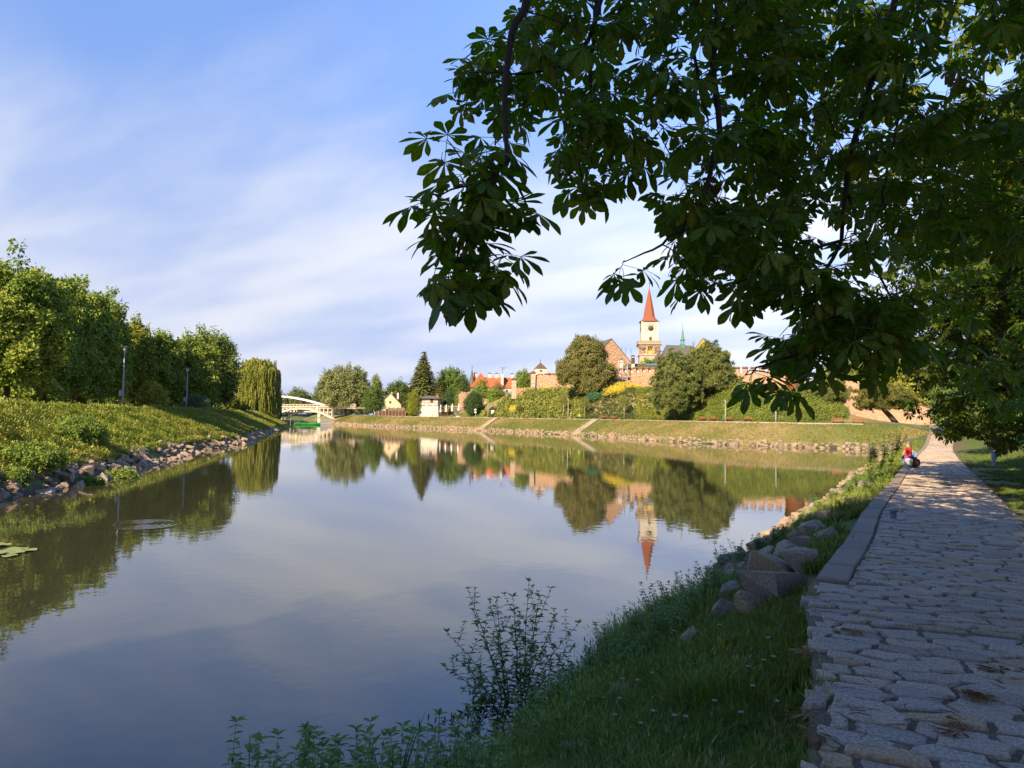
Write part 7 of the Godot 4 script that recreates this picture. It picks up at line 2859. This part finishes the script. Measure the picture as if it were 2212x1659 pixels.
func build_furniture() -> void:
	# mooring bollards on the quay
	for b in [[1928, 14.9, 0.54, "grey mooring bollard on a square plate, nearest on the quay", M.bollard_grey, 0.5], [1987, 38.4, 0.55, "white mooring bollard beside the seated angler", M.canvas, 0.9], [1976, 60.0, 0.6, "small far mooring bollard near the quay end", M.bollard_grey, 0.9]]:
		var q := quay_spot(b[0], b[1], 0.045)
		bollard(thing("mooring_bollard", b[3], "bollard", q, 0.5 + b[5] * 0.1, "mooring bollards on the quay"), b[2], b[4])
	# lamps on the left bank
	for l in [[264, 80, 748, "nearer grey lamp post with meter box on the left bank"], [402, 111, 795, "farther grey lamp post with meter box on the left bank"]]:
		var p := on_ground(l[0], l[1])
		lamp_post(thing("lamp_post", l[3], "lamp", p, face(p), "lamp posts on the left bank"), high(l[0], l[2], l[1]) - p.y, true)
	for l in [[1227, bank(1227, 12.7), 861, "lamp post by the far path right of the bicycles"], [1054, bank(1054, 12.7), 862, "lamp post by the far path near the notice board"], [1567, bank(1567, 12.7), 864, "lamp post by the far path right of the big pines"], [1676, bank(1676, 12.7), 868, "lamp post by the far path behind hanging leaves"], [1977, 119, 892, "last pale lamp post at the right end of the far path"]]:
		var p := on_ground(l[0], l[1])
		lamp_post(thing("lamp_post", l[3], "lamp", p, face(p), "lamp posts on the far path"), high(l[0], l[2], l[1]) - p.y, false)
	# benches on the far path
	for b in [[1207, bank(1207, 13), "left bench of the first pair, by a young tree"], [1220, bank(1220, 13), "right bench of the first pair, by a young tree"], [1305, bank(1305, 13), "left bench below the dark juniper slope"], [1326, bank(1326, 13), "right bench below the dark juniper slope"], [1521, bank(1521, 13), "bench in front of the forked pine, left of two"], [1546, bank(1546, 13), "bench in front of the forked pine, right of two"], [1578, bank(1578, 13), "bench just right of the lamp by the pines"], [1618, bank(1618, 13), "second bench right of the lamp by the pines"], [1810, bank(1810, 13), "left bench on the open lawn at the right"], [1854, bank(1854, 13), "right bench on the open lawn at the right"]]:
		var p := on_ground(b[0], b[1])
		bench(thing("park_bench", b[2], "bench", p, face(p) + 0.08, "brown benches along the far path"), M.bench_wood)
	for b in [[258, 83, "bench beside the nearer lamp post on the left bank"], [398, 108, "pale bench beside the farther lamp post on the left bank"]]:
		var p := on_ground(b[0], b[1])
		bench(thing("park_bench", b[2], "bench", p, face(p) + 1.9, "benches on the left bank"), M.deck_wood)
	var lb := on_ground(1564, bank(1564, 13))
	var bin := thing("litter_bin", "green litter bin left of the lamp by the pines", "bin", lb)
	var bs := begin(true)
	lathe(bs, [Vector2(0, 0.2), Vector2(0.22, 0.2), Vector2(0.25, 0.95), Vector2(0, 0.97)], 14)
	part(bs, "barrel", M.bin_green, bin)
	var bp := begin()
	bar(bp, Vector3(0, -0.05, -0.24), Vector3(0, 1.1, -0.24), 0.035)
	part(bp, "post", M.dark_metal, bin)
	# bicycles leaning by the far path
	for b in [[1242, bank(1242, 13), "dark bicycle lying left of the bright one", M.dark_metal], [1256, bank(1256, 13), "bicycle with a lime green bag right of the dark one", M.dark_metal]]:
		var p := on_ground(b[0], b[1])
		var o := thing("bicycle", b[2], "bicycle", p, face(p) + 0.2, "bicycles by the far path")
		for s in [-1.0, 1.0]:
			var w := begin()
			for k in 16:
				var a := TAU * k / 16
				var a2 := TAU * (k + 1) / 16
				bar(w, Vector3(s * 0.52 + cos(a) * 0.34, 0.36 + sin(a) * 0.34, 0), Vector3(s * 0.52 + cos(a2) * 0.34, 0.36 + sin(a2) * 0.34, 0), 0.025, 4)
			for k in 6:
				var a := PI * k / 6
				bar(w, Vector3(s * 0.52 + cos(a) * 0.33, 0.36 + sin(a) * 0.33, 0), Vector3(s * 0.52 - cos(a) * 0.33, 0.36 - sin(a) * 0.33, 0), 0.006, 3)
			part(w, "wheel", b[3], o)
		var fr := begin()
		for e in [[-0.52, 0.36, -0.15, 0.34], [-0.52, 0.36, -0.22, 0.82], [-0.15, 0.34, -0.22, 0.86], [-0.22, 0.78, 0.36, 0.84], [-0.15, 0.34, 0.36, 0.76], [0.52, 0.36, 0.34, 0.98]]:
			bar(fr, Vector3(e[0], e[1], 0), Vector3(e[2], e[3], 0), 0.022, 5)
		bar(fr, Vector3(0.34, 0.98, -0.28), Vector3(0.34, 0.98, 0.28), 0.018, 5)
		part(fr, "frame", b[3], o)
		add_box(Vector3(-0.24, 0.9, 0), Vector3(0.26, 0.07, 0.14), "saddle", M.void_dark, o)
		if b[0] > 1250:
			add_box(Vector3(-0.55, 0.95, 0), Vector3(0.4, 0.5, 0.3), "bag", M.lime, o)
	# signs near the poplar
	for s in [[808, bank(808, 13), "white sign board on a post near the poplar", 2.6], [828, bank(828, 13), "blue and white path sign left of the cream house", 2.4]]:
		var p := on_ground(s[0], s[1])
		var o := thing("path_sign", s[2], "sign", p, face(p), "signs by the far path")
		var st := begin()
		bar(st, Vector3.ZERO, Vector3(0, s[3], 0), 0.05)
		part(st, "post", M.pipe, o)
		add_box(Vector3(0, s[3] - 0.3, 0.07), Vector3(0.75, 0.9, 0.04), "plate", M.sign_blue if s[0] > 820 else M.canvas, o)
	# stone stairs down the far bank
	for s in [[1075, bank(1075, 8.6), 0.9, "left stone stair down the far bank"], [1290, bank(1290, 8.6), -0.0, "right stone stair down the far bank"]]:
		stairs(s[0], s[1], s[3])
	# green boat and small craft by the right bank
	var bp2 := at(665, 915, 262)
	bp2.y = 0.0
	var boat := thing("rowing_boat", "bright green flat boat moored by the right bank", "boat", bp2, face(bp2) + 0.15)
	var hs := begin(true)
	var sec := []
	for k in 9:
		var t := k / 8.0
		var x := lerpf(-4.4, 4.4, t)
		var half := 0.85 * pow(1.0 - pow(absf(2 * t - 1), 3.0), 0.6) + 0.12
		var sheer := 0.62 + 0.35 * pow(2 * t - 1, 2)
		sec.append([Vector3(x, sheer, half), Vector3(x, -0.1, half * 0.7), Vector3(x, -0.1, -half * 0.7), Vector3(x, sheer, -half), Vector3(x, sheer - 0.1, -half * 0.88), Vector3(x, 0.1, -half * 0.6), Vector3(x, 0.1, half * 0.6), Vector3(x, sheer - 0.1, half * 0.88)])
	for k in 8:
		for j in 8:
			quad(hs, sec[k][j], sec[k][(j + 1) % 8], sec[k + 1][(j + 1) % 8], sec[k + 1][j])
	part(hs, "hull", M.boat_green, boat)
	for x in [-2.0, 0.5, 2.6]:
		add_box(Vector3(x, 0.5, 0), Vector3(0.3, 0.05, 1.4), "thwart", M.boat_green, boat)
	var lf := at(697, 911, 285)
	lf.y = 0.25
	var jet := thing("landing_stage", "blue-grey metal landing stage behind the green boat", "jetty", lf, face(lf))
	add_box(Vector3(0, 0.1, 0), Vector3(6, 0.25, 2.4), "deck", M.steel_blue, jet)
	for x in [-2.8, -1.0, 1.0, 2.8]:
		var st := begin()
		bar(st, Vector3(x, 0.2, 1.0), Vector3(x, 1.8, 1.0), 0.06)
		part(st, "post", M.steel_blue, jet)
	for y in [1.0, 1.7]:
		add_box(Vector3(0, y, 1.0), Vector3(5.7, 0.08, 0.07), "rail", M.steel_blue, jet)
	var mp := at(628, 905, 300)
	mp.y = -0.5
	var mark := thing("channel_marker", "thin green-white pole in the water before the bridge", "pole", mp)
	var ms := begin()
	bar(ms, Vector3.ZERO, Vector3(0, 4.2, 0), 0.13)
	part(ms, "pole", M.verdigris, mark)
	# low wall on the left bank top
	var lw := on_ground(342, 103)
	var pw := thing("low_wall", "low brown retaining wall by the golden shrub", "wall", lw, face(lw) - 0.35)
	for k in 8:
		add_box(Vector3(k * 1.1 - 3.9, 0.28, 0), Vector3(1.08, 0.56, 0.4), "block", M.brown_roof, pw)

func stairs(px: float, depth: float, label: String) -> void:
	var top := on_ground(px, depth)
	var r := nearest(right_line, Vector2(top.x, top.z))
	var i: int = r[2]
	var e := (right_line[i + 1] - right_line[i]).normalized()
	var land := Vector2(e.y, -e.x)
	var o := thing("stone_stair", label, "stairs", Vector3(top.x, 0, top.z))
	# runs askew down the slope, as boat stairs do
	var foot := Vector2(top.x, top.z) - land * 8.0 - e * 3.0 * -1.0
	var n := 17
	for k in n:
		var t := k / float(n - 1)
		var p := Vector2(top.x, top.z).lerp(foot, t)
		var y := maxf(H(p.x, p.y), 0.1)
		var st := begin()
		box(st, Vector3(0, -0.12, 0), Vector3(1.5, 0.34, 0.46))
		var q := part(st, "step", M.stair_stone, o)
		q.position = Vector3(p.x - top.x, y + 0.10, p.y - top.z)
		q.rotation.y = atan2((foot - Vector2(top.x, top.z)).x, (foot - Vector2(top.x, top.z)).y)
	for s in [-1.0, 1.0]:
		var st := begin()
		var prev := Vector3.ZERO
		var side: Vector2 = Vector2(-(foot - Vector2(top.x, top.z)).y, (foot - Vector2(top.x, top.z)).x).normalized() * s * 0.95
		for k in 9:
			var p: Vector2 = Vector2(top.x, top.z).lerp(foot, k / 8.0) + side
			var v := Vector3(p.x - top.x, maxf(H(p.x, p.y), 0.1) + 0.12, p.y - top.z)
			if k:
				beam(st, prev, v, 0.35, 0.4)
			prev = v
		part(st, "side_kerb", M.stair_stone, o)

# paths on the banks: strips along the shore
func bank_path(called: String, label: String, line: PackedVector2Array, i0: int, i1: int, d0: float, d1: float, y: float, m: Material) -> void:
	var st := begin(true)
	var prev := []
	for i in range(i0, i1 + 1):
		var e0 := (line[i] - line[maxi(i - 1, 0)])
		var e1 := (line[mini(i + 1, line.size() - 1)] - line[i])
		var e := (e0.normalized() + e1.normalized()).normalized()
		var land := Vector2(e.y, -e.x)
		var a := line[i] + land * d0
		var b := line[i] + land * d1
		var now := [Vector3(a.x, y, a.y), Vector3(b.x, y, b.y), Vector3(a.x, y - 0.3, a.y)]
		if prev:
			# wound to face up whichever way the shore runs
			var up: Vector3 = (now[0] - prev[0]).cross(prev[1] - prev[0])
			if up.y > 0:
				quad(st, prev[0], now[0], now[1], prev[1])
				quad(st, prev[2], now[2], now[0], prev[0])
			else:
				quad(st, prev[0], prev[1], now[1], now[0])
				quad(st, prev[0], now[0], now[2], prev[2])
		prev = now
	var o := part(st, called, m, self)
	tag(o, label, "path", "", "structure")

func build_paths() -> void:
	bank_path("far_path", "pale gravel path along the top of the far right bank", right_line, 4, 12, 8.8, 12.2, 3.76, M.gravel)
	bank_path("left_path", "grey path along the top of the left bank", left_line, 3, 12, 9.6, 12.6, 4.17, M.gravel_dark)

# ---------- close plants ----------
func hit(px: float, py: float) -> Vector3:
	var d := 2.0
	while d < 30.0:
		var p := at(px, py, d)
		if H(p.x, p.z) >= p.y:
			return p
		d += 0.05
	return at(px, py, d)

func lance_leaf(seed_: int, tint: Color, wide: float, bend: float) -> ArrayMesh:
	# one metre long, along -z, on a short stalk
	var st := begin(true)
	var ts := [0.0, 0.15, 0.35, 0.6, 0.82, 1.0]
	var ws := [0.02, 0.45, 1.0, 0.8, 0.35, 0.0]
	var prev := []
	st.set_color(tint)
	for k in ts.size():
		var t: float = ts[k]
		var y := -bend * t * t
		var w: float = ws[k] * wide
		var now := [Vector3(-w, y + w * 0.4, -t), Vector3(0, y, -t), Vector3(w, y + w * 0.4, -t)]
		if k:
			for q in 2:
				quad(st, prev[q], prev[q + 1], now[q + 1], now[q])
		prev = now
	return done(st)

func put_leaves(o: Node3D, list: Array, meshes: Array, most: int) -> void:
	list.sort_custom(func(u, v): return u[0] > v[0])
	var rest := []
	for m in meshes:
		rest.append([])
	for i in list.size():
		if i < most:
			mesh_part(meshes[list[i][2]], "leaf", M.grass, o, list[i][1])
		else:
			rest[list[i][2]].append(list[i][1])
	for k in meshes.size():
		if rest[k].size() > 8:
			scatter(rest[k], [], meshes[k], M.grass, "leaves", o)

func stem_with_leaves(st: SurfaceTool, pts: Array, r0: float, nodes: int, from: float, size: float, r: RandomNumberGenerator, list: Array, kinds: int, whirl := false) -> void:
	var rad := []
	for i in pts.size():
		rad.append(lerpf(r0, r0 * 0.3, i / float(pts.size() - 1)))
	tube(st, pts, rad, 5)
	for k in nodes:
		var f := from + (1.0 - from) * (k + 0.5) / nodes
		var x := f * (pts.size() - 1)
		var i := mini(int(x), pts.size() - 2)
		var p: Vector3 = pts[i].lerp(pts[i + 1], x - i)
		var d: Vector3 = (pts[i + 1] - pts[i]).normalized()
		var yaw := k * 1.57 + r.randf_range(-0.5, 0.5)
		for s in (3 if whirl else 2):
			var a := yaw + s * (TAU / 3.0 if whirl else PI)
			var out := Vector3(cos(a), 0, sin(a))
			out = (out + d * r.randf_range(0.1, 0.7)).normalized()
			var l := size * r.randf_range(0.6, 1.15) * (1.0 - 0.45 * f * f)
			var b := Basis.looking_at(out, (Vector3.UP + Vector3(r.randf_range(-0.4, 0.4), 0, r.randf_range(-0.4, 0.4))).normalized())
			list.append([l, Transform3D(b.scaled(Vector3.ONE * l), p), r.randi() % kinds])
	# a tuft at the tip
	for s in 4:
		var a := s * 1.57 + r.randf()
		var out := (Vector3(cos(a), 0.8, sin(a))).normalized()
		var l := size * r.randf_range(0.35, 0.7)
		list.append([l, Transform3D(Basis.looking_at(out, Vector3(0.1, 1, 0.2).normalized()).scaled(Vector3.ONE * l), pts[-1]), r.randi() % kinds])

func build_close_plants() -> void:
	var r := RandomNumberGenerator.new()
	r.seed = 909
	var shades := [lance_leaf(1, Color(0.11, 0.21, 0.04), 0.2, 0.3), lance_leaf(2, Color(0.13, 0.24, 0.045), 0.23, 0.45), lance_leaf(3, Color(0.17, 0.28, 0.05), 0.2, 0.15)]
	# the branching bush before the water
	var foot := hit(1105, 1560)
	var D := -foot.z
	var o := thing("riverside_bush", "open branching bush with dark stems standing before the water", "bush", foot)
	var st := begin(true)
	var list := []
	for t in [[1012, 1272, 0.1], [1056, 1298, -0.1], [1072, 1294, 0.15], [1109, 1290, 0.2], [1142, 1256, 0.0], [1190, 1272, -0.2], [1164, 1290, 0.25], [965, 1366, 0.05], [1250, 1347, 0.0], [985, 1420, 0.3], [1235, 1400, 0.25], [1030, 1350, 0.35], [1200, 1330, 0.3], [960, 1440, -0.1], [1262, 1450, 0.1], [1000, 1490, 0.2], [1120, 1350, -0.3], [1075, 1380, 0.3], [1160, 1400, 0.35], [1225, 1470, -0.2]]:
		var tip := at(t[0], t[1], D - t[2]) - foot
		var base := Vector3(r.randf_range(-0.1, 0.16), -0.05, r.randf_range(-0.1, 0.1))
		var pts := []
		for k in 7:
			var f := k / 6.0
			var q := base.lerp(tip, f)
			q.y += 0.10 * sin(f * PI) * tip.length() * 0.6
			q += Vector3(r.randf_range(-1, 1), 0, r.randf_range(-1, 1)) * 0.012
			pts.append(q)
		stem_with_leaves(st, pts, 0.0085, 16, 0.12, 0.15, r, list, 3)
		for k in 4:
			var i := 2 + k
			if i < 6:
				var a: Vector3 = pts[i]
				var g: Vector3 = (Vector3(r.randf_range(-1, 1), 1.6, r.randf_range(-1, 1))).normalized() * r.randf_range(0.16, 0.36)
				stem_with_leaves(st, [a, a + g * 0.5 + Vector3(0, -0.01, 0), a + g], 0.0036, 6, 0.15, 0.10, r, list, 3)
	part(st, "stem", M.twig, o)
	put_leaves(o, list, shades, 300)
	# tall weeds along the lower edge of the picture and down the bank
	var bright := [lance_leaf(4, Color(0.12, 0.22, 0.035), 0.19, 0.35), lance_leaf(5, Color(0.155, 0.25, 0.045), 0.22, 0.5), lance_leaf(6, Color(0.09, 0.18, 0.032), 0.18, 0.2)]
	var spots := [[510, 1560, 5.6], [560, 1600, 5.3], [600, 1588, 5.4], [660, 1575, 5.6], [690, 1590, 5.2], [735, 1600, 5.0], [770, 1575, 5.3], [800, 1560, 5.5], [830, 1590, 5.0], [870, 1570, 5.3], [905, 1585, 5.1], [950, 1545, 5.5], [990, 1555, 5.3], [1020, 1530, 5.5], [640, 1620, 4.8], [850, 1620, 4.8], [920, 1615, 4.8], [585, 1630, 5.0], [720, 1630, 4.8], [780, 1625, 4.8], [1045, 1600, 4.9], [1080, 1610, 4.8]]
	for k in 26:
		spots.append([r.randf_range(480, 1090), r.randf_range(1565, 1650), r.randf_range(4.7, 6.2)])
	var n := 0
	for s in spots:
		var tip := at(s[0], s[1], s[2])
		var base := Vector3(tip.x + r.randf_range(-0.05, 0.05), 0, tip.z + r.randf_range(-0.05, 0.05))
		base.y = H(base.x, base.z)
		var w := thing("tall_weed", "leafy weed in the row along the shaded water's edge", "weed", base, 0.0, "leafy weeds along the shaded water's edge")
		var sst := begin(true)
		var ll := []
		var hgt := tip - base
		stem_with_leaves(sst, [Vector3(0, -0.05, 0), hgt * 0.35 + Vector3(0.02, 0, 0), hgt * 0.7 - Vector3(0.015, 0, 0), hgt], 0.0045, 13, 0.25, 0.13, r, ll, 3, n % 3 == 0)
		for k in 3:
			var a := hgt * r.randf_range(0.2, 0.6)
			var g := Vector3(r.randf_range(-0.5, 0.5), 0.8, r.randf_range(-0.5, 0.5)).normalized() * r.randf_range(0.1, 0.25)
			stem_with_leaves(sst, [a, a + g * 0.6, a + g], 0.003, 4, 0.2, 0.08, r, ll, 3)
		part(sst, "stem", M.green_stem, w)
		put_leaves(w, ll, bright, 60)
		n += 1
	# reed clumps
	for s in [[842, 1560, 5.2, "clump of upright reed blades at the lower edge, left one"], [880, 1575, 5.0, "clump of upright reed blades at the lower edge, right one"]]:
		var tip := at(s[0], s[1], s[2])
		var base := Vector3(tip.x, H(tip.x, tip.z), tip.z)
		var w := thing("reed_clump", s[3], "reeds", base)
		for k in 9:
			var bl := begin(true)
			var lean := Vector3(r.randf_range(-0.22, 0.22), 0, r.randf_range(-0.15, 0.15))
			var h := (tip.y - base.y) * r.randf_range(0.7, 1.08)
			var b0 := Vector3(r.randf_range(-0.03, 0.03), -0.03, r.randf_range(-0.03, 0.03))
			var prev := []
			for i in 6:
				var f := i / 5.0
				var p := b0 + lean * f * f + Vector3(0, h * f, 0)
				var wd := 0.011 * (1.0 - f * f) + 0.0005
				var now := [p - Vector3(wd, 0, 0), p + Vector3(wd, 0, 0.003)]
				if i:
					quad(bl, prev[0], prev[1], now[1], now[0])
				prev = now
			part(bl, "blade", M.green_stem, w)
	# plantain-like seed stalks
	for s in range(18):
		var px: float = [905, 925, 940, 948, 960, 975, 1240, 1262, 1275, 1290, 1300, 1312, 1340, 1500, 1520, 890, 1010, 1330][s]
		var py: float = [1570, 1555, 1562, 1545, 1560, 1552, 1400, 1385, 1392, 1400, 1405, 1398, 1410, 1290, 1285, 1580, 1560, 1420][s]
		var dd := 5.1 if s < 6 or s > 14 else (6.5 if s < 13 else 9.5)
		var tip := at(px, py, dd)
		var base := Vector3(tip.x + r.randf_range(-0.06, 0.06), 0, tip.z)
		base.y = H(base.x, base.z)
		if tip.y - base.y < 0.1:
			tip.y = base.y + 0.35
		var w := thing("seed_stalk", "thin dry stalk with a dark seed head on the shaded bank", "weed", base, 0.0, "dark seed stalks on the shaded bank")
		var a := begin(true)
		var g := tip - base
		tube(a, [Vector3(0, -0.03, 0), g * 0.5 + Vector3(0.01, 0, 0), g], [0.002, 0.0018, 0.0014], 4)
		part(a, "stalk", M.green_stem, w)
		var hd := begin(true)
		tube(hd, [g, g + Vector3(0.002, 0.02, 0), g + Vector3(0.004, 0.045, 0)], [0.003, 0.006, 0.002], 6)
		part(hd, "seed_head", M.seed_brown, w)
	# yarrow with flat pale heads in the grass
	for s in range(26):
		var px := r.randf_range(1150, 1700)
		var py := r.randf_range(1380, 1640)
		var base := hit(px, py)
		if path_off > -0.1 or -base.z < 3.0:
			continue
		var w := thing("yarrow", "yarrow stalk with flat pale flower heads in the bank grass", "flower", base, 0.0, "yarrow in the bank grass")
		var a := begin(true)
		var h := r.randf_range(0.2, 0.36)
		var top := Vector3(r.randf_range(-0.06, 0.06), h, r.randf_range(-0.04, 0.04))
		tube(a, [Vector3(0, -0.02, 0), top * 0.6, top], [0.0028, 0.0024, 0.002], 4)
		for k in 5:
			tube(a, [top * 0.86, top + Vector3(cos(k * 1.25), 0.2, sin(k * 1.25)) * 0.018], [0.0012, 0.001], 3)
		part(a, "stalk", M.green_stem, w)
		var f := begin(true)
		for k in 7:
			var c := top + Vector3(cos(k * 1.25), 0, sin(k * 1.25)) * (0.018 if k < 5 else 0.006) + Vector3(0, 0.004, 0)
			lathe(f, [Vector2(0, 0), Vector2(0.009, 0.002), Vector2(0.006, 0.006), Vector2(0, 0.007)], 6, Transform3D(Basis(), c))
		part(f, "flower_head", M.yarrow, w)
	# weeds between the quay stones
	var places := [[1380, 1400, 0.5], [1420, 1360, 0.6], [1450, 1330, 0.6], [1395, 1330, 0.55], [1530, 1270, 0.6], [1560, 1240, 0.6], [1590, 1225, 0.55], [1640, 1190, 0.6], [1670, 1180, 0.6], [1690, 1165, 0.6], [1720, 1150, 0.7], [1745, 1140, 0.6], [1560, 1300, 0.5], [1490, 1350, 0.5], [1350, 1440, 0.45], [1770, 1110, 0.8], [1800, 1085, 0.8], [1830, 1070, 0.9], [1850, 1050, 0.9], [1880, 1035, 1.0], [1900, 1015, 1.0], [1925, 1000, 1.2], [1870, 1060, 0.8], [1910, 985, 1.3], [1890, 990, 1.3], [1935, 975, 1.4], [1880, 1000, 1.2], [1160, 1560, 0.5], [1200, 1540, 0.5], [1240, 1510, 0.5], [1280, 1480, 0.45], [1310, 1440, 0.5], [1340, 1470, 0.4], [1380, 1440, 0.4], [1130, 1600, 0.45], [1060, 1590, 0.5], [1180, 1620, 0.35], [1420, 1400, 0.5], [1460, 1390, 0.45], [1250, 1570, 0.35], [1520, 1320, 0.6], [1480, 1300, 0.6], [1600, 1270, 0.55]]
	for s in places:
		var base := hit(s[0], s[1])
		var zone: String = "low weed clump beside the riverside bush" if s[0] < 1320 else ("weed clump at the water's edge of the shaded bank" if s[0] < 1600 else ("weed clump among the boulders by the kerb corner" if s[0] < 1760 else "sunlit weed clump below the far kerb"))
		var w := thing("bank_weed", zone, "weed", base, 0.0, zone + "s")
		var sst := begin(true)
		var ll := []
		for k in 9:
			var g: Vector3 = Vector3(r.randf_range(-0.5, 0.5), r.randf_range(0.7, 1.2), r.randf_range(-0.5, 0.5)) * (0.95 if s[0] < 1600 else 0.6) * s[2]
			stem_with_leaves(sst, [Vector3(0, -0.08, 0), g * 0.5 + Vector3(0.02, 0, 0), g], 0.005, 10, 0.12, 0.13 * (0.7 + 0.4 * s[2]), r, ll, 3, k % 2 == 0)
		part(sst, "stem", M.green_stem, w)
		put_leaves(w, ll, bright, 40)
	# burdock-like broad leaves at the lower left
	var bb := at(525, 1640, 5.2)
	var bd := thing("broad_leaf_sapling", "sapling with a few broad green leaves at the lower edge", "plant", Vector3(bb.x, H(bb.x, bb.z), bb.z))
	var bst := begin(true)
	var bt := at(540, 1590, 5.2) - bd.position
	tube(bst, [Vector3(0, -0.05, 0), bt * 0.5 + Vector3(0.02, 0, 0), bt], [0.006, 0.005, 0.003], 5)
	part(bst, "stem", M.green_stem, bd)
	var wide := lance_leaf(9, Color(0.11, 0.19, 0.025), 0.36, 0.3)
	for k in 7:
		var f := 0.35 + 0.65 * k / 6.0
		var out := Vector3(cos(k * 2.2), 0.25, sin(k * 2.2)).normalized()
		mesh_part(wide, "leaf", M.grass, bd, Transform3D(Basis.looking_at(out, Vector3.UP).scaled(Vector3.ONE * r.randf_range(0.10, 0.16)), bt * f))
	# fallen chestnut leaves on paving and grass
	for s in [[1843, 1393], [1775, 1600], [1740, 1612], [1790, 1625], [1755, 1650], [1715, 1640], [1700, 1580], [1752, 1500], [1748, 1445], [1768, 1560], [1690, 1650], [1725, 1560], [2080, 1610], [2150, 1560], [2190, 1500], [2105, 1640], [2050, 1545]]:
		var base := hit(s[0], s[1])
		if path_off > 0:
			base = quay_spot(s[0], -base.z, 0.062)
		var w := MeshInstance3D.new()
		w.name = numbered("fallen_leaf")
		w.mesh = G.dry_leaf[r.randi() % 2]
		w.material_override = M.chestnut_leaf
		add_child(w)
		w.transform = Transform3D(Basis(Vector3.UP, r.randf() * TAU).scaled(Vector3.ONE * r.randf_range(0.5, 0.8)), base + Vector3(0, 0.02, 0))
		tag(w, "curled brown chestnut leaf fallen on or beside the paving", "leaf", "fallen brown leaves")
	# water lilies at the left
	var centre := at(20, 1190, 1573.0 * 3.8 / 306.0)
	var pads := begin(true)
	for k in 22:
		var pp := at(r.randf_range(-60, 68), r.randf_range(1176, 1204), 10)
		var dir := (pp - Vector3(0, EYE, 0))
		var hitp := Vector3(0, EYE, 0) + dir * (EYE / -dir.y)
		var w := thing("lily_pad", "floating water lily pad at the left edge", "lily pad", Vector3(hitp.x, 0.012 + 0.002 * k, hitp.z), r.randf() * TAU, "water lily pads")
		var m := begin(true)
		var rad := r.randf_range(0.16, 0.28)
		for j in 18:
			var a := 0.2 + (TAU - 0.4) * j / 18.0
			var b := 0.2 + (TAU - 0.4) * (j + 1) / 18.0
			tri(m, Vector3.ZERO, Vector3(cos(b) * rad, 0.012 * sin(b * 3 + k), sin(b) * rad), Vector3(cos(a) * rad, 0.012 * sin(a * 3 + k), sin(a) * rad))
		part(m, "pad", M.lily, w)

func build_litter() -> void:
	var r := RandomNumberGenerator.new()
	r.seed = 55
	# twigs and stalks dropped on the paving
	for k in 26:
		var px := r.randf_range(1830, 2200)
		var py := r.randf_range(1330, 1650)
		var base := hit(px, py)
		var p := quay_spot(px, -base.z, 0.058)
		var st := begin()
		var a := r.randf() * TAU
		var l := r.randf_range(0.05, 0.16)
		tube(st, [Vector3.ZERO, Vector3(cos(a) * l * 0.5, 0.006, sin(a) * l * 0.5), Vector3(cos(a + 0.3) * l, 0, sin(a + 0.3) * l)], [0.003, 0.003, 0.002], 4)
		var o := single(st, "dropped_twig", M.seed_brown, "short dry leaf stalk lying on the paving", "twig", "dry stalks on the paving")
		o.position = p

func stage(what: String) -> void:
	print(what, " ", Time.get_ticks_msec() - started)

var started := 0

func _ready() -> void:
	started = Time.get_ticks_msec()
	rng.seed = 2024
	n_a.seed = 1
	n_a.frequency = 0.09
	n_b.seed = 2
	n_b.frequency = 0.11
	n_b.fractal_octaves = 3
	n_c.seed = 3
	n_c.frequency = 0.05
	n_c.fractal_octaves = 3
	build_view()
	prepare_land()
	materials()
	prepare_green()
	stage("prepared")
	build_ground()
	build_water()
	build_quay()
	build_paths()
	stage("land")
	build_bridges()
	build_church()
	build_town_wall()
	build_houses()
	stage("town")
	build_shores()
	build_left_trees()
	build_right_trees()
	build_slope_cover()
	stage("trees")
	build_grass()
	stage("grass")
	build_chestnut()
	var f := Vector3(22.0, 0, -25.5)
	f.y = H(f.x, f.z)
	chestnut_crown("chestnut_tree", "second chestnut along the quay with its crown drooping over the path", f, 13.0, [[Vector3(-3.2, 4.95, 1.5), Vector3(6.4, 4.9, 6.2)], [Vector3(0.5, 8.0, 0), Vector3(7.0, 5.4, 7.5)]], 4800, 1.3, 501, 1)
	f = Vector3(41, 0, -52)
	f.y = H(f.x, f.z)
	chestnut_crown("chestnut_tree", "third chestnut along the quay, behind the standing person", f, 14.0, [[Vector3(-1.0, 7.6, 0), Vector3(7.0, 5.6, 7.5)]], 1800, 1.7, 502)
	# tall trees behind the viewer, on the side of the morning sun: their shade covers the near bank
	for t in [[-13.0, 17.0, "tall tree behind the viewer nearest the water"], [-21.0, 25.0, "tall tree behind the viewer farthest upstream"]]:
		f = Vector3(t[0], 0, t[1])
		f.y = H(f.x, f.z)
		chestnut_crown("shade_tree", t[2], f, 22.0, [[Vector3(0, 14.5, 0), Vector3(8.2, 10.0, 7.6)]], 2400, 2.8, 503 + int(t[1]), 0, "tall trees behind the viewer")
	stage("chestnuts")
	build_furniture()
	build_people()
	stage("things")
	build_close_plants()
	build_litter()
	stage("done")
